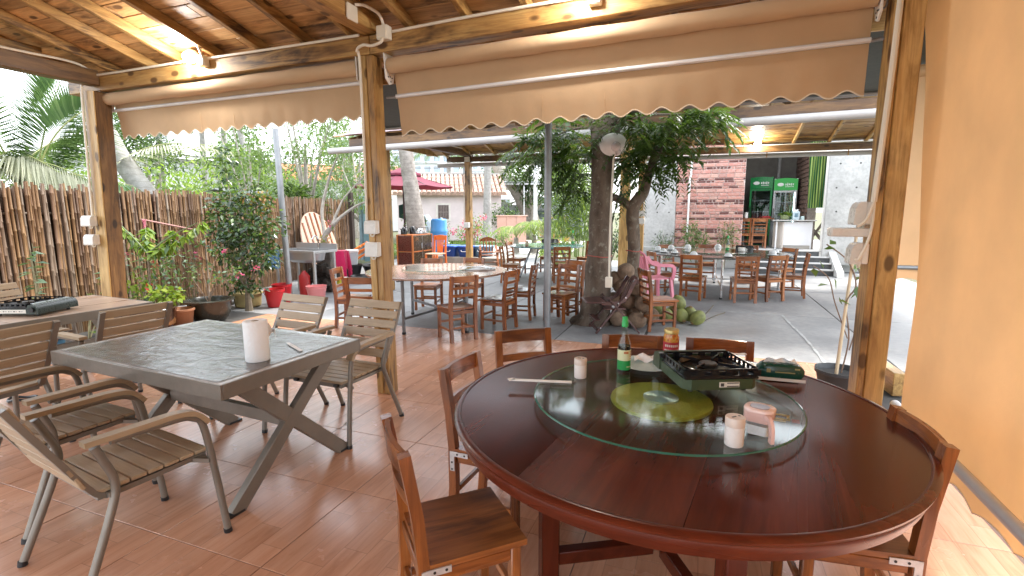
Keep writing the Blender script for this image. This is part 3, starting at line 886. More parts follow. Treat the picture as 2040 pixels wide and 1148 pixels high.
wchair('ladder', -.52, 6.82, -62, 'wooden chair with pale dusty seat beside the green coconuts', G5)
wchair('ladder', -1.87, 6.86, 160, 'wooden ladder back chair left of the tree trunk, facing us', G5)
wchair('ladder', -1.93, 7.42, 155, 'orange brown wooden chair tucked behind another left of tree', G5)
b = MB(); b.box((0, 0, .008), (.3, .3, .016), None, .006); o = b.build('seat_pad', plain('pad_green', (.28, .36, .10), .9)); o.location = (-2.93, 10.73, .412); o.rotation_euler = (0, 0, R(22)); tag(o, 'flat green pad on chair seat beside steel pole', 'seat pad')

# ================================================================== SLATTED ARMCHAIRS
def arm_parts():
    out = []
    def put(n, b, m): out.append((n, b.mesh(n, m)))
    for i in range(7):
        b = MB(); y = -.195 + .0655 * i
        b.box((0, y, .432 - .0 * i), (.455, .060, .018), None, .003); put('seat_slat', b, TAN['X'])
    for i in range(6):
        z = .50 + .068 * i; t_ = (z - .45) / .40
        y = -.245 - .185 * t_
        b = MB(); b.box((0, y, z), (.475, .016, .062), (.41, 0, 0), .003); put('back_slat', b, TAN['X'])
    for s in (-1, 1):
        b = MB()
        P = [(s * .212, .215, .412), (s * .212, -.12, .405), (s * .212, -.20, .415), (s * .216, -.245, .47), (s * .222, -.325, .62), (s * .226, -.452, .865)]
        b.sweep(catmull(P, 5), .022, .034, (1, 0, 0)); put('back_frame', b, TAUPE)
        b = MB()
        P = [(s * .285, .255, .0), (s * .282, .225, .30), (s * .28, .19, .565), (s * .28, .15, .625), (s * .28, .07, .645), (s * .275, -.17, .648)]
        b.tube(catmull(P, 6), .0165, 10); put('front_leg', b, TAUPE)
        b = MB()
        P = [(s * .285, -.335, 0), (s * .268, -.20, .33), (s * .262, -.165, .46), (s * .272, -.20, .58), (s * .275, -.225, .645)]
        b.tube(catmull(P, 6), .0165, 10); put('rear_leg', b, TAUPE)
        b = MB()
        for y, z in ((.254, .006), (-.333, .006)): b.cyl((s * .285, y, 0), (s * .285, y * .99, .022), .019, n=10)
        put('foot_cap', b, BLACK)
        b = MB()
        P = [(s * .277, -.26, .668), (s * .28, -.05, .668), (s * .28, .08, .666), (s * .28, .155, .645), (s * .281, .205, .590)]
        b.sweep(catmull(P, 5), .05, .022, (0, 0, 1)); put('armrest', b, TAN['Y'])
        b = MB(); b.bar((s * .212, .16, .405), (s * .285, .205, .40), .03, .02); b.bar((s * .212, -.17, .405), (s * .265, -.175, .42), .03, .02); put('bracket', b, TAUPE)
    b = MB(); b.box((0, .205, .405), (.42, .02, .03), None, .002); b.box((0, -.2, .405), (.42, .02, .03), None, .002); put('cross_rail', b, TAUPE)
    b = MB(); b.box((-.175, .224, .410), (.035, .022, .018)); b.box((.175, .224, .410), (.035, .022, .018)); put('slat_clip', b, BLACK)
    return out
ARM = arm_parts()
def armchair(x, y, rz, label):
    c = thing('armchair', label, 'armchair', (x, y, 0), R(rz), 'slatted metal armchairs')
    for n, me in ARM: link(n, me, c)
    return c
armchair(-2.43, 1.40, -8, 'slatted tan armchair nearest the camera, arm reaching under the front square table')
armchair(-3.20, 1.56, -4, 'slatted tan armchair cut by left edge, beside the nearest armchair')
armchair(-2.40, 2.80, 178, 'slatted tan armchair against the center post facing the front square table')
armchair(-3.12, 2.80, 176, 'slatted tan armchair behind the paper roll, at far side of front square table')
armchair(-4.32, 2.46, 84, 'slatted armchair with its brown back to us between the two square tables')
armchair(-4.30, 1.66, 92, 'slatted armchair back at the left picture edge below the gas stove')
armchair(-5.95, 2.68, -84, 'slatted armchair behind the rear square table in front of bamboo fence')
# ================================================================== SQUARE TABLES
t = NT('stone_top')
v = t.coords((1, 1, 1)); f = t.noise(v, 4, 6, .65, 1.5); f2 = t.noise(v, 22, 4, .6)
c = t.ramp(f, [(.3, (.50, .465, .445)), (.5, (.64, .62, .605)), (.7, (.73, .72, .715))])
c = t.mix(t.ramp(f2, [(.4, (.25,) * 3), (.6, (0, 0, 0))]), c, (.18, .15, .13))
STONE = t.done(t.pbr(c, .22, 0, t.bump(f2, .05, .002)))
STONE_T = wood('rear_table_top', (.30, .20, .14), (.42, .30, .22), (.52, .40, .31), 'X', 12, rough=.3, bump=.03)
def sqtable(x, y, rz, L_, Wd, label, mat, xl, xr, plank=3):
    tb = thing('square_table', label, 'table', (x, y, 0), R(rz), 'square tables with crossed metal legs')
    for k in range(plank):
        b = MB(); w = (L_ - .03) / plank
        b.box((-L_ / 2 + .015 + w * (k + .5), 0, .733), (w - .003, Wd - .03, .014), None, .001); b.build('top_panel', mat, tb)
    b = MB()
    for s in (-1, 1):
        b.box((0, s * (Wd / 2 - .007), .702), (L_, .014, .076), None, .002)
        b.box((s * (L_ / 2 - .007), 0, .702), (.014, Wd - .03, .076), None, .002)
    b.build('apron', TAUPE, tb)
    b = MB(); b.box((0, 0, .716), (L_ - .03, Wd - .03, .012)); b.build('under_panel', TAUPE, tb)
    for xx in (xl, xr):
        for s in (-1, 1):
            b = MB(); b.bar((xx + s * .001, -s * .40, .0), (xx + s * .001, s * .34, .70), .082 - .004 * (s > 0), .045, (1, 0, 0), .003)
            lg = b.build('leg', TAUPE, tb)
            b = MB(); b.box((xx, -s * .40, .008), (.05, .10, .014), None, .002); b.build('foot_pad', BLACK, lg)
    b = MB(); b.bar((xl + .03, -.03, .378), (xr - .03, -.03, .378), .04, .075, (0, 0, 1), .003); b.build('stretcher', TAUPE, tb)
    return tb
sqtable(-2.82, 2.16, -3.5, 1.50, .97, 'square table with mottled grey top and film cover in left foreground', STONE, -.42, .64)
sqtable(-5.26, 2.36, 86, 1.50, .98, 'square table with pale wooden top holding a gas stove at far left', STONE_T, -.6, .6)
# clear plastic film on the front table
t = NT('clear_film')
v = t.coords(rand=False)
f = t.noise(t.coords((1, 2.2, 1), rand=False), 7, 5, .55, 1.2)
nm = t.bump(f, .3, .02)
tr = t.n('ShaderNodeBsdfTransparent'); t.put(tr, 'Color', (.93, .94, .95, 1))
gl = t.n('ShaderNodeBsdfGlossy', Roughness=.2, Normal=nm)
fr = t.n('ShaderNodeFresnel', IOR=1.6, Normal=nm)
m = t.n('ShaderNodeMixShader'); t.put(m, 'i0', t.math('ADD', t.math('MULTIPLY', fr.outputs[0], .75), .07, True)); t.put(m, 'i1', tr); t.put(m, 'i2', gl)
FILM = t.done(m)
b = MB(); gr = []
for i in range(61):
    x = -.70 + 1.40 * i / 60
    gr.append([Vector((x, -.46 + .92 * j / 40, .7425 + .0022 * (1 + mnoise.noise(Vector((x * 5, j * .18, 3)))) + .003 * max(0, mnoise.noise(Vector((x * 2.2 + 9, j * .33, 1)))))) for j in range(41)])
b.sheet(gr); b.M = None
o = b.build('table_film', FILM, None, True, 80); o.location = (-2.82, 2.16, 0); o.rotation_euler = (0, 0, R(-3.5))
tag(o, 'wrinkled clear plastic film spread over the front square table', 'plastic film')
# paper roll
t = NT('quilted_paper'); v = t.coords(rand=False)
vo = t.n('ShaderNodeTexVoronoi', Scale=70.0); t.put(vo, 'Vector', v)
PAPER = t.done(t.pbr((.82, .82, .82), .95, 0, t.bump(t.math('ADD', vo.outputs['Distance'], t.noise(v, 22, 3, .6)), .5, .004)))
pr = thing('paper_roll', 'white kitchen paper roll standing on the front square table', 'paper roll', (-2.27, 2.005, .745), .4)
b = MB(); b.lathe([(.020, .0), (.060, 0), (.0625, .004), (.0625, .218), (.060, .222), (.022, .222), (.020, .218), (.020, .0)], 40, cap0=False, cap1=False); b.build('roll', PAPER, pr)
b = MB(); b.lathe([(.021, .006), (.021, .220), (.018, .220), (.018, .006)], 20, cap0=False, cap1=False); b.build('core', plain('cardboard', (.42, .33, .24), .9), pr)
b = MB(); b.sheet([[Vector((.03 + .05 * i / 4 , .055 + .018 * math.sin(i * .8), .218 - .12 * j / 3 + .02 * i * (j / 3) - .028 * i * (1 - j / 3))) for j in range(4)] for i in range(5)], (0, .001, 0)); b.build('loose_sheet', PAPER, pr)
b = MB(); b.box((0, 0, 0), (.24, .022, .004), None, .001); o = b.build('paper_sleeve', plain('sleeve_white', (.85, .85, .84), .6)); o.location = (-2.27, 2.27, .751); o.rotation_euler = (0, 0, R(-28)); tag(o, 'white chopstick sleeve lying on front square table beside the paper roll', 'paper sleeve')
b = MB()
for x, y, r in ((-2.39, 2.86, .035), (-2.40, 2.64, .045), (-2.36, 2.66, .03)): b.lathe([(r, 0), (r * .9, .0012), (0, .0016)], 14, (x, y, .0002), True, True, .2)
o = b.build('puddle', plain('water', (.30, .19, .12), .02, 0, .02)); tag(o, 'small wet puddle drying on tiles below the front square table', 'puddle')

# ================================================================== PORTABLE STOVES
STG = plain('stove_green', (.045, .07, .035), .35, 0, .08, 12)
STG2 = plain('stove_dark_green', (.022, .035, .028), .3, 0, .08, 12)
LABEL = plain('label_paper', (.72, .70, .64), .6, 0, .04)
INK = plain('ink', (.05, .05, .05), .6)
def stove(x, y, z, rz, label, col, wide=.32, deep=.37, strip=False):
    s_ = thing('gas_stove', label, 'gas stove', (x, y, z), R(rz), 'portable gas stoves')
    # local: front face is -y, gas compartment along the far +y edge
    hw, hd = wide / 2, deep / 2
    b = MB()
    c_ = .03; poly = [(-hw + c_, -hd), (hw - c_, -hd), (hw, -hd + c_), (hw, hd - .085), (-hw, hd - .085), (-hw, -hd + c_)]
    b.prism(poly, .018, .062); b.build('body', col, s_, True, 30)
    b = MB(); pr_ = [(hd - .085, .018), (hd - .085, .075), (hd - .075, .092), (hd - .045, .098), (hd - .015, .085), (hd, .06), (hd, .018)]
    b.M = Matrix(((0, 0, 1, 0), (1, 0, 0, 0), (0, 1, 0, 0), (0, 0, 0, 1)))
    b.prism(pr_, -hw - .006, hw + .006); gc = b.build('gas_cover', col, s_, True, 50)
    b = MB(); b.cyl((hw + .004, hd - .045, .055), (hw + .02, hd - .045, .055), .02, n=16); b.build('ignition_knob', BLACK, gc)
    b = MB(); b.box((-.02, hd - .07, .094), (wide * .9, .05, .006), (-.12, 0, 0), .002); b.build('cover_lip', STEEL if not strip else BRUSHED, gc)
    # black pan tray with raised slotted rim
    b = MB(); yc = -.045; dd = hd - .045
    b.box((0, yc, .066), (wide - .006, deep - .095, .008), None, .002); b.build('drip_tray', BLACKGLOSS, s_)
    b = MB(); H_ = .036
    for s in (-1, 1):
        n_ = 7
        b.box((s * (hw - .008), yc, .074), (.004, deep - .11, .010)); b.box((s * (hw - .008), yc, .102), (.004, deep - .11, .008))
        for k in range(n_ + 1): b.box((s * (hw - .008), yc - (deep - .11) / 2 + (deep - .11) * k / n_, .088), (.004, .017, .022))
        b.box((0, yc + s * (deep - .10) / 2, .074), (wide - .02, .004, .010)); b.box((0, yc + s * (deep - .10) / 2, .102), (wide - .02, .004, .008))
        for k in range(6): b.box((-hw + .01 + (wide - .02) * k / 5, yc + s * (deep - .10) / 2, .088), (.032, .004, .022))
    b.build('pan_rim', BLACKGLOSS, s_, False)
    b = MB(); b.lathe([(.125, .072), (.125, .088), (.121, .09), (.11, .074)], 32, (0, yc, 0), False, False); b.build('wind_ring', BLACKGLOSS, s_)
    b = MB(); b.lathe([(.022, .07), (.035, .076), (.040, .088), (.034, .094), (.0, .095)], 24, (0, yc, 0)); b.build('burner', plain('burner_iron', (.06, .055, .05), .5, .6, .2, 30), s_)
    b = MB()
    for k in range(4):
        an = PI / 4 + k * PI / 2; b.bar((.045 * math.cos(an), yc + .045 * math.sin(an), .096), (.13 * math.cos(an), yc + .13 * math.sin(an), .100), .006, .012)
    b.build('pan_support', BLACKGLOSS, s_)
    for sx in (-1, 1):
        for sy in (-1, 1):
            b = MB(); b.cyl((sx * (hw - .045), sy * (hd - .045), 0), (sx * (hw - .045), sy * (hd - .045), .02), .012, .014, n=12); b.build('foot', BLACK, s_)
    if not strip:
        b = MB(); b.box((.03, -hd - .0012, .040), (.085, .002, .022)); lb = b.build('label', LABEL, s_, False)
        b = MB(); b.box((.045, -hd - .0028, .047), (.05, .001, .004)); b.box((.045, -hd - .0028, .033), (.05, .001, .004)); b.box((.0, -hd - .0028, .04), (.014, .001, .014)); b.build('print', INK, lb, False)
    else:
        b = MB(); b.box((hw + .0012, -.02, .040), (.002, .24, .030)); lb = b.build('label', LABEL, s_, False)
        b = MB()
        for k in range(9): b.box((hw + .0028, -.10 + k * .021 + .004 * (k % 2), .040), (.001, .006 + .004 * (k % 3), .003 + .004 * (k % 2)))
        b.build('print', INK, lb, False)
    return s_
stove(.028, 2.345, .797, 24, 'green and black portable gas stove on the glass turntable', STG)
stove(-5.14, 2.40, .741, -69, 'dark green gas stove with silver cover on the rear square table', STG2, .36, .40, True)

# ================================================================== BIG LACQUERED ROUND TABLE
bt = thing('round_table', 'big round table of dark red lacquered wood with glass turntable in foreground', 'table', (-.11, 2.10, 0), R(-8))
RT = .885
# top made of three boards
def clip_board(x0, x1, r, z0, z1, name, mat, par):
    pts = []
    n = 48
    th0 = [math.acos(max(-1, min(1, x0 / r))), math.acos(max(-1, min(1, x1 / r)))]
    up = [(r * math.cos(a), r * math.sin(a)) for a in np.linspace(th0[0], th0[1], n)]
    lo = [(r * math.cos(a), -r * math.sin(a)) for a in np.linspace(th0[1], th0[0], n)]
    P = []
    for p in up + lo:
        if not P or (abs(P[-1][0] - p[0]) + abs(P[-1][1] - p[1])) > 1e-4: P.append(p)
    if abs(P[0][0] - P[-1][0]) + abs(P[0][1] - P[-1][1]) < 1e-4: P.pop()
    b = MB(); b.prism(P, z0, z1); return b.build(name, mat, par, True, 30)
R0 = RT - .03
TOPM = TABW['Y']
for x0, x1 in ((-R0, -.275), (-.2735, .215), (.2165, R0)): clip_board(x0, x1, R0, .722, .7505, 'top_board', TOPM, bt)
b = MB(); b.lathe([(R0 + .0005, .715), (R0 + .0005, .7515), (RT - .022, .7545), (RT - .008, .752), (RT, .744), (RT - .003, .734), (RT - .014, .728), (RT - .012, .722), (RT - .018, .700), (RT - .024, .680), (RT - .045, .680), (RT - .045, .715)], 120, cap0=False, cap1=False); b.build('rim_moulding', TABW['X'], bt, True, 50)
for a in (38, 128, 218, 308):
    ca, sa_ = math.cos(R(a)), math.sin(R(a))
    b = MB(); b.box((.50 * ca, .50 * sa_, .355), (.075, .075, .71), R(a), .005); lg = b.build('leg', TABW['Z'], bt)
    b = MB(); b.bar((.50 * ca, .50 * sa_, .11), (.04 * ca, .04 * sa_, .11), .05, .06, (0, 0, 1), .004); b.build('stretcher', TABW['X'], lg)
    b = MB(); b.bar((.50 * ca, .50 * sa_, .69), (.02 * ca, .02 * sa_, .69), .05, .05, (0, 0, 1), .004); b.build('top_rail', TABW['X'], lg)
# chipped varnish specks on the rim
b = MB()
for k in range(26):
    an = R(195 + random.uniform(-2, 42)); rr_ = RT - .0155
    b.ball((rr_ * math.cos(an), rr_ * math.sin(an), random.uniform(.690, .716)), random.uniform(.0012, .003), 6, 4)
b.build('varnish_chip', plain('bare_wood', (.5, .34, .2), .8), bt)
# lazy susan
ls = thing('glass_turntable', 'round clear glass turntable with green edge on the big lacquered table', 'turntable', (-.135, 2.115, .7515))
b = MB(); b.lathe([(.205, 0), (.208, .008), (.206, .0155), (0, .016)], 64); 
t = NT('glitter_yellow'); v = t.coords(rand=False); vo = t.n('ShaderNodeTexVoronoi', Scale=420.0); t.put(vo, 'Vector', v)
c = t.ramp(vo.outputs['Color'], [(.2, (.36, .33, .02)), (.8, (.62, .58, .08))])
GLIT = t.done(t.pbr(c, .35, .15))
b.build('base_disc', GLIT, ls)
b = MB(); b.lathe([(.072, .0165), (.072, .0245), (0, .0248)], 48)
t = NT('spun_steel'); tc_ = t.n('ShaderNodeTexCoord'); sp = t.n('ShaderNodeSeparateXYZ', Vector=tc_.outputs['Object'])
an_ = t.math('ARCTAN2', sp.outputs[1], sp.outputs[0])
SPUN = t.done(t.pbr((.85, .90, .90), .34, 1.0, None, Anisotropic=.85))
b.build('bearing', SPUN, ls)
GLASS = thinglass('turntable_glass', (.90, .955, .93), .06, .62)
GEDGE = plain('glass_edge', (.05, .22, .16), .08, 0, .1, 6, Transmission_Weight=.35)
b = MB(); b.lathe([(.530, .0255), (.530, .0335)], 128, (0, 0, 0), True, True); b.build('glass_disc', GLASS, ls)
b = MB(); b.lathe([(.5302, .0256), (.5342, .0270), (.5355, .0295), (.5342, .032), (.5302, .0334)], 128, cap0=False, cap1=False); b.build('glass_edge', GEDGE, ls)
ZG = .7515 + .0336
# sticker under the glass
b = MB()
YEL = plain('sticker_yellow', (.70, .42, .05), .5); RED = plain('sticker_red', (.42, .05, .03), .5)
st_ = thing('sticker', 'yellow and red sticker on the table top beneath the glass beside the pink jar', 'sticker', (.312, 2.115, .752), R(-6)); st_.scale = (.9, 1.7, 1)
b.box((0, .016, 0), (.085, .008, .001)); b.box((0, -.012, 0), (.085, .008, .001)); b.box((-.035, .002, 0), (.012, .028, .001)); b.box((.035, .002, 0), (.012, .028, .001)); b.box((.0, -.024, 0), (.05, .007, .001)); b.build('mark', YEL, st_, False)
b = MB(); b.box((.062, -.012, 0), (.03, .022, .001)); b.build('patch', RED, st_, False)

# ---- things on the turntable
def bottle(x, y, z, s, label, group):
    bo = thing('sauce_bottle', label, 'bottle', (x, y, z), R(20), group); k = s
    prof = [(.030, 0), (.0335, .004), (.0335, .125), (.031, .145), (.022, .175), (.0145, .205), (.0128, .232), (.0145, .236), (.0145, .242)]
    b = MB(); b.lathe([(r * k, h * k) for r, h in prof], 32, cap1=False); b.build('glass', BOTG, bo)
    b = MB(); b.lathe([(.0318 * k, .003 * k), (.0320 * k, .122 * k), (.030 * k, .138 * k), (0, .138 * k)], 28); b.build('sauce', SAUCE, bo)
    b = MB(); b.lathe([(.0342 * k, .012 * k), (.0342 * k, .062 * k)], 32, cap0=False, cap1=False); b.build('label_lower', LGREEN, bo)
    b = MB(); b.lathe([(.0342 * k, .062 * k), (.0342 * k, .118 * k)], 32, cap0=False, cap1=False); lu = b.build('label_upper', LCREAM, bo)
    b = MB()
    for a0, z0, n_, h in ((-1.75, .105, 4, .012), (-.75, .110, 3, .003), (-.75, .101, 3, .003), (-.75, .092, 3, .003), (-.75, .083, 2, .003), (-.75, .072, 3, .003)):
        for q in range(n_): b.box((.0344 * k * math.cos(a0 + q * .18), .0344 * k * math.sin(a0 + q * .18), z0 * k), (.0012, .0048 * k, h * k), a0 + q * .18)
    b.build('print', LRED, lu, False)
    b = MB()
    for q in range(5): b.box((.0344 * k * math.cos(-1.3 + q * .16), .0344 * k * math.sin(-1.3 + q * .16), .03 * k), (.0012, .004 * k, .006 * k), -1.3 + q * .16)
    b.build('print', LCREAM, lu, False)
    b = MB(); b.lathe([(.0165 * k, .236 * k), (.0168 * k, .262 * k), (.0145 * k, .265 * k), (.0145 * k, .285 * k), (.012 * k, .288 * k), (0, .288 * k)], 24); b.build('cap', CAPG, bo)
    return bo
BOTG = thinglass('bottle_glass', (.86, .92, .88), .02, 1.0)
SAUCE = plain('soy_sauce', (.006, .003, .002), .1)
LGREEN = plain('label_green', (.02, .30, .07), .45, 0, .05); LCREAM = plain('label_cream', (.66, .68, .42), .5, 0, .04); LRED = plain('label_ink', (.45, .12, .03), .5); CAPG = plain('cap_green', (.02, .42, .10), .35, 0, .05)
bottle(-.33, 2.385, ZG, .93, 'soy sauce bottle with green cap and cream label on the glass turntable', 'green capped sauce bottles')
def canister(x, y, z, s, label, body=(.80, .72, .68), rz=0):
    c_ = thing('seasoning_shaker', label, 'shaker', (x, y, z), rz, 'white shakers on the turntable')
    b = MB(); b.lathe([(.026 * s, 0), (.0275 * s, .003), (.0280 * s, .062 * s)], 32, cap1=True); b.build('cup', plain('shaker_white', (.82, .76, .72), .3, 0, .03), c_)
    b = MB(); b.lathe([(.0285 * s, .0625 * s), (.0288 * s, .088 * s), (.027 * s, .0905 * s), (0, .0905 * s)], 32); l_ = b.build('lid', plain('shaker_lid', (.66, .55, .48), .35, 0, .03), c_)
    b = MB(); b.sheet([[Vector((.013 * s + .0045 * s * math.cos(a) * q, .0045 * s * math.sin(a) * q - .003, .0915 * s)) for q in (0.01, 1)] for a in [2 * PI * i / 10 for i in range(11)]]); b.box((-.006 * s, 0, .091 * s), (.016 * s, .004 * s, .0015)); b.build('pour_hole', BLACK, l_, False)
    return c_
canister(-.505, 2.215, ZG, 1.02, 'white shaker with beige lid at left of the turntable')
canister(.128, 1.722, ZG, 1.08, 'white shaker with beige lid in front of the pink lidded jar', rz=.8)
# pink sugar jar
sj = thing('sugar_jar', 'pink lidded glass jar with handle, white sugar inside, on the turntable', 'jar', (.212, 1.845, ZG), R(-18))
def rsq(w, d, c, n=5):
    out = []
    for cx, cy, a0 in ((w / 2 - c, d / 2 - c, 0), (-w / 2 + c, d / 2 - c, PI / 2), (-w / 2 + c, -d / 2 + c, PI), (w / 2 - c, -d / 2 + c, 3 * PI / 2)):
        for i in range(n + 1):
            a = a0 + PI / 2 * i / n; out.append((cx + c * math.cos(a), cy + c * math.sin(a)))
    return out
PINKP = plain('pale_pink_plastic', (.78, .52, .47), .3, 0, .03)
def loft(b, secs):
    n = len(secs[0][0]); vs = []
    for poly, z in secs: vs += [(x, y, z) for x, y in poly]
    fs = [list(range(n))[::-1], [(len(secs) - 1) * n + i for i in range(n)]]
    for k in range(len(secs) - 1):
        for i in range(n): fs.append([k * n + i, k * n + (i + 1) % n, (k + 1) * n + (i + 1) % n, (k + 1) * n + i])
    b.add(vs, fs); return b
b = MB(); loft(b, [(rsq(.072, .062, .012), 0), (rsq(.078, .068, .012), .006), (rsq(.080, .070, .014), .05)]); b.build('glass', thinglass('jar_glass', (.92, .94, .94), .02), sj)
b = MB(); loft(b, [(rsq(.070, .060, .012), .004), (rsq(.074, .064, .012), .038)]); b.build('sugar', plain('sugar', (.85, .85, .85), .9, 0, .05, 120, .3), sj)
b = MB(); loft(b, [(rsq(.083, .073, .02), .050), (rsq(.094, .084, .026), .064), (rsq(.096, .086, .03), .086)]); b.build('collar', PINKP, sj, True, 50)
b = MB(); loft(b, [(rsq(.098, .088, .034), .087), (rsq(.099, .089, .035), .093), (rsq(.092, .082, .033), .097)]); ld_ = b.build('lid', plain('lid_pink', (.84, .63, .58), .25, 0, .03), sj, True, 50)
b = MB(); loft(b, [(rsq(.062, .052, .022), .0972), (rsq(.061, .051, .022), .0985)]); b.build('lid_window', plain('smoky_window', (.16, .085, .07), .15, 0, .15), ld_)
b = MB(); P = [(.03, -.046, .078), (.042, -.058, .080), (.052, -.066, .062), (.055, -.068, .03), (.054, -.066, .004)]
b.sweep(catmull(P, 5), .018, .012, (1, .8, 0)); b.build('handle', PINKP, sj, True, 60)
# chopsticks in sleeve
cs = thing('chopsticks', 'white paper sleeve with chopsticks laid across the turntable edge', 'chopsticks', (-.625, 2.10, ZG + .004), R(13))
b = MB(); b.box((-.03, 0, 0), (.27, .022, .006), None, .002); b.box((-.17, .002, .001), (.03, .03, .004), (0, 0, .4), .001); b.build('sleeve', plain('sleeve_paper', (.82, .82, .80), .6), cs)
b = MB(); b.cyl((.09, .003, 0), (.125, .004, 0), .003, n=8); b.cyl((.09, -.004, 0), (.125, -.004, 0), .003, n=8); b.build('stick', plain('dark_stick', (.05, .035, .03), .5), cs)
# tissue pack
tp = thing('tissue_pack', 'dark green tissue pack with white tissue sticking out near right post', 'tissue pack', (.375, 2.625, .7545), R(3)); tp.scale = (1.05, 1.1, 1.22)
TGR = plain('pack_green', (.008, .06, .042), .22, 0, .12, 8)
b = MB(); gr = []
for i in range(13):
    x = -.095 + .19 * i / 12; e = 1 - abs(x / .095) ** 6
    row = []
    for j in range(15):
        a = PI * 2 * j / 14; yy = .045 * math.cos(a); zz = .032 + .032 * math.sin(a)
        sq = lambda q, m_: math.copysign(abs(q / m_) ** .32, q) * m_
        row.append(Vector((x, sq(yy, .045) * (.55 + .45 * e), .032 + sq(zz - .032, .032) * (.35 + .65 * e) + .0015 * math.sin(i * 2.3 + j * 1.9))))
    gr.append(row)
b.sheet(gr); b.build('wrap', TGR, tp, True, 60)
b = MB(); b.box((0, -.0455, .006), (.192, .004, .012), None, .001); b.build('white_band', WHITEP, tp)
b = MB(); b.box((-.055, -.0475, .040), (.016, .001, .014)); b.box((.012, -.0475, .036), (.08, .001, .004)); b.box((.06, -.0475, .052), (.02, .001, .006)); b.build('print', plain('gold_print', (.35, .33, .14), .5), tp, False)
b = MB(); gr = []
for i in range(13):
    x = -.075 + .15 * i / 12
    gr.append([Vector((x * (1 - .25 * j / 5), .012 * math.sin(i * .9 + j * .5) * j / 5, .056 + (.022 + .004 * math.sin(i * 1.1)) * j / 5)) for j in range(6)])
b.sheet(gr, (0, .002, 0)); b.build('tissue', PAPER, tp)
# pickle jar behind
pj_ = thing('pickle_jar', 'jar of orange chilli pickle with gold lid at back of the big table', 'jar', (-.140, 2.865, .752)); pj_.scale = (1.22, 1.22, 1.22)
b = MB(); b.lathe([(.030, 0), (.034, .005), (.0345, .088), (.030, .100), (.030, .104)], 28); 
t = NT('pickle'); vo = t.n('ShaderNodeTexVoronoi', Scale=110.0); t.put(vo, 'Vector', t.coords()); PIC = t.done(t.pbr(t.ramp(vo.outputs['Color'], [(.2, (.42, .09, .01)), (.55, (.62, .22, .03)), (.9, (.55, .36, .08))]), .15))
b.build('glass', PIC, pj_)
b = MB(); b.lathe([(.0350, .022), (.0352, .066)], 28, cap0=False, cap1=False); lb = b.build('label', plain('label_red', (.45, .035, .05), .5, 0, .1), pj_)
b = MB()
for q in range(7): b.box((.0355 * math.cos(-2.2 + q * .26), .0355 * math.sin(-2.2 + q * .26), .050), (.0012, .006, .010), -2.2 + q * .26)
for q in range(8): b.box((.0355 * math.cos(-2.3 + q * .24), .0355 * math.sin(-2.3 + q * .24), .030), (.0012, .007, .005), -2.3 + q * .24)
b.build('print', LABEL, lb, False)
b = MB(); b.lathe([(.0325, .104), (.0330, .120), (.031, .123), (0, .123)], 28); b.build('lid', plain('lid_gold', (.55, .42, .16), .35, .5), pj_)
# napkin / plate / foil behind the stove
b = MB(); b.lathe([(.0, .001), (.09, .001), (.135, .008), (.137, .010), (.09, .004), (0, .004)], 40, cap0=False, cap1=False); o = b.build('plate', plain('pale_teal_plate', (.42, .52, .49), .2, 0, .04)); o.location = (-.235, 2.52, ZG); tag(o, 'pale teal plate behind the soy sauce bottle', 'plate')
b = MB(); b.sheet([[Vector((-.06 + .13 * i / 8, -.02 + .05 * j / 4, .012 + .010 * math.sin(i * 1.3 + j) + .02 * (j / 4))) for j in range(5)] for i in range(9)], (0, 0, .001)); o = b.build('napkin', PAPER); o.location = (-.245, 2.56, ZG); o.rotation_euler = (0, 0, .3); tag(o, 'crumpled white napkin on the pale teal plate', 'napkin')
b = MB(); gr = [[Vector((-.13 + .26 * i / 14, -.10 + .20 * j / 12, .006 + .008 * random.random())) for j in range(13)] for i in range(15)]; b.sheet(gr, (0, 0, .001)); o = b.build('foil_mat', plain('foil', (.62, .62, .62), .25, .9, .1), None, True, 80); o.location = (.235, 2.74, .752); o.rotation_euler = (0, 0, -.2); tag(o, 'crinkled silver foil sheet between stove and tissue pack', 'foil')
b = MB(); b.sheet([[Vector((-.10 + .2 * i / 8, -.012 + .024 * j / 2, .004 + .006 * math.sin(i * .7))) for j in range(3)] for i in range(9)], (0, 0, .002)); o = b.build('paper_strip', plain('strip_white', (.85, .85, .84), .6)); o.location = (.12, 2.50, ZG + .098); o.rotation_euler = (0, 0, .35); tag(o, 'white paper strip lying on back corner of green stove', 'paper strip')
b = MB(); b.tube([Vector((.10 * math.cos(a), .055 * math.sin(a), .02 + .008 * math.sin(3 * a))) for a in [2 * PI * i / 24 for i in range(25)]], .011, 8); o = b.build('rubber_strap', BLACK); o.location = (-5.25, 2.28, 0); o.rotation_euler = (0, 0, .5); tag(o, 'black rubber strap lying on tiles under the rear square table', 'strap')
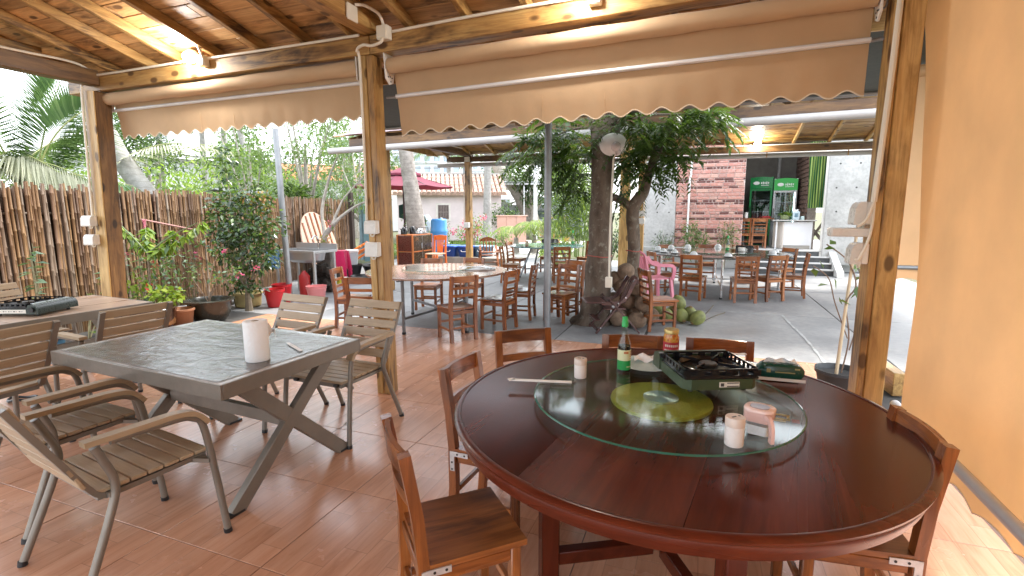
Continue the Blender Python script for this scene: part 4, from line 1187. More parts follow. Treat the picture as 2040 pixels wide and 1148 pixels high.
# ================================================================== ROUND TABLES IN THE YARD
def round_table(x, y, r, zt, label, topmat, legmat, legs, lr, glass=None, gr_=.5, leg_tilt=0.0):
    tb = thing('round_table', label, 'table', (x, y, 0), 0, 'round tables in the yard')
    b = MB(); b.lathe([(r - .02, zt - .03), (r, zt - .022), (r, zt - .004), (r - .006, zt), (0, zt)], 72); b.build('table_top', topmat, tb, True, 30)
    for a in legs:
        ca, sa_ = math.cos(R(a)), math.sin(R(a)); k = leg_tilt
        b = MB(); b.cyl(((lr + k) * ca, (lr + k) * sa_, 0), ((lr - k) * ca, (lr - k) * sa_, zt - .03), .022, n=10); lg = b.build('leg', legmat, tb)
        b = MB(); b.cyl(((lr + k) * ca, (lr + k) * sa_, 0), ((lr + k) * ca, (lr + k) * sa_, .03), .027, n=10); b.build('foot_cap', BLACK, lg)
    for i in range(2):
        a = R(legs[i]); c_ = R(legs[i + 2])
        b = MB(); b.bar((lr * math.cos(a), lr * math.sin(a), .20 + .03 * i), (lr * math.cos(c_), lr * math.sin(c_), .20 + .03 * i), .03, .03); b.build('stretcher', legmat, tb)
        b = MB(); b.bar(((lr + .1) * math.cos(a), (lr + .1) * math.sin(a), zt - .047 - .0305 * i), ((lr + .1) * math.cos(c_), (lr + .1) * math.sin(c_), zt - .047 - .0305 * i), .03, .03); b.build('top_bearer', legmat, tb)
    return tb
T2TOP = wood('yard_table_top', (.16, .075, .045), (.30, .16, .10), (.42, .27, .19), 'X', 8, rough=.16, coat=.6, bump=.05)
DSTEEL = plain('dull_steel', (.22, .23, .24), .4, .7, .15)
round_table(-3.45, 6.12, .97, .75, 'round wooden table on thin steel legs under glass, behind the center post', T2TOP, DSTEEL, (-96, -32, 84, 150), .76)
def turntable(x, y, z, r, label, tint=(.86, .95, .93)):
    a = thing('glass_turntable', label, 'turntable', (x, y, z))
    b = MB(); b.lathe([(.15, 0), (.15, .014), (0, .015)], 32); b.build('base_disc', BRUSHED, a)
    b = MB(); b.lathe([(r, .022), (0, .0221)], 64, cap0=False); b.build('glass_disc', thinglass('turntable_glass_far', tint, .08, 1.3), a)
    b = MB(); b.lathe([(r, .0155), (r + .003, .018), (r + .003, .021), (r, .0222)], 64, cap0=False, cap1=False); b.build('glass_edge', GEDGE, a)
    return a
turntable(-3.52, 6.25, .751, .50, 'clear glass turntable reflecting white sky on the steel legged table')
b = MB()
for k in range(3): b.tube([Vector(((.27 - .05 * k) * math.cos(a), (.20 - .05 * k) * math.sin(a), .012 + .006 * math.sin(a * 5 + k))) for a in [2 * PI * i / 30 for i in range(31)]], .010, 6)
o = b.build('plastic_coil', plain('clear_coil', (.72, .74, .75), .12, 0, .05)); o.location = (-2.98, 6.42, .752)
tag(o, 'coiled clear plastic on right side of the steel legged table', 'plastic coil')
TEAL = plain('teal_glass_top', (.13, .24, .25), .08, 0, .06)
round_table(-3.55, 11.65, .90, .75, 'round teal glass topped table beyond the steel pole', TEAL, DSTEEL, (45, 135, 225, 315), .55, leg_tilt=.16)
GREY4 = plain('grey_table_top', (.12, .115, .105), .14, 0, .2, 5)
round_table(.30, 10.60, 1.27, .75, 'large round grey table laden with upturned dishes by the steps', GREY4, CHROME, (-88, 2, 92, 182), 1.08)
turntable(.32, 10.75, .751, .72, 'large glass turntable on the dish laden table', (.55, .70, .62))
GRN = (.50, .85, .60)
turntable(-3.25, 11.75, .751, .42, 'greenish glass turntable on the teal table', GRN)
bottle(-2.93, 11.80, .775, 1.15, 'green capped bottle at right of the teal glass table', 'green capped sauce bottles')
bottle(.45, 10.72, .775, 1.05, 'green capped bottle on the dish laden table', 'green capped sauce bottles')
def can(x, y, z, label, col):
    c_ = thing('tin_can', label, 'can', (x, y, z), 0, 'jars and cans on far tables')
    b = MB(); b.lathe([(.036, 0), (.038, .004), (.038, .115), (.036, .12), (0, .12)], 20); b.build('can_body', plain('can_paint', col, .35, .2, .2, 20), c_)
    b = MB(); b.lathe([(.0385, .035), (.0385, .085)], 20, cap0=False, cap1=False); b.build('label', plain('can_label', (.5, .42, .3), .5, 0, .3, 40), c_); return c_
can(-3.86, 11.12, .752, 'brown labelled can at left of the teal glass table', (.30, .18, .10))
can(.56, 10.80, .775, 'brown can beside green capped bottle on the dish laden table', (.28, .12, .05))
stove(-3.55, 11.95, .775, 0, 'black gas stove on the teal glass table beside the steel pole', BLACK)
stove(.78, 11.15, .752, -6, 'black gas stove at back of the dish laden table', BLACK)
b = MB(); b.lathe([(.05, 0), (.062, .01), (.066, .075), (.06, .078), (0, .078)], 24); o = b.build('mug', WHITEP)
b = MB(); b.tube([Vector((.062 + .028 * math.sin(a), 0, .04 + .026 * math.cos(a))) for a in [PI * i / 8 for i in range(9)]], .006, 6); b.build('handle', WHITEP, o)
o.location = (.70, 10.62, .775); tag(o, 'white mug with handle among dishes on the dish laden table', 'mug')
DISH = plain('dish_glaze', (.66, .69, .70), .12, 0, .06)
def bowls(x, y, n, rz, label):
    a = thing('dish_stack', label, 'dishes', (x, y, .7515 if True else 0), rz, 'upturned bowls and saucers')
    b = MB(); b.lathe([(.04, .0), (.06, .003), (.095, .014), (.096, .017), (.06, .008), (0, .007)], 24, cap0=True, cap1=False); b.build('saucer', DISH, a)
    for k in range(n):
        b = MB(); z = .016 + .028 * k
        b.lathe([(.068, z), (.066, z + .012), (.052, z + .040), (.030, z + .052), (.030, z + .060), (.024, z + .060), (.022, z + .054), (0, z + .054)], 24, cap0=False); b.build('bowl', DISH, a)
    return a
dish = [(-.86, 10.62, 2, 'stacked upturned bowls nearest left rim of dish laden table'), (-.72, 10.25, 1, 'upturned bowl at front left of dish laden table'), (-.50, 10.05, 1, 'upturned bowl above the pink plastic chair on dish laden table'), (-.62, 11.00, 2, 'pair of upturned bowls at back left of dish laden table'), (-.30, 11.30, 2, 'upturned bowls behind the wall pipe line on dish laden table'), (-.15, 9.72, 1, 'upturned bowl over the first chair back at dish laden table'), (.30, 11.62, 2, 'tall bowl stack at far edge of dish laden table'), (.42, 9.55, 1, 'upturned bowl at front rim over the chrome leg'), (1.18, 10.12, 2, 'stacked bowls at right end of dish laden table'), (1.30, 10.75, 1, 'single bowl near the white counter end of dish laden table')]
for x, y, n, l in dish: bowls(x, y, n, random.random() * 6, l)

# ================================================================== FAR PAVILION
GUT = plain('gutter_pvc', (.40, .385, .375), .4, 0, .05)
fp = thing('pavilion', 'second timber pavilion across the yard with purple shingle roof and white gutter', 'pavilion')
F0, F1 = Vector((-6.95, 8.24, 0)), Vector((4.2, 7.60, 0))
B0, B1 = Vector((-6.55, 11.78, 0)), Vector((4.4, 12.58, 0))
def at_(A, Bq, x): 
    t_ = (x - A.x) / (Bq.x - A.x); return A + (Bq - A) * t_
ZR = 3.50
def ridge(x): return (at_(F0, F1, x).y + at_(B0, B1, x).y) / 2
b = MB(); b.cyl(F0 + Vector((0, -.05, 2.735)), F1 + Vector((0, -.05, 2.755)), .058, n=16); b.build('gutter', GUT, fp)
b = MB(); b.cyl(B0 + Vector((-.1, .22, 2.76)), B1 + Vector((0, .22, 2.76)), .058, n=16); b.build('gutter', GUT, fp)
b = MB(); b.bar(F0 + Vector((.45, 0, 2.875)), F1 + Vector((0, 0, 2.885)), .03, .135, (0, 0, 1), .003); b.build('fascia', DARKP['X'], fp)
b = MB(); b.bar(B0 + Vector((.2, .14, 2.90)), B1 + Vector((0, .14, 2.90)), .03, .12, (0, 0, 1), .003); b.build('fascia', DARKP['X'], fp)
b = MB(); b.bar(B0 + Vector((.4, 0, 2.868)), B1 + Vector((0, 0, 2.868)), .11, .13, (0, 0, 1), .004); b.build('beam', DARKP['X'], fp)
fb0 = F0 + Vector((.5, .42, 0)); fb1 = F1 + Vector((0, .42, 0))
b = MB(); b.bar(fb0 + Vector((0, 0, 2.868)), fb1 + Vector((0, 0, 2.868)), .11, .13, (0, 0, 1), .004); b.build('beam', DARKP['X'], fp)
b = MB(); b.bar((-5.86, 8.45, 3.005), (-5.70, 12.0, 3.005), .12, .14, (0, 0, 1), .004); b.build('tie_beam', DARKP['Y'], fp)
for x, y, m_ in ((-5.86, 8.46, PINE['Z']), (-5.70, 11.84, PINE['Z']), (-1.235, 8.45, PALE['Z']), (-1.40, 12.16, PALE['Z']), (3.4, 12.5, PINE['Z']), (3.4, 8.05, PINE['Z'])):
    b = MB(); b.box((x, y, 1.40), (.15, .15, 2.80), None, .006); b.build('post', m_, fp)
for k in range(17):
    x = -6.3 + .665 * k
    yr = ridge(x); f = at_(F0, F1, x); bk = at_(B0, B1, x)
    b = MB(); b.bar((x, f.y + .02, 2.955), (x, yr, ZR + .0), .045, .07, (0, 0, 1), .003); b.build('rafter', DARKP['Y'], fp)
    b = MB(); b.bar((x, bk.y + .12, 2.955), (x, yr, ZR + .0), .045, .07, (0, 0, 1), .003); b.build('rafter', PALE['Y'], fp)
# ceiling boards
b1 = MB(); 
for side in (0, 1):
    A, Bq = (F0, F1) if side == 0 else (B0, B1)
    for r in range(15):
        t0, t1 = r / 15 + .001, (r + .94) / 15
        def P(x, t_):
            e = at_(A, Bq, x).y + (.0 if side == 0 else .14); yr = ridge(x)
            return Vector((x, e + (yr - e) * t_, 3.0 + (ZR + .045 - 3.0) * t_ ))
        b1.sheet([[P(-6.9, t0), P(-6.9, t1)], [P(4.3, t0), P(4.3, t1)]], (0, 0, .02))
o = b1.build('roof_board', PINE['X'], fp, False); o['kind'] = 'stuff'
# shingles: the lowest courses are built one by one
SHP = plain('purple_shingle', (.30, .235, .25), .9, 0, .28, 9, .5)
shm = []
for w in (.24, .30):
    q = MB(); poly = [(-w / 2, 0), (w / 2, 0), (w / 2, -.09), (w / 4, -.155), (-w / 4, -.155), (-w / 2, -.09)]
    q.prism(poly, 0, .008); shm.append((w, q.mesh('shingle', SHP, False)))
slope = math.atan((ZR + .05 - 3.0) / (ridge(0) - at_(F0, F1, 0).y)); yawf = math.atan2((F1 - F0).y, (F1 - F0).x)
Lf = (F1 - F0).length
for r in range(5):
    d = .02; xx = random.uniform(0, .2)
    while xx < Lf - .45:
        w, me = shm[(int(xx * 7) + r) % 2]
        px = F0 + (F1 - F0).normalized() * (.5 + xx)
        s_ = .12 + r * .125
        p = px + Vector((0, s_ * math.cos(slope) - .06, 3.035 + s_ * math.sin(slope) - .02 + .002 * r))
        o = link('shingle', me, fp, p); o.rotation_euler = (slope - .02, 0, yawf); xx += w + .012
b = MB()
for A, Bq, sg in ((F0, F1, 0), (B0, B1, .14)):
    b.sheet([[Vector((x, at_(A, Bq, x).y + sg * 2 - .03, 3.018)), Vector((x, ridge(x), ZR + .085))] for x in (-6.6, 4.3)], (0, 0, .012))
b.build('roof', SHP, fp, False)
# gable end seen below the left corner
b = MB(); b.prism([(at_(F0, F1, -6.5).y, 0), (at_(B0, B1, -6.4).y, 0), (ridge(-6.5), .55)], -.012, .012)
o = b.build('gable', PALE['Y'], fp, False); o.matrix_local = Matrix(((0, 0, 1, -6.52), (1, 0, 0, 0), (0, 1, 0, 2.955), (0, 0, 0, 1)))
for k in range(6):
    x = -5.0 + 1.55 * k; p = at_(B0, B1, x)
    b = MB(); b.box((x, p.y + .16, 2.775), (.02, .02, .14)); b.build('gutter_clip', PINE['Z'], fp)
# its lamp and conduit
lp = thing('bulkhead_lamp', 'lit round lamp under the far pavilion beam above the drinks fridges', 'lamp', (.977, 12.20, 2.945), 0, 'lit bulkhead lamps on the beam')
b = MB(); b.ball((0, 0, 0), (.075, .06, .075), 16, 10); b.build('lens', LENS, lp)
b = MB(); b.box((0, .05, .0), (.12, .04, .12), None, .005); b.build('housing', WHITEP, lp)
ld = bpy.data.lights.new('bulb', 'POINT'); ld.energy = 12; ld.color = (1, .93, .80); ld.shadow_soft_size = .07
lo = bpy.data.objects.new('bulb', ld); C.objects.link(lo); lo.parent = lp; lo.location = (0, -.16, -.02)
conduit([(-5.55, 11.78, 2.955), (-2.0, 12.03, 2.945), (1.0, 12.27, 2.945), (4.2, 12.48, 2.95)], 'cream conduit running along the far pavilion beam', .010, 4)
conduit([(-5.63, 8.6, 3.09), (-5.63, 10.5, 3.085), (-5.63, 11.6, 3.08), (-5.60, 11.74, 3.0)], 'cream conduit along the far pavilion tie beam', .012, 4)
conduit([(-1.33, 12.08, 2.80), (-1.33, 12.075, 1.9), (-1.33, 12.07, 1.55)], 'cream conduit down the far pavilion inner post', .012, 3)
conduit([(-5.79, 11.75, 2.72), (-5.79, 11.755, 1.9), (-5.79, 11.755, 1.30)], 'cream conduit down the far pavilion left post', .010, 3)
jbox(-5.66, 11.70, 2.86, (.13, .06, .12), 'white junction box where tie beam meets far pavilion beam')
socket(-5.70, 11.76, 1.22, 0, 'white hooded box on far pavilion left post', s=.13)
socket(-1.36, 12.07, 1.50, 0, 'upper white box on far pavilion inner post', s=.13, cover=False)
socket(-1.36, 12.07, 1.33, 0, 'lower white box on far pavilion inner post', s=.13, cover=False)

# ================================================================== BRICK AND CONCRETE BUILDING
t = NT('board_concrete'); v = t.coords(rand=False)
f = t.noise(v, 2.0, 6, .65); f2 = t.noise(v, 16, 4, .6)
c = t.ramp(f, [(.3, (.38, .38, .375)), (.7, (.56, .56, .55))]); c = t.mix(t.ramp(f2, [(.35, (.3,) * 3), (.55, (0, 0, 0))]), c, (.28, .275, .26))
BCON = t.done(t.pbr(c, .85, 0, t.bump(f2, .3, .01)))
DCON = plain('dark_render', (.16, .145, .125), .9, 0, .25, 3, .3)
MORT = plain('mortar', (.60, .50, .46), .95, 0, .15, 20, .3)
t = NT('brick'); oi = t.n('ShaderNodeObjectInfo'); v = t.coords()
c = t.ramp(oi.outputs['Random'], [(0, (.44, .18, .15)), (.35, (.54, .25, .20)), (.6, (.50, .22, .19)), (.8, (.58, .34, .27)), (1, (.36, .15, .13))])
f = t.noise(v, 16, 4, .65); c = t.mix(t.ramp(f, [(.42, (0, 0, 0)), (.72, (.65,) * 3)]), c, (.56, .45, .40))
BRICK = t.done(t.pbr(c, .9, 0, t.bump(f, .5, .01)))
BRICKD = plain('overburnt_brick', (.14, .055, .05), .9, 0, .45, 22, .5)
bl = thing('building', 'rough brick and concrete building with open recess at top of the steps', 'building')
PZ = .54
b = MB(); b.box((1.2, 17.6, PZ / 2), (6.6, 5.4, PZ), None, .01); struct(b.build('platform', plain('platform_cement', (.44, .44, .43), .85, 0, .15, 3)))
b = MB(); b.box((-1.24, 15.1, 2.3), (.92, .22, 4.6), None, .01); w_ = b.build('concrete_panel', BCON, bl)
b = MB()
for i in range(3):
    for j in range(5): b.cyl((-1.62 + .32 * i + .03 * (j % 2), 14.988, .9 + .62 * j), (-1.62 + .32 * i + .03 * (j % 2), 14.992, .9 + .62 * j), .022, n=10)
b.build('form_hole', plain('hole_dark', (.09, .09, .09), .9), w_)
b = MB(); b.box((.095, 15.12, 2.3), (1.745, .2, 4.6)); wall_b = b.build('brick_wall', MORT, bl, False)
bm_ = {}
z = .02 + PZ; r = 0; thin_run = [False, False, True, False, True, True, False, False, True, False, True, False, False, True, True, False]
while z < 4.3:
    thin = thin_run[r % 16]; h = random.uniform(.055, .07) if thin else random.uniform(.092, .118)
    x = -.775 + (0 if r % 2 else -.07); 
    while x < .965:
        wv = random.choice([.09, .13, .16, .24]) if thin else random.choice([.20, .26, .32, .36])
        x0 = max(x, -.775); x1 = min(x + wv, .967)
        if x1 - x0 > .04:
            mat_i = thin and random.random() < .6; kq = (round((x1 - x0) / .02), round(h, 2), mat_i); h = kq[1]
            if kq not in bm_:
                q = MB(); q.box((0, 0, 0), (kq[0] * .02 - .016, .03, h - .016), None, .006); bm_[kq] = q.mesh('brick', BRICKD if mat_i else BRICK, False)
            o = link('brick', bm_[kq], wall_b, ((x0 + x1) / 2, 15.014 + random.uniform(-.004, .004), z + h / 2 - .0)); o.rotation_euler = (0, random.uniform(-.012, .012), 0)
        x += wv
    z += h; r += 1
# recess: back wall, side walls
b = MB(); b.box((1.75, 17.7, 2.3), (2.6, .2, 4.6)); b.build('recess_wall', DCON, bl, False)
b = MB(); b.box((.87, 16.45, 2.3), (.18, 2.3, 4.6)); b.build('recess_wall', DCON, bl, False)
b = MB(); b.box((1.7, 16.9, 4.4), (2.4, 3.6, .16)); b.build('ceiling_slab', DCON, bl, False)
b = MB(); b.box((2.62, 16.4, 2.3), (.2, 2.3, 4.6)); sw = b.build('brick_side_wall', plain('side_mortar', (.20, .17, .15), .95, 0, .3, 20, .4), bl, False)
for r in range(22):
    for k in range(10):
        y = 15.38 + k * .24 + (.12 if r % 2 else 0)
        q = ('side',)
        if q not in bm_:
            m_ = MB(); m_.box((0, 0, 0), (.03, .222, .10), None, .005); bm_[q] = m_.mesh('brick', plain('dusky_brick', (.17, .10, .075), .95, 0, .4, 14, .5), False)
        if y < 17.4: link('brick', bm_[q], sw, (2.508 + random.uniform(-.004, .004), y, PZ + .07 + r * .118))
b = MB(); b.box((3.24, 14.75, 2.35), (.86, .3, 4.3), None, .01); pl = b.build('concrete_pillar', BCON, bl)
b = MB()
for i in range(2):
    for j in range(5): b.cyl((3.0 + .42 * i + .04 * (j % 2), 14.597, .95 + .58 * j), (3.0 + .42 * i + .04 * (j % 2), 14.601, .95 + .58 * j), .022, n=10)
b.build('form_hole', plain('hole_dark2', (.09, .09, .09), .9), pl)
b = MB(); b.box((2.79, 14.70, 2.2), (.05, .05, 3.6), None, .004); b.build('corner_trim', WHITEP, pl)
b = MB(); b.tube([Vector((2.05, 17.55, z)) for z in (PZ, 2.0, 4.3)], .05, 12); b.build('drain_pipe', plain('grey_pvc', (.35, .34, .32), .5), bl)
b = MB(); b.tube([Vector((-.40, 14.94, 4.0)), Vector((-.405, 14.94, 2.55)), Vector((-.43, 14.94, 2.45)), Vector((-.44, 14.94, .02))], .028, 10); o = b.build('downpipe', plain('white_pvc', (.75, .75, .74), .25)); tag(o, 'white downpipe in front of the brick wall', 'pipe')
# steps with dark risers and pale treads
st = thing('steps', 'four cement steps with dark risers and sloping white flank wall', 'steps')
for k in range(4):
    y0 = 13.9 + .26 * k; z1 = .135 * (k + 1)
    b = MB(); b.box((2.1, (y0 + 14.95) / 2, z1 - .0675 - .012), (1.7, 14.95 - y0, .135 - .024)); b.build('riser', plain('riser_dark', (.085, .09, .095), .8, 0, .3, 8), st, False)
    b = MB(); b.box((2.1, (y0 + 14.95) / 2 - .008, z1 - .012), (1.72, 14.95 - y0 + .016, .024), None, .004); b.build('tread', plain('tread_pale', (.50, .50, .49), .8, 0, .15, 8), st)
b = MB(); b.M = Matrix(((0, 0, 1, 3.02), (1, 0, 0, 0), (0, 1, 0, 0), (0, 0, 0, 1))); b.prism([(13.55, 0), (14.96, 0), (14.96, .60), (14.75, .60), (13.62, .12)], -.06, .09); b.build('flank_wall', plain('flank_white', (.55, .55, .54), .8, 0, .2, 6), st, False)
# curtain
CUR = NT('striped_cloth'); tc_ = CUR.n('ShaderNodeTexCoord'); sp = CUR.n('ShaderNodeSeparateXYZ', Vector=tc_.outputs['Object'])
w = CUR.math('FRACT', CUR.math('MULTIPLY', sp.outputs[0], 18.0)); c = CUR.ramp(w, [(.0, (.02, .10, .03)), (.5, (.28, .38, .10))], 'CONSTANT'); CURM = CUR.done(CUR.pbr(c, .85))
b = MB(); gr = []
for i in range(49):
    x = -.26 + .52 * i / 48
    gr.append([Vector((x * (1 - .05 * j / 8) + .06 * (j / 8) ** 2, .03 * math.sin(i * .9) + .01 * math.sin(i * .35 + j * .4), 1.45 - 2.85 * j / 8)) for j in range(9)])
b.sheet(gr, (0, .004, 0)); o = b.build('curtain', CURM); o.location = (2.66, 14.96, 3.02); tag(o, 'green striped curtain hanging beside the concrete pillar', 'curtain')
# fridges
FG = plain('fridge_green', (.015, .20, .055), .3, 0, .06)
FS = plain('fridge_silver', (.50, .52, .53), .3, .5, .05)
FIN = plain('fridge_inside', (.10, .11, .11), .5)
BOT = plain('beer_green', (.010, .05, .016), .1)
LITG = emit('fridge_tube', (.75, .9, 1.0), 6)
def fridge(x, y, rz, w, h, col, lit, label):
    a = thing('drinks_fridge', label, 'fridge', (x, y, PZ), R(rz), 'drinks fridges in the recess'); d = .55
    b = MB()
    b.box((-w / 2 + .025, 0, h / 2), (.05, d, h), None, .005); b.box((w / 2 - .025, 0, h / 2), (.05, d, h), None, .005)
    b.box((0, d / 2 - .02, h / 2), (w - .1, .04, h)); b.box((0, 0, .16), (w - .1, d - .04, .30)); b.box((0, 0, h - .17), (w - .1, d - .04, .32)); b.build('cabinet', col, a, False)
    b = MB(); gr = [[Vector((-w / 2 + .005 + (w - .01) * i / 8, -d / 2 - .012 - .03 * math.sin(PI * i / 8), h - .33 + (.31 + .03 * math.sin(PI * i / 8)) * j)) for j in range(2)] for i in range(9)]
    b.sheet(gr, (0, .03, 0)); hd = b.build('header_sign', FG if not lit else emit('lit_header', (.10, .50, .14), .17), a)
    b = MB(); b.lathe([(.072, 0), (.072, .006), (0, .006)], 24); o = b.build('logo_disc', WHITEP, hd); o.rotation_euler = (PI / 2, 0, 0); o.location = (-w * .22, -d / 2 - .036, h - .17); o.scale = (1.15, .65, 1)
    b = MB()
    for k in range(5): b.box((w * .0 + k * .045, -d / 2 - .042, h - .17), (.028, .006, .05 + .02 * (k % 2)), None, 0)
    b.box((w * .0 + .09, -d / 2 - .042, h - .235), (.21, .006, .014)); b.build('lettering', WHITEP, hd, False)
    b = MB(); b.box((0, d / 2 - .045, h / 2), (w - .11, .01, h - .66)); b.build('lining', FIN if not lit else plain('lit_lining', (.6, .65, .66), .4), a, False)
    if lit:
        b = MB(); b.box((w / 2 - .062, -d / 2 + .05, h / 2), (.014, .02, h - .72)); b.build('light_tube', LITG, a, False)
    for k in range(4):
        z = .36 + k * (h - .72) / 4
        b = MB(); b.box((0, 0, z), (w - .11, d - .12, .012)); sh = b.build('shelf', FS, a, False)
        if lit or k in (1, 2):
            n_ = 7
            for q in range(n_):
                xx = -w / 2 + .10 + (w - .2) * q / (n_ - 1)
                m_ = 'fbot%d' % (0 if lit or k == 2 else 1)
                if m_ not in bm_:
                    e = MB(); e.lathe([(.030, 0), (.030, .15), (.012, .20), (.012, .255), (0, .257)], 10); bm_[m_] = e.mesh('drink_bottle', BOT if m_ == 'fbot0' else plain('drink_red', (.22, .03, .04), .2, 0, .5), True)
                link('drink_bottle', bm_[m_], sh, (xx, -.12, z + .007)); 
        elif k in (0,):
            for q in range(4):
                if 'carton' not in bm_:
                    e = MB(); e.box((0, 0, .09), (.085, .08, .18), None, .004); bm_['carton'] = e.mesh('drink_carton', WHITEP, True)
                link('drink_carton', bm_['carton'], sh, (-w / 2 + .13 + (w - .26) * q / 3, -.12, z + .007))
    b = MB()
    b.box((-w / 2 + .03, -d / 2 - .012, h / 2 - .02), (.05, .025, h - .64), None, .003); b.box((w / 2 - .03, -d / 2 - .012, h / 2 - .02), (.05, .025, h - .64), None, .003)
    b.box((0, -d / 2 - .012, .33), (w - .11, .025, .05)); b.box((0, -d / 2 - .012, h - .365), (w - .11, .025, .05)); dr = b.build('door', col, a, False)
    b = MB(); b.box((0, -d / 2 - .012, h / 2), (w - .112, .004, h - .74)); b.build('pane', thinglass('fridge_pane', (.85, .9, .9), .02, .8), dr, False)
    b = MB(); b.bar((-w / 2 + .03, -d / 2 - .05, h / 2 - .2), (-w / 2 + .03, -d / 2 - .05, h / 2 + .12), .02, .025); b.build('handle', BLACK, dr)
    b = MB(); b.box((0, -d / 2 - .008, .17), (w - .06, .01, .26)); b.build('kick_grille', BLACK, a, False)
fridge(1.55, 16.75, -10, .60, 1.98, FG, False, 'green drinks fridge with round logo on header, left of the pair')
fridge(2.14, 16.60, -6, .60, 1.92, FS, True, 'silver lit drinks fridge full of green bottles, right of the pair')
# counter, plant, tissue box
co = thing('counter', 'white reception counter at top of the steps', 'counter', (2.22, 15.2, PZ), R(2))
WPAN = plain('white_laminate', (.74, .75, .78), .35, 0, .03)
b = MB(); b.box((.09, 0, .41), (.70, .03, .62), None, .003); b.build('front_panel', WPAN, co)
b = MB(); b.box((-.33, .14, .37), (.03, .40, .70), (0, 0, .5), .003); b.build('side_panel', plain('cream_laminate', (.66, .60, .54), .4, 0, .03), co)
b = MB(); b.box((.43, .2, .37), (.03, .42, .72), None, .003); b.build('side_panel', WPAN, co)
b = MB(); b.box((.07, .02, .05), (.72, .04, .1), None, .003); b.build('plinth', plain('plinth_grey', (.36, .34, .31), .6), co)
b = MB(); b.prism([(-.50, .02), (-.36, -.09), (.52, -.09), (.52, .48), (-.50, .48)], .745, .775); b.build('counter_top', plain('counter_top_grey', (.50, .49, .47), .3), co)
for x, y in ((-.40, .02), (.46, .4)):
    b = MB(); b.box((x, y, .365), (.035, .035, .73)); b.build('leg', WPAN, co)
gp = thing('potted_plant', 'spiky potted plant standing on white counter', 'plant', (2.02, 15.32, PZ + .776))
b = MB(); b.lathe([(.07, 0), (.11, .03), (.12, .12), (.105, .13), (0, .12)], 20); b.build('pot', plain('pot_olive', (.22, .26, .13), .3), gp)
bx_ = thing('tissue_box', 'pale blue tissue box on white counter beside plant', 'box', (2.26, 15.22, PZ + .776))
b = MB(); b.box((0, 0, .11), (.16, .1, .22), None, .006); b.build('box_body', plain('box_blue', (.50, .60, .66), .5, 0, .2, 25), bx_)
b = MB(); b.box((0, -.052, .12), (.08, .004, .10)); b.build('picture', plain('box_print', (.15, .25, .32), .5, 0, .5, 30), bx_, False)
b = MB(); b.sheet([[Vector((-.05 + .1 * i / 5, .02 * math.sin(i) * j, .22 + .05 * j + .01 * math.sin(i * 2))) for j in range(2)] for i in range(6)], (0, .002, 0)); b.build('tissue', PAPER, bx_)
b = MB(); b.lathe([(.05, 0), (.05, .08), (.035, .10), (0, .10)], 16); o = b.build('tape_dispenser', plain('pale_cyan', (.5, .62, .62), .3)); o.location = (2.42, 15.25, PZ + .776); tag(o, 'small pale dispenser on white counter right of tissue box', 'dispenser')
# tall table and stools by the fridges
tt = thing('high_table', 'narrow high wooden table in front of the green fridge', 'table', (1.40, 15.72, PZ))
b = MB(); b.box((0, 0, .80), (.78, .40, .03), None, .004); b.build('table_top', CHW['X'], tt)
for x in (-.35, .35):
    for y in (-.16, .16):
        b = MB(); b.cyl((x, y, 0), (x, y, .785), .018, n=8); b.build('leg', STEEL, tt)
wchair('ladder', 1.40, 15.42, 4, 'wooden chair pushed to the high table before the fridges', 'wooden chairs on the platform', z=PZ)
wchair('ladder', 1.05, 15.44, -8, 'wooden chair beside brick wall edge on the platform', 'wooden chairs on the platform', z=PZ)
b = MB(); b.box((.0, 0, .02), (.22, .15, .03), (0, 0, .3), .006); b.box((.02, .01, .045), (.18, .12, .02), (0, 0, .1), .004); o = b.build('folded_cloth', plain('cloth_red', (.32, .03, .03), .8)); o.location = (1.58, 15.65, PZ + .816); tag(o, 'folded red cloth on the high table', 'cloth')
b = MB(); b.lathe([(.05, 0), (.05, .15), (.03, .16), (0, .16)], 16); o = b.build('tissue_canister', WHITEP); o.location = (1.09, 15.68, PZ + .816); tag(o, 'white round canister at left end of the high table', 'canister')
# dark folding chair behind the counter
fc = thing('folding_chair', 'dark folding chair with crossed legs beside the white counter', 'chair', (2.84, 15.45, PZ), R(75))
DKF = plain('weathered_wood', (.09, .07, .055), .8, 0, .2, 14)
for s in (-.2, .2):
    b = MB(); b.bar((s, -.28, 0), (s, .20, .62), .025, .045); b.build('leg', DKF, fc)
    b = MB(); b.bar((s * .85, .30, 0), (s * .85, -.34, 1.12), .025, .045); b.build('back_post', DKF, fc)
for k in range(5):
    b = MB(); b.box((0, -.16 + .08 * k, .46), (.40, .06, .018), None, .003); b.build('seat_slat', DKF, fc)
b = MB(); b.sheet([[Vector((-.2 + .4 * i / 6, -.24 - .11 * j / 4 - .02, .74 + .42 * j / 4)) for j in range(5)] for i in range(7)], (0, .02, 0)); b.build('backrest', plain('black_mesh', (.02, .02, .022), .7), fc)

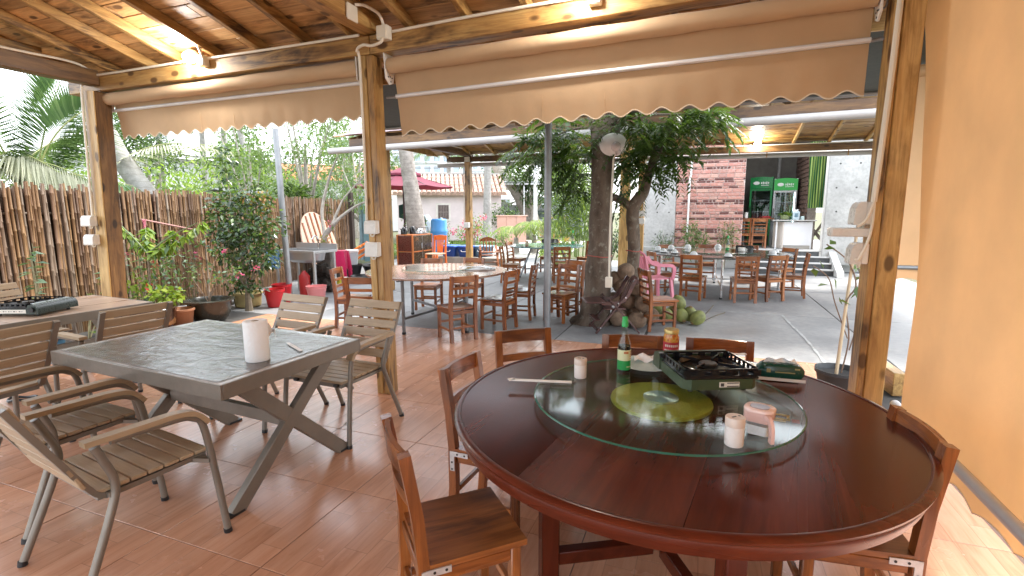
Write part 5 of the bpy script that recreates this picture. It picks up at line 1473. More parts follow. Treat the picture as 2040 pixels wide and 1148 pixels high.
# ================================================================== YARD TREE, LAMP, COCONUTS, CHAIRS NEAR IT
t = NT('bark'); v = t.coords((1, 1, .45), rand=False)
f = t.noise(v, 7, 6, .65); f2 = t.noise(t.coords(rand=False), 13, 4, .7)
c = t.ramp(f, [(.3, (.065, .047, .035)), (.55, (.14, .108, .082)), (.75, (.21, .17, .135))]); c = t.mix(t.ramp(f2, [(.56, (0, 0, 0)), (.66, (.75,) * 3)]), c, (.24, .23, .19))
BARK = t.done(t.pbr(c, .95, 0, t.bump(f, .8, .03)))
def trunk_tube(b, P, n=14, jit=.012):
    pts = catmull([p[:3] for p in P], 6); rs = []
    for i in range(len(P) - 1):
        for k in range(6): rs.append(P[i][3] + (P[i + 1][3] - P[i][3]) * k / 6)
    rs.append(P[-1][3])
    o = len(b.v); b.tube(pts, rs, n)
    for k in range(o, len(b.v)):
        x, y, z = b.v[k]; d = mnoise.noise(Vector((x * 5, y * 5, z * 2.5))) * jit * 2
        b.v[k] = (x + d, y + d * .6, z)
yt = thing('tree', 'grey mottled tree with pinnate leaves rising through the yard beside the coconuts', 'tree', (0, 0, 0))
b = MB()
trunk_tube(b, [(-1.40, 6.90, -.03, .34), (-1.38, 6.88, .10, .22), (-1.35, 6.86, .5, .180), (-1.31, 6.85, 1.5, .150), (-1.31, 6.85, 2.4, .155), (-1.33, 6.88, 2.75, .19), (-1.55, 7.0, 3.4, .12), (-1.7, 7.1, 4.6, .08)])
b.build('trunk', BARK, yt)
b = MB(); trunk_tube(b, [(-1.28, 6.87, 2.5, .11), (-1.02, 6.95, 2.9, .09), (-.6, 7.05, 3.6, .06)]); b.build('limb', BARK, yt)
b = MB(); trunk_tube(b, [(-.92, 7.32, -.03, .13), (-.93, 7.30, .5, .09), (-.92, 7.22, 1.2, .085), (-.92, 7.10, 1.60, .09), (-.78, 7.10, 1.82, .07), (-.70, 7.10, 2.1, .062), (-.55, 7.1, 2.55, .05), (-.35, 7.05, 3.0, .04)]); b.build('second_trunk', BARK, yt)
b = MB(); trunk_tube(b, [(-.93, 7.10, 1.58, .07), (-1.05, 7.05, 1.68, .05), (-1.18, 6.95, 1.75, .05)]); b.build('limb', BARK, yt)
for z, c_, r_ in ((.95, (-1.335, 6.855), .178), (1.0, (-.925, 7.245), .098)):
    b = MB(); b.tube([Vector((c_[0] + r_ * math.cos(a), c_[1] + r_ * math.sin(a), z + .01 * math.sin(2 * a))) for a in [2 * PI * i / 24 for i in range(25)]], .006, 6); o = b.build('cord', plain('cord_red', (.40, .09, .07), .7)); tag(o, 'red cord tied round the thick tree trunk' if z < .97 else 'red cord tied round the thin forked trunk', 'cord', 'red cords round the trunks')
lamp_ = thing('yard_lamp', 'white disc shaped lamp on thin conduit in front of tree trunk', 'lamp', (-1.10, 6.42, 2.37)); lamp_.scale = (1.15, 1.15, 1.0)
b = MB(); b.M = Matrix.Rotation(R(78), 4, 'X') @ Matrix.Rotation(R(12), 4, 'Y')
b.lathe([(.03, .075), (.07, .06), (.145, .0), (.148, -.006), (.142, -.004), (.06, .04), (.0, .045)], 36, cap0=True, cap1=False); b.build('shade', plain('enamel', (.78, .75, .75), .35), lamp_)
b = MB(); b.ball((.035, -.05, -.035), (.055, .055, .06), 16, 10); b.build('bulb_cover', plain('frosted', (.62, .56, .57), .2), lamp_)
b = MB(); b.cyl((.05, -.04, -.07), (.065, -.02, -.12), .03, .036, 14); b.build('socket', plain('sock', (.55, .5, .5), .3), lamp_)
b = MB(); b.tube(catmull([(.005, .02, -.02), (-.005, .04, -.3), (-.02, .05, -1.0), (-.02, .06, -1.66)], 4), .012, 8); b.build('conduit_pole', CREAMP, lamp_)
b = MB(); b.box((-.02, .05, -1.73), (.075, .05, .14), None, .006); b.build('plug_box', CREAMP, lamp_)
# coconuts
HUSK = plain('husk_brown', (.23, .16, .11), .95, 0, .4, 16, .6); HUSKG = plain('husk_green', (.19, .21, .06), .6, 0, .45, 7, .2)
cc = [(-1.06, 7.06, .11), (-.84, 7.02, .11), (-.64, 7.08, .11), (-1.04, 6.84, .10), (-.78, 6.80, .10), (-.95, 7.04, .31), (-.74, 7.03, .30), (-1.14, 7.06, .30), (-1.04, 7.05, .51), (-.82, 7.04, .50), (-1.15, 7.08, .60), (-.99, 7.06, .72), (-.72, 6.92, .31)]
cm = []
for k in range(3):
    q = MB(); q.ball((0, 0, 0), (.125, .125, .115), 14, 10, .04); me = q.mesh('husk', HUSK, True, 60); cm.append(me)
wh = ['at base left of the pile', 'at base middle of the pile', 'at base right of the pile', 'behind the dark high chair', 'low, next to the dusty seat chair', 'in second layer left of center', 'in second layer right of center', 'in second layer against trunk', 'in third layer center', 'in third layer right', 'high against the trunk', 'topmost of the pile', 'leaning out right of the pile']
for i, (x, y, z) in enumerate(cc):
    o = thing('coconut', 'brown dry coconut ' + wh[i], 'coconut', (x, y, z), 0, 'brown coconuts piled by the trunk'); o.rotation_euler = (random.random(), random.random(), random.random() * 6)
    link('husk', cm[i % 3], o)
    b = MB(); b.lathe([(.03, .108), (.024, .122), (0, .124)], 10); b.build('stem_end', plain('stem_scar', (.20, .15, .10), .9), o)
gcm = []
for k in range(2):
    q = MB(); q.ball((0, 0, 0), (.098, .094, .112), 14, 10, .05); gcm.append(q.mesh('husk', HUSKG, True, 60))
gc_ = [(-.44, 7.26, .10, 'green coconut under the dusty seat chair'), (-.24, 7.33, .10, 'green coconut just right of dusty chair front leg'), (-.02, 7.22, .10, 'green coconut farthest right on the paving'), (-.13, 7.40, .11, 'green coconut split open behind the rightmost one'), (-.36, 7.50, .10, 'green coconut at the back of green group'), (-.55, 7.42, .11, 'green coconut touching the brown pile'), (-.28, 7.42, .26, 'green coconut resting on top of the others')]
for i, (x, y, z, l) in enumerate(gc_):
    o = thing('green_coconut', l, 'coconut', (x, y, z), 0, 'green coconuts on the paving'); o.rotation_euler = (random.random() * 3, random.random(), random.random() * 6)
    link('husk', gcm[i % 2], o)
    b = MB(); b.lathe([(.03, .105), (.02, .122), (0, .124)], 10); b.build('stem_end', plain('stem_brown', (.18, .12, .05), .9), o)
b = MB()
for p in (((-.02, 7.36, .03), (.18, 7.6, .22)), ((.05, 7.36, .02), (.34, 7.62, .12))): b.tube(bez(p[0], ((p[0][0] + p[1][0]) / 2, p[0][1] + .1, .1), p[1], 5), .008, 6)
o = b.build('twig', plain('dry_twig', (.14, .12, .09), .9)); tag(o, 'forked dry twig lying right of the green coconuts', 'twig')
# pink plastic chair
PNK = plain('pink_plastic', (.72, .24, .32), .35, 0, .05)
pk = thing('plastic_armchair', 'pink moulded plastic armchair behind the coconut pile', 'armchair', (-.78, 8.98, 0), R(-58))
b = MB(); gr = [[Vector((-.22 + .44 * i / 8, -.2 + .42 * j / 8, .42 - .02 * math.sin(PI * i / 8) * math.sin(PI * j / 8))) for j in range(9)] for i in range(9)]; b.sheet(gr, (0, 0, -.02)); b.build('seat', PNK, pk)
for s in (-1, 1):
    for yy in (.21, -.22):
        b = MB(); b.sweep([(s * .27, yy * 1.15, 0), (s * .25, yy * 1.03, .22), (s * .225, yy * .95, .43)], .055, .045, (0, 1, 0)); b.build('leg', PNK, pk)
    b = MB(); b.sweep(catmull([(s * .25, .22, .40), (s * .275, .235, .55), (s * .275, .19, .635), (s * .275, .0, .65), (s * .26, -.17, .69), (s * .235, -.25, .80)], 5), .055, .03, (1, 0, 0)); b.build('armrest', PNK, pk)
for k in range(5):
    x = -.15 + .075 * k
    b = MB(); b.sweep([(x, -.19, .43), (x * 1.05, -.24, .62), (x * 1.1, -.29, .80)], .03, .02, (1, 0, 0)); b.build('back_slat', PNK, pk)
b = MB(); b.sweep(catmull([(-.235, -.20, .42), (-.24, -.25, .65), (-.22, -.28, .80), (-.12, -.31, .86), (0, -.315, .875), (.12, -.31, .86), (.22, -.28, .80), (.24, -.25, .65), (.235, -.20, .42)], 4), .035, .03, (0, 1, 0)); b.build('back_frame', PNK, pk)
# folding high chairs
def highchair(x, y, rz, label, m=DKW, s=1.0):
    h = thing('high_chair', label, 'high chair', (x, y, 0), R(rz), 'wooden baby high chairs'); h.scale = (s, s, s)
    for sx in (-1, 1):
        b = MB(); b.bar((sx * .22, .30, 0), (sx * .20, -.14, .56), .022, .05, (1, 0, 0), .003); b.build('front_leg', m['Z'], h)
        b = MB(); b.bar((sx * .245, -.30, 0), (sx * .225, .12, .48), .022, .05, (1, 0, 0), .003); b.build('rear_leg', m['Z'], h)
        b = MB(); P = [(sx * .20, .22, .42), (sx * .20, .0, .42), (sx * .20, -.12, .50), (sx * .20, -.20, .66), (sx * .20, -.25, .74)]; b.sweep(catmull(P, 4), .05, .02, (1, 0, 0)); b.build('side_panel', m['Y'], h)
        b = MB()
        for yy, zz in ((.0, .42), (-.10, .50), (.24, .08)): b.cyl((sx * .232, yy, zz), (sx * .246, yy, zz), .010, n=8)
        b.build('bolt', BRK, h)
    b = MB(); b.box((0, .02, .33), (.38, .28, .02), None, .004); b.build('seat', m['X'], h)
    b = MB(); b.box((0, .30, .43), (.46, .28, .02), None, .008); b.build('tray', m['X'], h)
    b = MB(); b.box((0, .27, .18), (.40, .08, .018), None, .003); b.build('foot_rest', m['X'], h)
    b = MB(); b.box((0, .28, .05), (.42, .03, .03), None, .003); b.build('stretcher', m['X'], h)
    for k in range(4):
        xx = -.105 + .07 * k
        b = MB(); b.bar((xx, -.12, .40), (xx * 1.1, -.24, .70), .03, .012, (0, 1, 0), .002); b.build('back_slat', m['Z'], h)
    b = MB(); gr = [[Vector((-.20 + .40 * i / 10, -.255, .67 + .02 * 0)), Vector((-.20 + .40 * i / 10, -.275, .70 + .075 * math.sin(PI * i / 10)))] for i in range(11)]; b.sheet(gr, (0, -.02, 0)); b.build('top_rail', m['X'], h)
    return h
highchair(-1.06, 6.55, 114, 'dark plum folding high chair with tray in front of tree trunk', DKW, .93)
highchair(-5.55, 12.75, -150, 'brown folding high chair standing at left of the teal glass table', CHW, 1.1)
# drain
b = MB(); b.lathe([(.0, .0), (.09, 0), (.095, -.004)], 24, (-3.66, 11.1, -.001), False, False); o = b.build('drain_cover', plain('drain_iron', (.06, .06, .06), .7, .5)); tag(o, 'round dark drain cover in paving before the teal glass table', 'drain')
# potted vine behind the right post
pv = thing('potted_plant', 'bare vine on bamboo stake in a black pot beside the right post', 'plant', (1.12, 4.75, 0))
b = MB(); b.lathe([(.11, 0), (.135, .02), (.17, .20), (.185, .215), (.185, .24), (.17, .24), (.155, .20), (0, .19)], 28, wob=.02); b.build('pot', plain('pot_black', (.03, .033, .036), .5), pv)
b = MB(); b.cyl((-.03, -.03, .18), (.04, .05, 1.45), .014, .011, 8); b.build('stake', plain('bamboo_stake', (.55, .42, .27), .6), pv)
b = MB()
b.tube(catmull([(.02, .03, .2), (.05, .03, .5), (.0, .0, .8), (.06, .02, .95), (-.02, .0, 1.15), (-.18, -.02, 1.28)], 5), .006, 6)
b.tube(catmull([(.04, .03, .5), (-.08, .0, .8), (-.14, .0, 1.0), (-.26, -.02, 1.1)], 5), .005, 6)
b.tube(catmull([(.06, .03, .4), (.12, .04, .75), (.10, .04, 1.0)], 5), .005, 6)
b.build('stem', plain('vine_stem', (.20, .13, .09), .8), pv)
b = MB(); b.box((1.58, 5.15, .10), (.10, .45, .20), (0, 0, .1), .006); o = b.build('timber_offcut', PALE['Y']); tag(o, 'timber offcut lying beyond the right post', 'timber')
# ================================================================== VEGETATION HELPERS
def unit(a): return a / np.maximum(np.linalg.norm(a, axis=-1, keepdims=True), 1e-9)
def leaf_obj(name, P, D, Nn, L, Wd, mat, parent, fold=.12, droop=0.0, mi=None, tipw=.45):
    P = np.asarray(P, float); D = unit(np.asarray(D, float)); Nn = np.asarray(Nn, float); n = len(P)
    L = np.broadcast_to(np.asarray(L, float), (n,))[:, None]; Wd = np.broadcast_to(np.asarray(Wd, float), (n,))[:, None]
    S = unit(np.cross(D, Nn)); U = unit(np.cross(S, D))
    z = np.array([[0, 0, 1.0]])
    mid = P + D * L * tipw - z * droop * L * .25
    V = np.stack([P, mid + S * Wd / 2 + U * Wd * fold, P + D * L - z * droop * L, mid - S * Wd / 2 + U * Wd * fold], 1).reshape(-1, 3)
    me = bpy.data.meshes.new(name)
    me.vertices.add(4 * n); me.vertices.foreach_set('co', V.ravel())
    base = (np.arange(n) * 4)[:, None]
    idx = np.concatenate([base + [0, 1, 2], base + [0, 2, 3]], 1).reshape(-1)
    me.loops.add(6 * n); me.loops.foreach_set('vertex_index', idx)
    me.polygons.add(2 * n); me.polygons.foreach_set('loop_start', np.arange(2 * n) * 3)
    mats = mat if isinstance(mat, list) else [mat]
    for m_ in mats: me.materials.append(m_)
    if len(mats) > 1:
        k = rng.integers(0, len(mats), n); me.polygons.foreach_set('material_index', np.repeat(k, 2).astype(np.int32))
    me.update(calc_edges=True); me.validate()
    return link(name, me, parent)
def blob_points(blobs):
    Ps = []; Os = []
    for c, r, n in blobs:
        c = np.array(c); r = np.array(r if hasattr(r, '__len__') else (r, r, r))
        d = unit(rng.normal(size=(n, 3))); q = rng.random(n)[:, None] ** .42
        Ps.append(c + d * r * q); Os.append(d)
    return np.concatenate(Ps), np.concatenate(Os)
def crown(name, blobs, L, Wd, mat, parent, droop=.25, up=.3, var=.35, fold=.12):
    P, O = blob_points(blobs); n = len(P)
    D = unit(O * .8 + rng.normal(size=(n, 3)) * .7 + [0, 0, -droop]); N_ = unit(rng.normal(size=(n, 3)) * .6 + [0, 0, 1.0] + O * up)
    s = 1 + (rng.random(n) - .5) * 2 * var
    return leaf_obj(name, P, D, N_, L * s, Wd * s, mat, parent, fold, droop * .4)
def sprig_crown(name, blobs, length, npair, L, Wd, mat, parent, droop=.28):
    """pinnate leaves: every point carries a rachis with paired leaflets"""
    P, O = blob_points(blobs); n = len(P)
    D = unit(O * [1, 1, .3] + rng.normal(size=(n, 3)) * .6 + [0, 0, -.15]); N_ = unit(rng.normal(size=(n, 3)) * .25 + [0, 0, 1.0]); S = unit(np.cross(D, N_))
    PP = []; DD = []; NN = []
    for k in range(npair):
        t_ = (k + 1) / npair
        q = P + D * length * t_ - np.array([0, 0, 1.0]) * droop * length * t_ * t_
        for s in (-1, 1):
            PP.append(q); DD.append(unit(S * s + D * .55 + rng.normal(size=(n, 3)) * .12 - np.array([0, 0, .35]))); NN.append(N_)
    PP = np.concatenate(PP); DD = np.concatenate(DD); NN = np.concatenate(NN)
    return leaf_obj(name, PP, DD, NN, L * (.8 + .4 * rng.random(len(PP))), Wd, mat, parent, .1, .12)
LV_DARK = leafmat('leaf_dark', (.009, .024, .010), (.024, .055, .017), (.045, .085, .028), .25, .15)
LV_MID = leafmat('leaf_mid', (.03, .07, .018), (.07, .14, .03), (.12, .20, .05), .4, .35)
LV_LIGHT = leafmat('leaf_light', (.07, .115, .04), (.13, .19, .065), (.22, .28, .12), .45, .4)
LV_LIME = leafmat('leaf_lime', (.14, .24, .02), (.24, .36, .04), (.34, .42, .06), .45, .45)
LV_BLUE = leafmat('leaf_bluegreen', (.06, .12, .08), (.11, .19, .12), (.18, .26, .17), .5, .3)
LV_PALM = leafmat('leaf_palm', (.05, .11, .05), (.10, .18, .075), (.20, .28, .13), .3, .35)
LV_PALE = leafmat('leaf_palm_dry', (.30, .30, .20), (.42, .42, .30), (.50, .48, .34), .5, .3)
LV_HAZE = leafmat('leaf_far_haze', (.11, .16, .11), (.17, .23, .15), (.22, .28, .18), .6, .3)  # distance haze put into the leaf colour by lightening it
FL_PINK = leafmat('petal_pink', (.45, .03, .12), (.65, .06, .22), (.6, .12, .25), .5, .4)
FL_RED = leafmat('petal_red', (.45, .02, .02), (.6, .06, .05), None, .5, .3)
FL_ORANGE = leafmat('leaf_copper', (.35, .12, .03), (.48, .22, .06), (.3, .2, .05), .45, .4)
TWIG = plain('twig_grey', (.20, .165, .12), .9, 0, .25, 20, .3)
PALEBARK = plain('pale_bark', (.34, .31, .27), .9, 0, .3, 9, .5)
t = NT('palm_bark'); tc_ = t.n('ShaderNodeTexCoord'); sp = t.n('ShaderNodeSeparateXYZ', Vector=tc_.outputs['Object'])
nz = t.noise(t.coords(rand=False), 6, 5, .65); rg = t.math('FRACT', t.math('ADD', t.math('MULTIPLY', sp.outputs[2], 9.0), t.math('MULTIPLY', nz, .8)))
c = t.ramp(nz, [(.3, (.16, .14, .12)), (.7, (.36, .33, .30))]); c = t.mix(t.ramp(rg, [(.0, (.6,) * 3), (.14, (0, 0, 0))]), c, (.09, .075, .06))
PALMB = t.done(t.pbr(c, .95, 0, t.bump(t.math('ADD', rg, nz), .5, .02)))
t = NT('palm_bark_pale'); tc_ = t.n('ShaderNodeTexCoord'); sp = t.n('ShaderNodeSeparateXYZ', Vector=tc_.outputs['Object'])
nz = t.noise(t.coords(rand=False), 6, 5, .65); rg = t.math('FRACT', t.math('ADD', t.math('MULTIPLY', sp.outputs[2], 7.0), t.math('MULTIPLY', nz, .8)))
c = t.ramp(nz, [(.3, (.22, .21, .20)), (.7, (.38, .37, .355))]); c = t.mix(t.ramp(rg, [(.0, (.6,) * 3), (.2, (0, 0, 0))]), c, (.20, .18, .16))
PALMP = t.done(t.pbr(c, .95, 0, t.bump(t.math('ADD', rg, nz), .5, .02)))

def frond(parent, base, mid, tip, L, Wd, mat, n=46, hang=.5, name='frond', view=None):
    pts = bez(base, mid, tip, n); r_ = MB(); r_.tube(pts[::3] + [pts[-1]] if (n % 3) else pts[::3], [.020 * (1 - .85 * i / (len(pts[::3]) + (1 if n % 3 else 0))) for i in range(len(pts[::3]) + (1 if n % 3 else 0))], 5)
    o = r_.build(name, RACH, parent)
    P = []; D = []; N_ = []; LL = []
    for i in range(3, n + 1):
        t_ = i / n; T = (pts[min(i + 1, n)] - pts[i - 1]).normalized(); S = T.cross(Vector((0, 0, 1)) if view is None else Vector(view))
        if S.length < .2: S = T.cross(Vector((0, 1, 0)))
        S.normalize()
        for s in (-1, 1):
            d = S * s * (1.0 - .35 * t_) + T * (.45 + .5 * t_) - Vector((0, 0, hang * (.6 + .8 * random.random())))
            P.append(pts[i]); D.append(d); N_.append(Vector((0, 0, 1)) + S * s * .3); LL.append(L * (.55 + .6 * math.sin(PI * min(1, .12 + t_ * .88))) * (.85 + .3 * random.random()))
    leaf_obj('leaflets', P, D, N_, LL, Wd, mat, o, .10, .22, tipw=.3)
    return o
RACH = plain('rachis', (.30, .32, .12), .5, 0, .15)

# ---- foliage of the yard tree
sprig_crown('crown', [((-1.9, 6.9, 2.65), (.35, .4, .28), 44), ((-2.2, 6.85, 2.36), (.38, .4, .16), 40), ((-1.62, 6.9, 2.45), (.25, .3, .35), 36), ((-1.75, 7.2, 2.1), (.3, .3, .35), 36),
    ((-.95, 6.75, 2.62), (.35, .45, .25), 55), ((-.45, 6.85, 2.62), (.40, .45, .22), 70), ((-.05, 6.9, 2.72), (.25, .4, .13), 34), ((-.70, 6.95, 2.28), (.32, .35, .26), 60), ((-.95, 7.1, 2.0), (.26, .3, .22), 20), ((-.42, 7.0, 2.2), (.2, .2, .15), 10),
    ((-1.3, 7.0, 4.3), (1.3, 1.3, .7), 120), ((-.2, 7.2, 3.6), (.8, .9, .5), 70)], .36, 9, .105, .036, LV_MID_T if 'LV_MID_T' in globals() else leafmat('leaf_pinnate', (.008, .028, .006), (.025, .065, .012), (.07, .14, .025), .35, .3), yt)
for p in (((-1.33, 6.86, 2.6), (-1.7, 6.9, 2.8), (-2.3, 6.88, 2.4)), ((-1.0, 6.95, 2.85), (-.6, 6.9, 2.75), (-.05, 6.9, 2.75)), ((-.6, 7.1, 2.45), (-.8, 7.05, 2.3), (-.95, 7.05, 2.05))):
    b = MB(); b.tube(bez(*p, 8), [.022 - .0018 * i for i in range(9)], 6); b.build('branch', BARK, yt)

# ================================================================== BAMBOO FENCE
fpts = [(-7.42, 3.1), (-7.80, 4.6), (-8.27, 6.62), (-9.10, 10.0), (-9.62, 12.1)]
def fence_at(s):
    acc = 0
    for (x0, y0), (x1, y1) in zip(fpts, fpts[1:]):
        l = math.hypot(x1 - x0, y1 - y0)
        if s <= acc + l: t_ = (s - acc) / l; return Vector((x0 + (x1 - x0) * t_, y0 + (y1 - y0) * t_, 0))
        acc += l
    return Vector((*fpts[-1], 0))
FLEN = sum(math.hypot(b_[0] - a_[0], b_[1] - a_[1]) for a_, b_ in zip(fpts, fpts[1:]))
t = NT('bamboo'); oi = t.n('ShaderNodeObjectInfo'); v = t.coords((1, 1, .2)); f = t.noise(v, 9, 5, .6)
c = t.ramp(oi.outputs['Random'], [(0, (.16, .088, .045)), (.3, (.235, .135, .066)), (.55, (.30, .18, .085)), (.75, (.20, .12, .078)), (.9, (.27, .22, .17)), (1, (.13, .07, .04))])
c = t.mix(t.ramp(f, [(.35, (.4,) * 3), (.6, (0, 0, 0))]), c, (.10, .055, .032)); BAM = t.done(t.pbr(c, .5, 0, t.bump(f, .2, .004)))
bam = []
for k in range(6):
    q = MB(); r0 = random.uniform(.0145, .0195); P = []; rs = []; z = 0
    nodes_ = random.uniform(.0, .25)
    P.append((0, 0, 0)); rs.append(r0)
    z = .08 + nodes_
    while z < 1.86:
        for dz, kk in ((-.012, 1.0), (-.004, 1.22), (.004, 1.22), (.012, 1.0)): P.append((.004 * math.sin(z * 5 + k), 0, z + dz)); rs.append(r0 * kk * (1 - .12 * z / 1.9))
        z += random.uniform(.24, .34)
    P.append((0, 0, 1.92)); rs.append(r0 * .86)
    q.tube(P, rs, 7); bam.append(q.mesh('bamboo_pole', BAM, True, 60))
fen = thing('bamboo_fence', 'tall fence of weathered bamboo poles standing side by side along the left', 'fence')
s = .03; i = 0
while s < FLEN:
    p = fence_at(s)
    o = link('bamboo_pole', bam[random.randrange(6)], fen, (p.x + random.uniform(-.012, .012), p.y, -.03)); o.rotation_euler = (random.gauss(0, .007), random.gauss(0, .006), random.random() * 6); o.scale = (1, 1, random.uniform(.98, 1.02))
    s += random.uniform(.028, .0345); i += 1
for z in (.5, 1.55):
    b = MB(); b.tube([fence_at(FLEN * k / 20) + Vector((-.035, 0, z)) for k in range(21)], .016, 6); b.build('rail', BAM, fen)
b = MB(); b.sheet([[fence_at(FLEN * k / 20) + Vector((-.06, 0, z)) for z in (0, 1.84)] for k in range(21)], (-.008, 0, 0)); b.build('backing', plain('fence_backing', (.07, .04, .025), .9), fen, False)
b = MB(); b.tube(catmull([(-7.50, 4.85, 1.46), (-7.55, 5.6, 1.30), (-7.62, 6.3, 1.15)], 5), .012, 8); o = b.build('mop_handle', plain('faded_red', (.42, .22, .20), .6)); tag(o, 'faded pink pole with ribbon slung in front of bamboo fence', 'pole')
b = MB()
for k in range(3): b.sheet([[Vector((-7.495 + .01 * k + .008 * math.sin(j * 1.4 + k), 4.86 + .006 * k + .02 * q, 1.46 - .06 * j)) for q in (0, 1)] for j in range(5)], (.002, 0, 0))
b.build('ribbon', plain('ribbon_pink', (.55, .18, .24), .7), o)
b = MB(); b.sheet([[Vector((-8.55 - .3 * (j - 1) - .24 * i / 8 * 1.3, 6.9 + 1.25 * i / 8, 1.93 + .03 * math.sin(i * 1.1) + .05 * (j == 1))) for j in range(3)] for i in range(9)], (0, 0, .012)); o = b.build('roofing_sheet', plain('old_sheet', (.13, .135, .14), .6, .2, .5, 4)); tag(o, 'crumpled grey roofing sheet lying over top of bamboo fence', 'roofing sheet')

# ================================================================== GARDEN PLANTS IN FRONT OF THE FENCE
def stems(parent, base, tips, r0=.008, r1=.003, mat=None, name='stem', bow=.08):
    for tp_ in tips:
        b = MB(); m_ = (Vector(base) + Vector(tp_)) / 2 + Vector((random.uniform(-bow, bow), random.uniform(-bow, bow), .04)); pts = bez(base, m_, tp_, 6)
        b.tube(pts, [r0 + (r1 - r0) * k / 6 for k in range(7)], 6); b.build(name, mat or TWIG, parent)
sh = thing('shrub', 'dense dark leaved shrub growing from paving beside the steel pole', 'shrub', (-6.77, 5.89, 0)); sh.scale = (1.22, 1.15, 1.06)
tips = [(-.55, .1, 1.3), (-.3, .25, 1.7), (.0, .1, 1.5), (.25, .2, 1.2), (-.65, .3, .95), (.35, 0, .8), (-.78, .5, 2.2)]
b = MB(); b.tube([(0, 0, -.02), (-.01, .01, .12), (-.02, .02, .28)], [.055, .04, .034], 8); b.build('trunk', TWIG, sh)
stems(sh, (-.02, .02, .25), tips, .016, .005, TWIG, 'branch', .05)
crown('crown', [((-.12, .12, .95), (.42, .40, .40), 520), ((-.30, .2, 1.40), (.42, .42, .42), 560), ((.15, .1, 1.25), (.34, .4, .42), 380), ((-.55, .25, 1.10), (.28, .3, .30), 240), ((-.62, .35, 1.62), (.28, .3, .25), 190), ((-.05, .2, 1.72), (.35, .3, .25), 260), ((-.68, .45, 1.95), (.16, .16, .30), 110), ((-.75, .5, 2.3), (.14, .14, .30), 100), ((.32, .05, .85), (.2, .25, .25), 130), ((.15, -.05, .36), (.16, .15, .10), 50), ((-.2, 0, .33), (.14, .15, .08), 40)], .075, .042, [LV_DARK, LV_DARK, LV_DARK, LV_MID], sh, .35)
crown('copper_leaves', [((-.05, .3, 1.72), (.28, .2, .10), 55), ((.12, .2, 1.55), (.14, .15, .12), 30)], .07, .035, FL_ORANGE, sh, .3)
def pot(b, r, h, rim=.02, taper=.75):
    b.lathe([(r * taper, 0), (r * (taper + .1), .015), (r, h - .03), (r + rim, h - .025), (r + rim, h), (r, h), (r - .02, h - .04), (0, h - .04)], 28)
p1 = thing('potted_plant', 'small tree with arching lime leaves in a glazed brown pot by the rear square table', 'plant', (-6.62, 4.30, 0))
b = MB(); b.lathe([(.17, 0), (.20, .02), (.245, .20), (.255, .30), (.275, .335), (.262, .35), (.235, .33), (.22, .29), (0, .28)], 32, wob=.012); b.build('pot', plain('glaze_brown', (.045, .022, .014), .15, 0, .3, 6), p1)
b = MB(); b.lathe([(.232, .115), (.243, .205)], 32, cap0=False, cap1=False); bd = b.build('pot_band', plain('band_brown', (.15, .07, .025), .3, 0, .4, 14), p1)
b = MB()
for k in range(9):
    a = -1.9 + k * .22
    b.box((.240 * math.cos(a), .240 * math.sin(a), .165), (.006, .014, .045), a); b.box((.240 * math.cos(a), .240 * math.sin(a), .15 + .02 * (k % 3)), (.006, .035, .010), a)
b.build('pot_figures', plain('figure_dark', (.03, .014, .008), .3), bd, False)
stems(p1, (0, 0, .28), [(-.05, .05, 1.05)], .018, .012, TWIG, 'trunk', .02)
stems(p1, (-.05, .05, 1.03), [(-.62, .0, 1.52), (-.35, .25, 1.36), (.10, .30, 1.30), (.42, .42, 1.42)], .012, .005, plain('green_stem', (.12, .17, .06), .6), 'branch', .05)
P = []; D = []; N_ = []
for (a_, m_, e_) in (((-.05, .05, 1.03), (-.3, .05, 1.2), (-.66, -.02, 1.54)), ((-.05, .05, 1.03), (-.2, .15, 1.28), (-.35, .28, 1.36)), ((-.05, .05, 1.03), (.05, .2, 1.05), (.12, .30, 1.32)), ((-.05, .05, 1.03), (.2, .25, 1.12), (.46, .45, 1.44))):
    for q in bez(a_, m_, e_, 14)[2:]:
        for s_ in range(4):
            P.append(q); D.append((random.gauss(0, .6), random.gauss(0, .6), -.5 + random.gauss(0, .35))); N_.append((random.gauss(0, .3), random.gauss(0, .3), 1))
leaf_obj('leaves', P, D, N_, .13, .06, [LV_LIME, LV_MID, LV_LIME], p1, .12, .25)
crown('leaves', [((-.28, -.05, .62), (.16, .16, .10), 45), ((.22, .05, .52), (.2, .2, .09), 60), ((.05, .2, .44), (.18, .15, .10), 45)], .10, .055, LV_LIME, p1, .3)
crown('leaves', [((-.2, .3, .92), (.40, .25, .28), 150), ((-.3, .2, .45), (.3, .25, .2), 90), ((.0, .15, .7), (.25, .2, .3), 90)], .065, .035, [LV_BLUE, LV_MID], p1, .3)
crown('blossoms', [((-.02, .1, .88), (.06, .06, .05), 14), ((.0, .0, .60), (.05, .05, .04), 12)], .04, .03, FL_RED, p1)
b = MB(); b.lathe([(.11, 0), (.13, .02), (.16, .22), (.175, .235), (.175, .26), (.155, .26), (.14, .22), (0, .21)], 24); o = b.build('flower_pot', plain('terracotta', (.30, .14, .075), .8)); o.location = (-6.62, 4.66, 0); tag(o, 'terracotta pot squeezed between brown glazed and black pots', 'pot')
p2 = thing('potted_plant', 'thin flowering stems in a wide black glazed pot', 'plant', (-6.62, 5.10, 0))
b = MB(); b.lathe([(.17, 0), (.20, .015), (.262, .12), (.275, .22), (.285, .29), (.325, .30), (.33, .315), (.285, .325), (.265, .30), (.25, .25), (0, .24)], 36); b.build('pot', plain('glaze_black', (.032, .032, .026), .22, 0, .25, 5), p2)
tp = [(-.35, .2, .75), (-.1, .3, .95), (.25, .25, .70), (.1, .1, .60), (-.2, -.1, .65)]
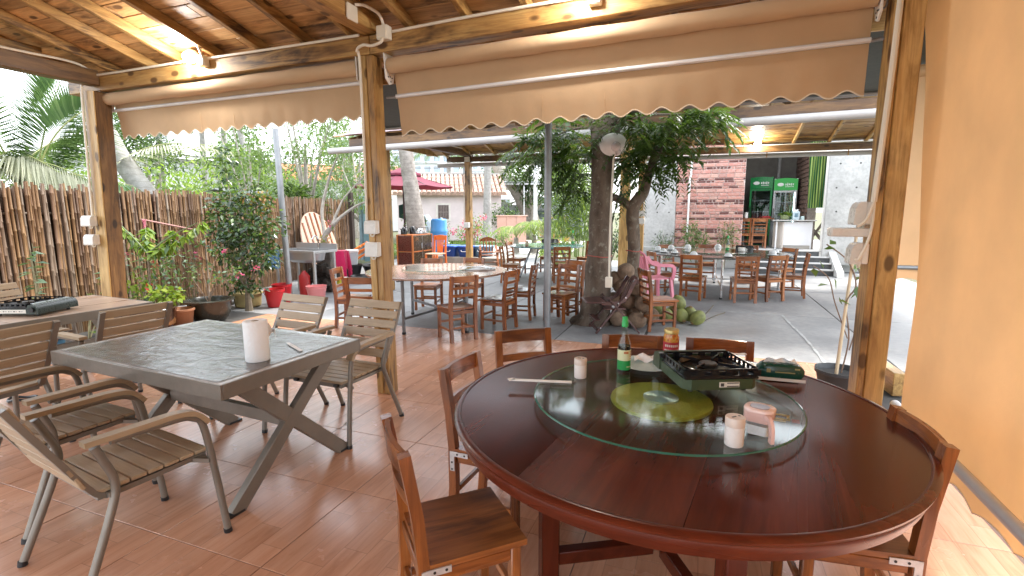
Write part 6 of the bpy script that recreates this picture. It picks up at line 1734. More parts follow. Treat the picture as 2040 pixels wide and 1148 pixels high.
stems(p2, (0, 0, .24), tp, .008, .004, plain('bare_stem', (.22, .16, .12), .8), 'stem', .12)
crown('leaves', [((q[0], q[1], q[2]), (.14, .14, .10), 34) for q in tp] + [((-.35, .3, 1.15), (.25, .2, .18), 40)], .06, .034, [LV_MID, LV_LIGHT, LV_BLUE], p2, .3)
crown('blossoms', [((.34, .25, .66), (.05, .05, .04), 10), ((-.02, .32, 1.0), (.05, .04, .03), 10), ((.42, .45, .72), (.05, .05, .05), 12)], .04, .03, FL_PINK, p2)
p3 = thing('potted_plant', 'low plant with pink flowers in a yellow pot behind the dark shrub', 'plant', (-7.08, 6.15, 0))
b = MB(); pot(b, .22, .24, .02, .8); b.build('pot', plain('pot_yellow', (.36, .29, .13), .6, 0, .2, 7), p3)
stems(p3, (0, 0, .2), [(-.2, 0, .55), (.05, .1, .65), (.2, -.05, .5), (-.35, .1, .75)], .008, .004)
crown('leaves', [((-.2, 0, .5), (.2, .2, .15), 60), ((.1, .1, .6), (.2, .2, .18), 60), ((-.35, .1, .85), (.2, .2, .2), 70)], .085, .055, [LV_BLUE, LV_MID], p3, .3)
crown('blossoms', [((-.15, -.05, .62), (.04, .04, .03), 9), ((.02, .05, .50), (.05, .04, .03), 9), ((-.38, .02, .95), (.04, .04, .03), 9)], .045, .035, FL_PINK, p3)
b = MB(); b.cyl((-7.75, 5.35, .05), (-7.35, 6.1, .05), .04, n=10); o = b.build('pvc_pipe', plain('pvc_white', (.7, .7, .69), .35)); tag(o, 'white pipe lying at foot of fence before the yellow pot', 'pipe')
b = MB(); b.box((-7.35, 5.75, .09), (.5, .4, .02), (.2, -.3, .4), .003); o = b.build('board_piece', plain('grey_board', (.35, .29, .20), .9, 0, .2)); tag(o, 'old board leaning behind the wide black pot', 'board')
def tallweed(x, y, h, label, mat, L, W, n, sp=.18, base=.15, fl=None):
    a = thing('plant', label, 'plant', (x, y, 0))
    tops = [(random.uniform(-sp, sp), random.uniform(-sp, sp), h * random.uniform(.75, 1.0)) for _ in range(3)]
    tops[0] = (0.02, 0.03, h)
    stems(a, (0, 0, 0), tops, .009, .004, plain('weed_stem', (.26, .24, .14), .8), 'stem', .06)
    P = []; D = []; N_ = []
    for q in tops:
        for k in range(n):
            t_ = base + (1 - base) * (k / n) ** .8; an = k * 2.4 + random.random()
            P.append((q[0] * t_, q[1] * t_, q[2] * t_)); D.append((math.cos(an), math.sin(an), .15 + random.gauss(0, .2))); N_.append((random.gauss(0, .25), random.gauss(0, .25), 1))
    leaf_obj('leaves', P, D, N_, L * (.7 + .6 * rng.random(len(P))), W * (.7 + .6 * rng.random(len(P))), mat, a, .1, .25)
    if fl: crown('blossoms', [(fl, (.05, .05, .05), 12)], .05, .035, FL_PINK, a)
    return a
tallweed(-7.02, 3.30, 1.22, 'tall thin weed with grey green leaves before bamboo at far left', LV_BLUE, .12, .06, 12, .10, .35)
tallweed(-6.95, 3.72, .62, 'low sprawling weed with yellowish leaves behind the rear square table', [LV_MID, LV_LIGHT], .10, .045, 9, .40, .2)
tallweed(-7.12, 4.15, .98, 'bushy grey green weed left of the left post', [LV_BLUE, LV_MID], .10, .055, 18, .26, .25, (.12, .1, 1.03))
tallweed(-7.05, 3.98, .62, 'leafy weed just left of left post base', [LV_MID, LV_BLUE], .09, .045, 14, .22, .2)
tallweed(-7.25, 4.75, 1.05, 'straggly weed with pale leaves behind the brown glazed pot', [LV_BLUE, LV_LIGHT], .075, .045, 20, .35, .2)
tallweed(-7.40, 5.45, 1.02, 'tall round leaved weed behind the wide black pot', [LV_BLUE, LV_MID], .09, .065, 16, .30, .3, (-.1, .2, .9))
tallweed(-7.30, 4.50, .55, 'small fern like weed at foot of the bamboo fence', [LV_MID, LV_LIME], .08, .04, 20, .25, .1)
b = MB(); b.lathe([(.17, 0), (.20, .16), (.215, .165), (.215, .18), (.195, .18), (.18, .16), (.0, .03)], 24); o = b.build('basin', plain('basin_blue', (.03, .09, .15), .4)); o.location = (-6.90, 3.25, 0); tag(o, 'dark blue basin on ground under the rear square table', 'basin')

# branching pale tree in front of the fence
ft = thing('tree', 'pale barked bare limbed tree leaning before the fence by the sink', 'tree', (-8.05, 9.0, 0))
b = MB(); trunk_tube(b, [(0, 0, -.02, .10), (.02, .02, .5, .075), (.10, .05, 1.0, .065), (.26, .12, 1.22, .06)], 10, .006); b.build('trunk', PALEBARK, ft)
b = MB(); trunk_tube(b, [(.22, .12, 1.2, .05), (.42, .25, 1.45, .035), (.72, .5, 1.72, .024), (1.0, .8, 1.86, .015)], 8, .004); b.build('limb', PALEBARK, ft)
b = MB(); trunk_tube(b, [(.24, .12, 1.2, .045), (.28, .3, 1.55, .03), (.36, .5, 1.9, .02), (.75, .9, 2.5, .012)], 8, .004); b.build('limb', PALEBARK, ft)
b = MB(); trunk_tube(b, [(.1, .05, 1.0, .04), (-.05, .2, 1.6, .035), (.1, .3, 2.3, .03), (.45, .3, 2.9, .015)], 8, .004); b.build('limb', PALEBARK, ft)
crown('crown', [((1.05, .85, 1.9), (.2, .2, .12), 50), ((.8, .95, 2.55), (.35, .35, .2), 90), ((.45, .35, 2.9), (.4, .4, .25), 110), ((.1, .3, 2.6), (.4, .4, .3), 90), ((.28, .12, 1.26), (.05, .05, .04), 4)], .10, .04, [LV_LIGHT, LV_MID], ft, .35)
crown('blossoms', [((.24, .06, 1.30), (.05, .05, .06), 14)], .05, .04, FL_PINK, ft)

# ================================================================== WASH CORNER
sk = thing('sink', 'stainless steel sink on legs with tap, standing beside the steel pole', 'sink', (-7.12, 7.55, 0), R(-6))
SS = plain('stainless', (.55, .56, .57), .38, .8, .03)
b = MB()
b.box((0, -.26, .83), (1.1, .05, .04)); b.box((0, .26, .83), (1.1, .05, .04)); b.box((-.525, 0, .83), (.05, .47, .04)); b.box((.525, 0, .83), (.05, .47, .04)); b.box((0, .28, .90), (1.1, .02, .12)); b.build('rim', SS, sk, False)
b = MB(); gr = []
b.lathe([(.0, .60), (.30, .61), (.40, .66), (.44, .82)], 24, cap0=False, cap1=False); b.M = None
bo_ = b.build('bowl', SS, sk); bo_.scale = (1.12, .53, 1)
for x in (-.5, .5):
    for y in (-.24, .24):
        b = MB(); b.box((x, y, .405), (.04, .04, .81)); b.build('leg', SS, sk, False)
b = MB(); b.tube(catmull([(.1, .24, .85), (.1, .24, 1.05), (.1, .18, 1.10), (.1, .10, 1.05)], 5), .014, 8); tp_ = b.build('tap', CHROME, sk)
b = MB(); b.bar((.06, .24, 1.02), (.14, .24, 1.02), .02, .02); b.build('tap_handle', CHROME, tp_)
gp2 = thing('potted_plant', 'tiny pot plant on shelf behind the sink tap', 'plant', (-7.0, 7.98, .0))
b = MB(); b.box((0, 0, .44), (.35, .16, .88), None, .01); b.build('plinth', plain('stone_plinth', (.16, .14, .12), .9, 0, .4, 9, .5), gp2)
b = MB(); b.lathe([(.04, .88), (.06, .97), (0, .97)], 14); b.build('pot', plain('pot_tan', (.35, .24, .14), .8), gp2)
crown('leaves', [((0, 0, 1.03), (.10, .10, .07), 40)], .06, .03, [LV_LIME, LV_BLUE, FL_ORANGE], gp2)
b = MB()
for k in range(60):
    a = random.random() * 6.28; 
    b.ball((-.05 + .33 * (random.random() - .5) * 1.6, .05 + .3 * (random.random() - .5), .08 + .42 * random.random()), random.uniform(.05, .09), 6, 4, .3)
o = b.build('rock_pile', plain('dark_stone', (.05, .042, .035), .9, 0, .4, 12, .6)); o.location = (-6.95, 7.85, 0); o['kind'] = 'stuff'; tag(o, 'heap of dark stones under the steel sink', 'stones')
def bucket(x, y, r, h, col, label, handle=True, rz=0):
    a = thing('bucket', label, 'bucket', (x, y, 0), rz, 'plastic buckets by the sink')
    b = MB(); b.lathe([(r * .74, 0), (r * .76, .008), (r * .97, h - .05), (r * 1.02, h - .045), (r * 1.02, h - .03), (r, h - .028), (r * 1.0, h - .004), (r * 1.05, h), (r * .97, h), (r * .72, .015), (0, .015)], 32, cap0=True, cap1=False); b.build('pail', plain('bucket_plastic', col, .35, 0, .05), a)
    if handle:
        b = MB(); b.tube([Vector((r * 1.04 * math.cos(q), -r * .25 * math.sin(q) - .03, h - .03 - r * .75 * math.sin(q))) for q in [PI * i / 16 for i in range(17)]], .006, 6); b.build('handle', plain('handle_plastic', col, .35, 0, .05), a)
    return a
bucket(-6.62, 6.28, .155, .30, (.50, .016, .022), 'red bucket in front nearest the dark shrub', True, .6)
bucket(-6.78, 6.60, .16, .33, (.46, .012, .02), 'second red bucket behind the front red one', True, 2.5)
bucket(-6.35, 6.95, .17, .27, (.70, .25, .25), 'salmon pink bucket at foot of the sink', False)
bucket(-7.30, 8.55, .175, .32, (.72, .10, .30), 'bright pink bucket in front of the stacked stools', True, .9)
# stacked stools
def stool(x, y, z, label, col):
    a = thing('plastic_stool', label, 'stool', (x, y, z), R(18), 'pink stools in one stack'); h = .46
    b = MB(); loft(b, [(rsq(.26, .26, .05), h - .02), (rsq(.27, .27, .05), h - .008), (rsq(.24, .24, .05), h)]); b.build('seat', plain('stool_pink', col, .35, 0, .05), a, True, 50)
    for k in range(4):
        b = MB(); b.M = Matrix.Rotation(k * PI / 2, 4, 'Z')
        for s_ in (-1, 1): b.sweep([(s_ * .16, -.175, 0), (s_ * .145, -.16, .2), (s_ * .115, -.135, h - .02)], .07, .02, (0, 1, 0))
        gr = [[Vector((-.12 + .24 * i / 8, -.150 + .017 * (1 - 0) , .26 + .06 * math.sin(PI * i / 8) - .0)), Vector((-.11 + .22 * i / 8, -.136, h - .015))] for i in range(9)]
        b.sheet(gr, (0, .012, 0)); b.M = None; b.build('side', plain('stool_side', col, .35, 0, .05), a, True, 50)
    return a
for k in range(4): stool(-7.55, 9.05, .0 + .085 * k, ['bottom', 'second', 'third', 'top'][k] + ' magenta stool of the stack behind the pink bucket', (.55, .02, .10))
a = thing('lidded_bucket', 'translucent white bucket with lid on a black basin near the fence', 'bucket', (-7.95, 9.95, .30))
b = MB(); b.lathe([(.13, 0), (.155, .30), (.16, .31)], 28); b.build('pail', plain('cloudy_white', (.55, .58, .60), .3, 0, .05), a)
b = MB(); b.lathe([(.168, .30), (.170, .345), (.155, .355), (0, .355)], 28); b.build('lid', plain('lid_white', (.74, .68, .66), .35, 0, .05), a)
def basin(x, y, z, r, h, label):
    b = MB(); b.lathe([(r * .7, 0), (r, h), (r * 1.05, h), (r * 1.05, h - .015), (r * .98, h - .02), (r * .68, .02), (0, .02)], 28); o = b.build('basin', BLACK); o.location = (x, y, z); return tag(o, label, 'basin', 'black basins by the fence')
basin(-7.95, 9.95, 0, .24, .30, 'deep black basin under the lidded white bucket'); basin(-7.10, 9.25, 0, .27, .15, 'low black basin beside the bright pink bucket'); basin(-7.55, 10.35, 0.0, .33, .26, 'wide black basin near the orange pipes')
b = MB()
for k in range(7): b.tube([(-8.85 + .03 * k, 10.25 + .10 * k, .25 + .05 * (k % 2)), (-8.10 + .03 * k, 10.5 + .1 * k, .70 + .05 * (k % 3))], .026, 8)
o = b.build('orange_pipe', plain('pipe_orange', (.70, .20, .03), .4, 0, .06)); o['kind'] = 'stuff'; tag(o, 'bundle of orange pipes propped behind the center post', 'pipes')
jc = thing('jerrycan', 'yellow oil jug with red cap hanging by the sink leg', 'jug', (-6.82, 8.05, .12), .4)
b = MB(); loft(b, [(rsq(.16, .11, .03), 0), (rsq(.17, .12, .03), .02), (rsq(.17, .12, .03), .24), (rsq(.10, .08, .03), .31), (rsq(.05, .05, .02), .33)]); b.build('jug_body', plain('jug_yellow', (.66, .55, .04), .35, 0, .05), jc, True, 50)
b = MB(); b.cyl((0, 0, .33), (0, 0, .37), .026, n=14); b.build('cap', plain('cap_red', (.5, .02, .03), .4), jc)
b = MB(); b.box((0, -.062, .13), (.11, .003, .12)); b.build('label', plain('label_leaf', (.20, .30, .04), .5, 0, .4, 30), jc, False)
b = MB(); b.tube(catmull([(.03, 0, .32), (.08, 0, .33), (.088, 0, .26), (.085, 0, .2)], 4), .012, 6); b.build('handle', plain('jug_yellow2', (.66, .55, .04), .35), jc)
b = MB(); b.lathe([(.09, 0), (.10, .01), (.10, .36), (.05, .42), (.03, .46), (0, .46)], 18); o = b.build('gas_bottle', plain('red_paint', (.40, .02, .02), .4, 0, .1)); o.location = (-7.05, 7.42, .0); tag(o, 'red cylinder standing under the steel sink', 'cylinder')
b = MB(); b.sheet([[Vector((-.12 + .24 * i / 6, .03 * math.sin(i * 1.5), .50 + .34 * j / 4 + .01 * math.sin(j + i))) for j in range(5)] for i in range(7)], (0, .004, 0)); o = b.build('rag', plain('rag_blue', (.12, .25, .45), .9, 0, .3, 20)); o.location = (-7.62, 7.25, 0); o.rotation_euler = (0, 0, .5); tag(o, 'blue rag hanging on left end of the sink', 'rag')
# round board leaning on the fence
rb = thing('round_board', 'pale round table board with dark battens leaning on the bamboo fence', 'board', (-8.70, 9.75, .80)); rb.scale = (1.12, 1.12, 1.12)
rb.rotation_euler = (Euler((0, R(76), 0)).to_matrix().to_4x4() @ Matrix.Identity(4)).to_euler(); rb.rotation_euler = (0, R(75), R(14))
PB = plain('pink_ply', (.52, .36, .28), .7, 0, .12, 7)
for k in range(7):
    x0, x1 = -.70 + .2 * k, -.70 + .2 * (k + 1) - .004
    if k == 0: x0 = -.699
    pts = [(r_ , q) for r_, q in ()]
    th0, th1 = math.acos(max(-1, min(1, x0 / .7))), math.acos(max(-1, min(1, x1 / .7)))
    up = [(.7 * math.cos(a), .7 * math.sin(a)) for a in np.linspace(th0, th1, 10)]
    lo = [(x, -y) for x, y in up[::-1]]
    Pq = []
    for p in up + lo:
        if not Pq or math.hypot(Pq[-1][0] - p[0], Pq[-1][1] - p[1]) > 1e-4: Pq.append(p)
    if math.hypot(Pq[0][0] - Pq[-1][0], Pq[0][1] - Pq[-1][1]) < 1e-4: Pq.pop()
    b = MB(); b.prism([(-y, x) for x, y in Pq], -.012, .012); b.build('plank', PB, rb, False)
for k in range(1, 7):
    x = -.70 + .2 * k; h_ = math.sqrt(max(.02, .49 - x * x)) - .02
    b = MB(); b.box((0, x, .022), (h_ * 2, .045, .02)); b.build('batten', CHW['X'], rb, False)
b = MB(); b.box((-9.25, 11.65, 1.05), (.11, .11, 2.1), None, .004); o = b.build('fence_post', plain('dark_post', (.045, .032, .026), .8)); tag(o, 'dark square post at right end of bamboo fence', 'post')
cs_ = thing('corrugated_sheets', 'blue grey corrugated sheets standing on end past the bamboo fence', 'sheets', (-9.75, 12.6, 0))
b = MB(); b.sheet([[Vector((.02 * math.cos(i * PI / 2) + .012 * i * .3, .022 * i, z)) for z in (.1, 2.05)] for i in range(41)], (.003, 0, 0)); b.build('sheet', plain('sheet_blue', (.24, .34, .38), .45, .3, .15), cs_)
b = MB(); b.sheet([[Vector((.06 + .02 * math.cos(i * PI / 2) + .004 * i, .1 + .022 * i, z)) for z in (.05, 1.95)] for i in range(36)], (.003, 0, 0)); b.build('sheet', plain('sheet_teal', (.20, .33, .36), .45, .3, .15), cs_)

# ================================================================== BEYOND: cabinet, orange chair, bins, umbrella
cab = thing('cabinet', 'orange framed cabinet with dark red panels carrying kettles behind center post', 'cabinet', (-7.60, 11.75, 0), R(-4))
CF = plain('cabinet_orange', (.42, .13, .035), .4, 0, .1); CD = plain('cabinet_red', (.075, .016, .012), .3, 0, .2); CB = plain('cabinet_door', (.05, .032, .018), .25, 0, .5, 5)
b = MB()
for x in (-.25, .25):
    for y in (-.0, .92):
        b = MB(); b.box((x, y, .47), (.04, .04, .94), None, .003); b.build('corner_post', CF, cab)
for z in (.04, .48, .93):
    b = MB(); b.box((0, .46, z), (.46, .90, .03), None, .003); b.build('shelf', CF, cab)
b = MB(); b.box((0, .01, .26), (.45, .012, .40)); b.build('panel', CD, cab); b = MB(); b.box((0, .01, .70), (.45, .012, .42)); b.build('panel', CD, cab)
for yy in (.24, .69):
    b = MB(); b.box((.252, yy, .48), (.014, .42, .86), None, .003); d_ = b.build('door', CB, cab)
    b = MB(); b.bar((.268, yy + .17, .55), (.268, yy + .17, .70), .016, .02); b.build('handle', BRUSHED, d_)
    b = MB(); b.box((.261, yy, .48), (.008, .40, .03)); b.build('door_rail', CF, d_)
b = MB(); b.bar((.262, .14, .76), (.262, .16, .86), .006, .012, (1, 0, 0)); b.bar((.262, .16, .86), (.262, .20, .80), .006, .012, (1, 0, 0)); b.bar((.262, .20, .80), (.262, .24, .86), .006, .012, (1, 0, 0)); b.bar((.262, .24, .86), (.262, .26, .76), .006, .012, (1, 0, 0)); b.build('door_mark', plain('mark_tan', (.38, .20, .12), .6), cab, False)
for k, (dx, dy, hh, m_, l) in enumerate([(-.1, .12, .20, BLACKGLOSS, 'black kettle at left on the orange cabinet'), (.0, .40, .22, BLACKGLOSS, 'second black kettle on the orange cabinet'), (.08, .66, .16, CHROME, 'shiny steel pot on the orange cabinet')]):
    o = thing('kettle', l, 'kettle', (-7.60 + dx, 11.75 + dy, .946), k * 1.3, 'kettles on the cabinet')
    b = MB(); b.lathe([(.075, 0), (.085, .01), (.08, hh * .6), (.05, hh * .85), (.045, hh * .9), (.015, hh), (0, hh)], 20); b.build('kettle_body', m_, o)
    b = MB(); b.tube(catmull([(.04, 0, hh * .85), (.13, 0, hh * .9), (.14, 0, hh * .45), (.08, 0, hh * .25)], 4), .010, 6); b.build('handle', BLACK, o)
    b = MB(); b.tube([(-.06, 0, hh * .5), (-.12, 0, hh * .8)], [.018, .010], 8); b.build('spout', m_, o)
tr_ = thing('wire_tray', 'tray of small glasses on the orange cabinet', 'tray', (-7.52, 12.35, .946))
b = MB(); b.box((0, 0, .01), (.30, .5, .014), None, .003); b.build('tray_base', BLACK, tr_)
for k in range(8):
    b = MB(); b.lathe([(.025, .017), (.03, .09)], 12, (-.08 + .16 * (k % 2), -.18 + .12 * (k // 2), 0)); b.build('drinking_glass', DISH, tr_)
b = MB(); b.tube([(-.15, .26, .02), (-.15, .26, .16), (.15, .26, .16), (.15, .26, .02)], .012, 6); b.build('tray_rail', BLACK, tr_)
oc = thing('plastic_chair', 'orange plastic chair with slatted back standing beside the blue bins', 'chair', (-6.80, 12.0, 0), R(172))
OR = plain('plastic_orange', (.72, .16, .03), .4, 0, .05)
b = MB(); b.box((0, 0, .43), (.42, .42, .03), None, .01); b.build('seat', plain('seat_peach', (.70, .42, .28), .4), oc)
for sx in (-.19, .19):
    b = MB(); b.sweep([(sx, .19, 0), (sx * .96, .18, .42)], .045, .04, (0, 1, 0)); b.build('leg', OR, oc)
    b = MB(); b.sweep([(sx * 1.05, -.22, 0), (sx, -.19, .42), (sx, -.23, .92)], .045, .04, (0, 1, 0)); b.build('back_post', OR, oc)
b = MB(); b.sheet([[Vector((-.19 + .38 * i / 8, -.225, .79)), Vector((-.19 + .38 * i / 8, -.235, .90 + .03 * math.sin(PI * i / 8)))] for i in range(9)], (0, -.025, 0)); b.build('top_rail', OR, oc)
for k in range(6):
    x = -.11 + .044 * k; b = MB(); b.bar((x * .7, -.20, .46), (x, -.225, .80), .022, .016, (0, 1, 0)); b.build('back_slat', OR, oc)
KB = plain('kerb_cement', (.30, .27, .23), .9, 0, .25, 4, .3)
b = MB(); b.box((-6.9, 13.55, .12), (3.4, .9, .25), None, .015); struct(b.build('kerb', KB))
for k, (x, y, l, cc_) in enumerate([(-7.02, 13.35, 'left dark blue storage bin on the cement kerb', (.015, .06, .26)), (-6.50, 13.38, 'right dark blue storage bin on the cement kerb', (.012, .05, .22)), (-6.05, 13.55, 'grey blue storage bin half behind far pavilion post', (.10, .17, .24))]):
    o = thing('storage_bin', l, 'bin', (x, y, .247), R(-4), 'blue storage bins on the kerb')
    b = MB(); loft(b, [(rsq(.40, .36, .05), 0), (rsq(.47, .43, .05), .26), (rsq(.50, .46, .05), .265), (rsq(.50, .46, .05), .295)]); b.build('tub', plain('bin_blue', cc_, .35, 0, .06), o, True, 40)
    b = MB(); loft(b, [(rsq(.50, .46, .05), .297), (rsq(.48, .44, .05), .32), (rsq(.44, .40, .05), .325)]); b.build('lid', plain('bin_lid', tuple(q * 2.2 for q in cc_), .4, 0, .06), o, True, 40)
    b = MB(); b.tube(catmull([(-.09, -.225, .20), (-.07, -.245, .16), (.07, -.245, .16), (.09, -.225, .20)], 4), .011, 6); b.build('handle', WHITEP, o)
bb = thing('barrel', 'blue plastic barrel standing before the pink house wall', 'barrel', (-8.4, 15.1, 0))
b = MB(); b.lathe([(.27, 0), (.29, .03), (.29, .25), (.31, .28), (.31, .32), (.29, .35), (.29, .62), (.31, .65), (.31, .69), (.29, .72), (.28, .95), (.24, .98), (0, .98)], 32); b.build('drum', plain('barrel_blue', (.06, .24, .52), .35, 0, .06), bb); bb.scale = (.95, .95, 1.35)
b = MB(); b.cyl((.1, 0, .98), (.1, 0, 1.01), .04, n=14); b.build('bung', WHITEP, bb)
um = thing('parasol', 'maroon two tiered parasol opened beside the palm trunk', 'parasol', (-9.62, 14.9, 0)); um.scale = (1.26, 1.26, 1.12)
MAR = cloth('maroon_cloth', (.30, .05, .095), .5); MARD = plain('maroon_frame', (.05, .012, .018), .5)
b = MB(); cen = Vector((0, 0, 2.62)); nseg = 8
def ring_pt(k, r, z): a = 2 * PI * k / nseg + .2; return Vector((r * math.cos(a), r * math.sin(a), z))
gr = []
for k in range(nseg * 4 + 1):
    s_ = k / 4; k0 = math.floor(s_); f_ = s_ - k0
    row = []
    for j in range(6):
        t_ = j / 5; r_ = .40 + .98 * t_; z = 2.47 - .34 * t_ - .03 * math.sin(PI * t_)
        row.append(ring_pt(k0, r_, z).lerp(ring_pt(k0 + 1, r_, z), f_) - Vector((0, 0, .035 * math.sin(PI * f_) * t_)))
    gr.append(row)
b.sheet(gr, (0, 0, .004)); b.build('canopy', MAR, um)
b = MB(); b.sheet([[ring_pt(k, .03, 2.72), ring_pt(k, .50, 2.52), ring_pt(k, .52, 2.46)] for k in range(nseg + 1)], (0, 0, .004)); b.build('top_tier', MAR, um)
for k in range(nseg):
    b = MB(); b.bar(ring_pt(k, .05, 2.55), ring_pt(k, 1.38, 2.115), .02, .022); b.build('rib', MARD, um)
b = MB(); b.cyl((0, 0, 0), (0, 0, 2.7), .028, n=12); b.build('pole', MARD, um)
b = MB(); b.lathe([(.28, 0), (.28, .05), (.06, .09), (.05, .3), (0, .3)], 24); b.build('base', plain('base_grey', (.12, .12, .12), .7), um)
# coconut trunk in the yard
pt = thing('palm_tree', 'thick ringed coconut palm trunk passing behind the maroon parasol', 'palm', (-8.0, 13.05, 0))
b = MB(); trunk_tube(b, [(.12, -.03, -.03, .42), (.06, 0, .35, .33), (0, 0, .85, .29), (-.22, .12, 2.1, .23), (-.47, .26, 3.4, .205), (-.75, .45, 5.2, .19), (-.9, .6, 8.5, .17)], 18, .010); b.build('trunk', PALMB, pt)
for k in range(11):
    a = k * .62; tp_ = Vector((-.9 + 2.6 * math.cos(a), .6 + 2.6 * math.sin(a), 8.0 + .8 * math.sin(k * 2.1)))
    frond(pt, (-.9, .6, 8.5), (-.9 + 1.3 * math.cos(a), .6 + 1.3 * math.sin(a), 9.6), tp_, .55, .035, LV_PALM, 24)

# ================================================================== HOUSE, WALLS AND FAR BUILDINGS
ho = thing('house', 'pale pink house with clay tiled roof and one barred window', 'house', (-13.9, 24.0, 0), R(29))
PW_ = plain('pink_render', (.60, .52, .52), .9, 0, .08, 2)
b = MB(); b.box((1.1, 2.0, 1.25), (5.6, 4.0, 2.5)); b.build('wall', PW_, ho, False)
b = MB(); b.box((.74, -.012, 1.55), (.80, .05, .95)); wf = b.build('window', plain('frame_cream', (.62, .58, .54), .8), ho, False)
b = MB(); b.box((.74, -.045, 1.55), (.58, .03, .74)); b.build('pane', plain('dark_pane', (.09, .06, .055), .3, 0, .3), wf, False)
b = MB()
for k in range(7): b.box((.74 - .26 + .087 * k, -.07, 1.55), (.016, .016, .74))
b.box((.74, -.07, 1.55), (.58, .02, .02)); o = b.build('window_bars', plain('bar_rust', (.28, .24, .22), .7), wf, False)
CLAY = plain('clay_tile', (.44, .30, .24), .9, 0, .35, 3, .4)
q = MB()
for k in range(13):
    q.tube([(0, 0 + .0, 0), (0, .5, .18)], [.115, .095], 8)
tm = MB(); tm.tube([(0, -.02, 0), (0, .56, .0)], [.12, .095], 8); tme = tm.mesh('roof_tile', CLAY)
sl_ = math.atan2(1.15, 2.5)
b = MB(); b.sheet([[Vector((-1.95, -.4, 2.48)), Vector((-1.95, 2.1, 3.63))], [Vector((4.2, -.4, 2.48)), Vector((4.2, 2.1, 3.63))]], (0, 0, -.05)); b.sheet([[Vector((-1.95, 2.1, 3.63)), Vector((-1.95, 4.5, 2.5))], [Vector((4.2, 2.1, 3.63)), Vector((4.2, 4.5, 2.5))]], (0, 0, -.05)); rf_ = b.build('roof', CLAY, ho, False)
for i in range(24):
    for j in range(5):
        o = link('roof_tile', tme, rf_, (-1.75 + .25 * i, -.42 + j * .52 * math.cos(sl_), 2.51 + j * .52 * math.sin(sl_) + .02)); o.rotation_euler = (sl_, 0, 0)
b = MB(); b.tube([(-1.95, 2.1, 3.70), (4.2, 2.1, 3.70)], .09, 8); b.build('ridge', plain('ridge_grey', (.25, .24, .23), .9), rf_)
gt = thing('tarpaulin', 'green tarpaulin bundled at corner of pink house behind palm trunk', 'tarpaulin', (-10.15, 16.2, 1.25))
b = MB(); gr = [[Vector((-.55 + 1.1 * i / 12, .15 * math.sin(i * .9), .55 - .5 * j / 8 - .25 * (i / 12) * (j / 8) + .05 * math.sin(i + j))) for j in range(9)] for i in range(13)]; b.sheet(gr, (0, .01, 0)); b.build('sheet', plain('tarp_green', (.03, .09, .075), .6, 0, .3), gt)
b = MB(); gr = [[Vector((.35 + .35 * i / 6 + .1 * math.sin(j), .1 * math.sin(i * 1.2), .2 - 1.35 * j / 8)) for j in range(9)] for i in range(7)]; b.sheet(gr, (0, .01, 0)); b.build('hanging_sheet', plain('tarp_pale', (.50, .58, .64), .5, 0, .15), gt)
bx = thing('garden_wall', 'pinkish tiled box wall standing behind small palms', 'wall', (-8.62, 22.6, 0), R(20))
TP = plain('pink_tile', (.52, .30, .24), .6, 0, .1, 4)
for i in range(3):
    for j in range(2):
        b = MB(); b.box((-.46 + .46 * i, 0, .42 + .62 * j), (.452, .9, .612), None, .004); b.build('wall_tile', TP, bx)
b = MB(); b.box((0, 0, 1.36), (1.5, 1.0, .05), None, .005); b.build('coping', TP, bx)
# greenhouse like white sheds behind
sd_ = thing('shed', 'white framed shed with pale sheet roof beyond the bougainvillea', 'shed', (-12.0, 31, 0), R(20))
WF = plain('white_frame', (.66, .68, .70), .6, 0, .1)
b = MB(); b.box((1.2, 1.5, 1.0), (7.5, 3.0, 2.0)); b.build('wall', plain('shed_wall', (.42, .45, .47), .8, 0, .4, .8), sd_, False)
b = MB(); b.sheet([[Vector((-3, -.6, 2.3)), Vector((-3, 3.5, 3.0))], [Vector((5.4, -.6, 2.3)), Vector((5.4, 3.5, 3.0))]], (0, 0, .05)); b.build('roof', plain('shed_roof', (.60, .62, .64), .6, 0, .15, 2), sd_, False)
for k in range(8):
    b = MB(); b.box((-2.5 + 1.05 * k, -.05, 1.1), (.08, .08, 2.2)); b.build('post', WF, sd_, False)
for k in range(7):
    b = MB(); b.box((-1.97 + 1.05 * k, -.02, 1.35), (.7, .03, .55)); w_ = b.build('window', plain('shed_glass', (.10, .13, .13), .2, 0, .5), sd_, False)
t2 = thing('carport', 'steel carport frame with grey roof in front of white shed', 'carport', (-11.6, 28, 0), R(20))
b = MB(); b.sheet([[Vector((-.2, 0, 3.25)), Vector((-.2, 2.5, 3.5))], [Vector((3.4, 0, 3.25)), Vector((3.4, 2.5, 3.5))]], (0, 0, .05)); b.build('roof', plain('carport_roof', (.30, .32, .33), .6), t2, False)
for x in (0, 1.6, 3.2):
    b = MB(); b.box((x, .05, 1.6), (.07, .07, 3.2)); b.build('post', WF, t2, False)
b = MB(); b.box((1.6, .02, 3.18), (3.5, .06, .08)); b.build('beam', WF, t2, False)
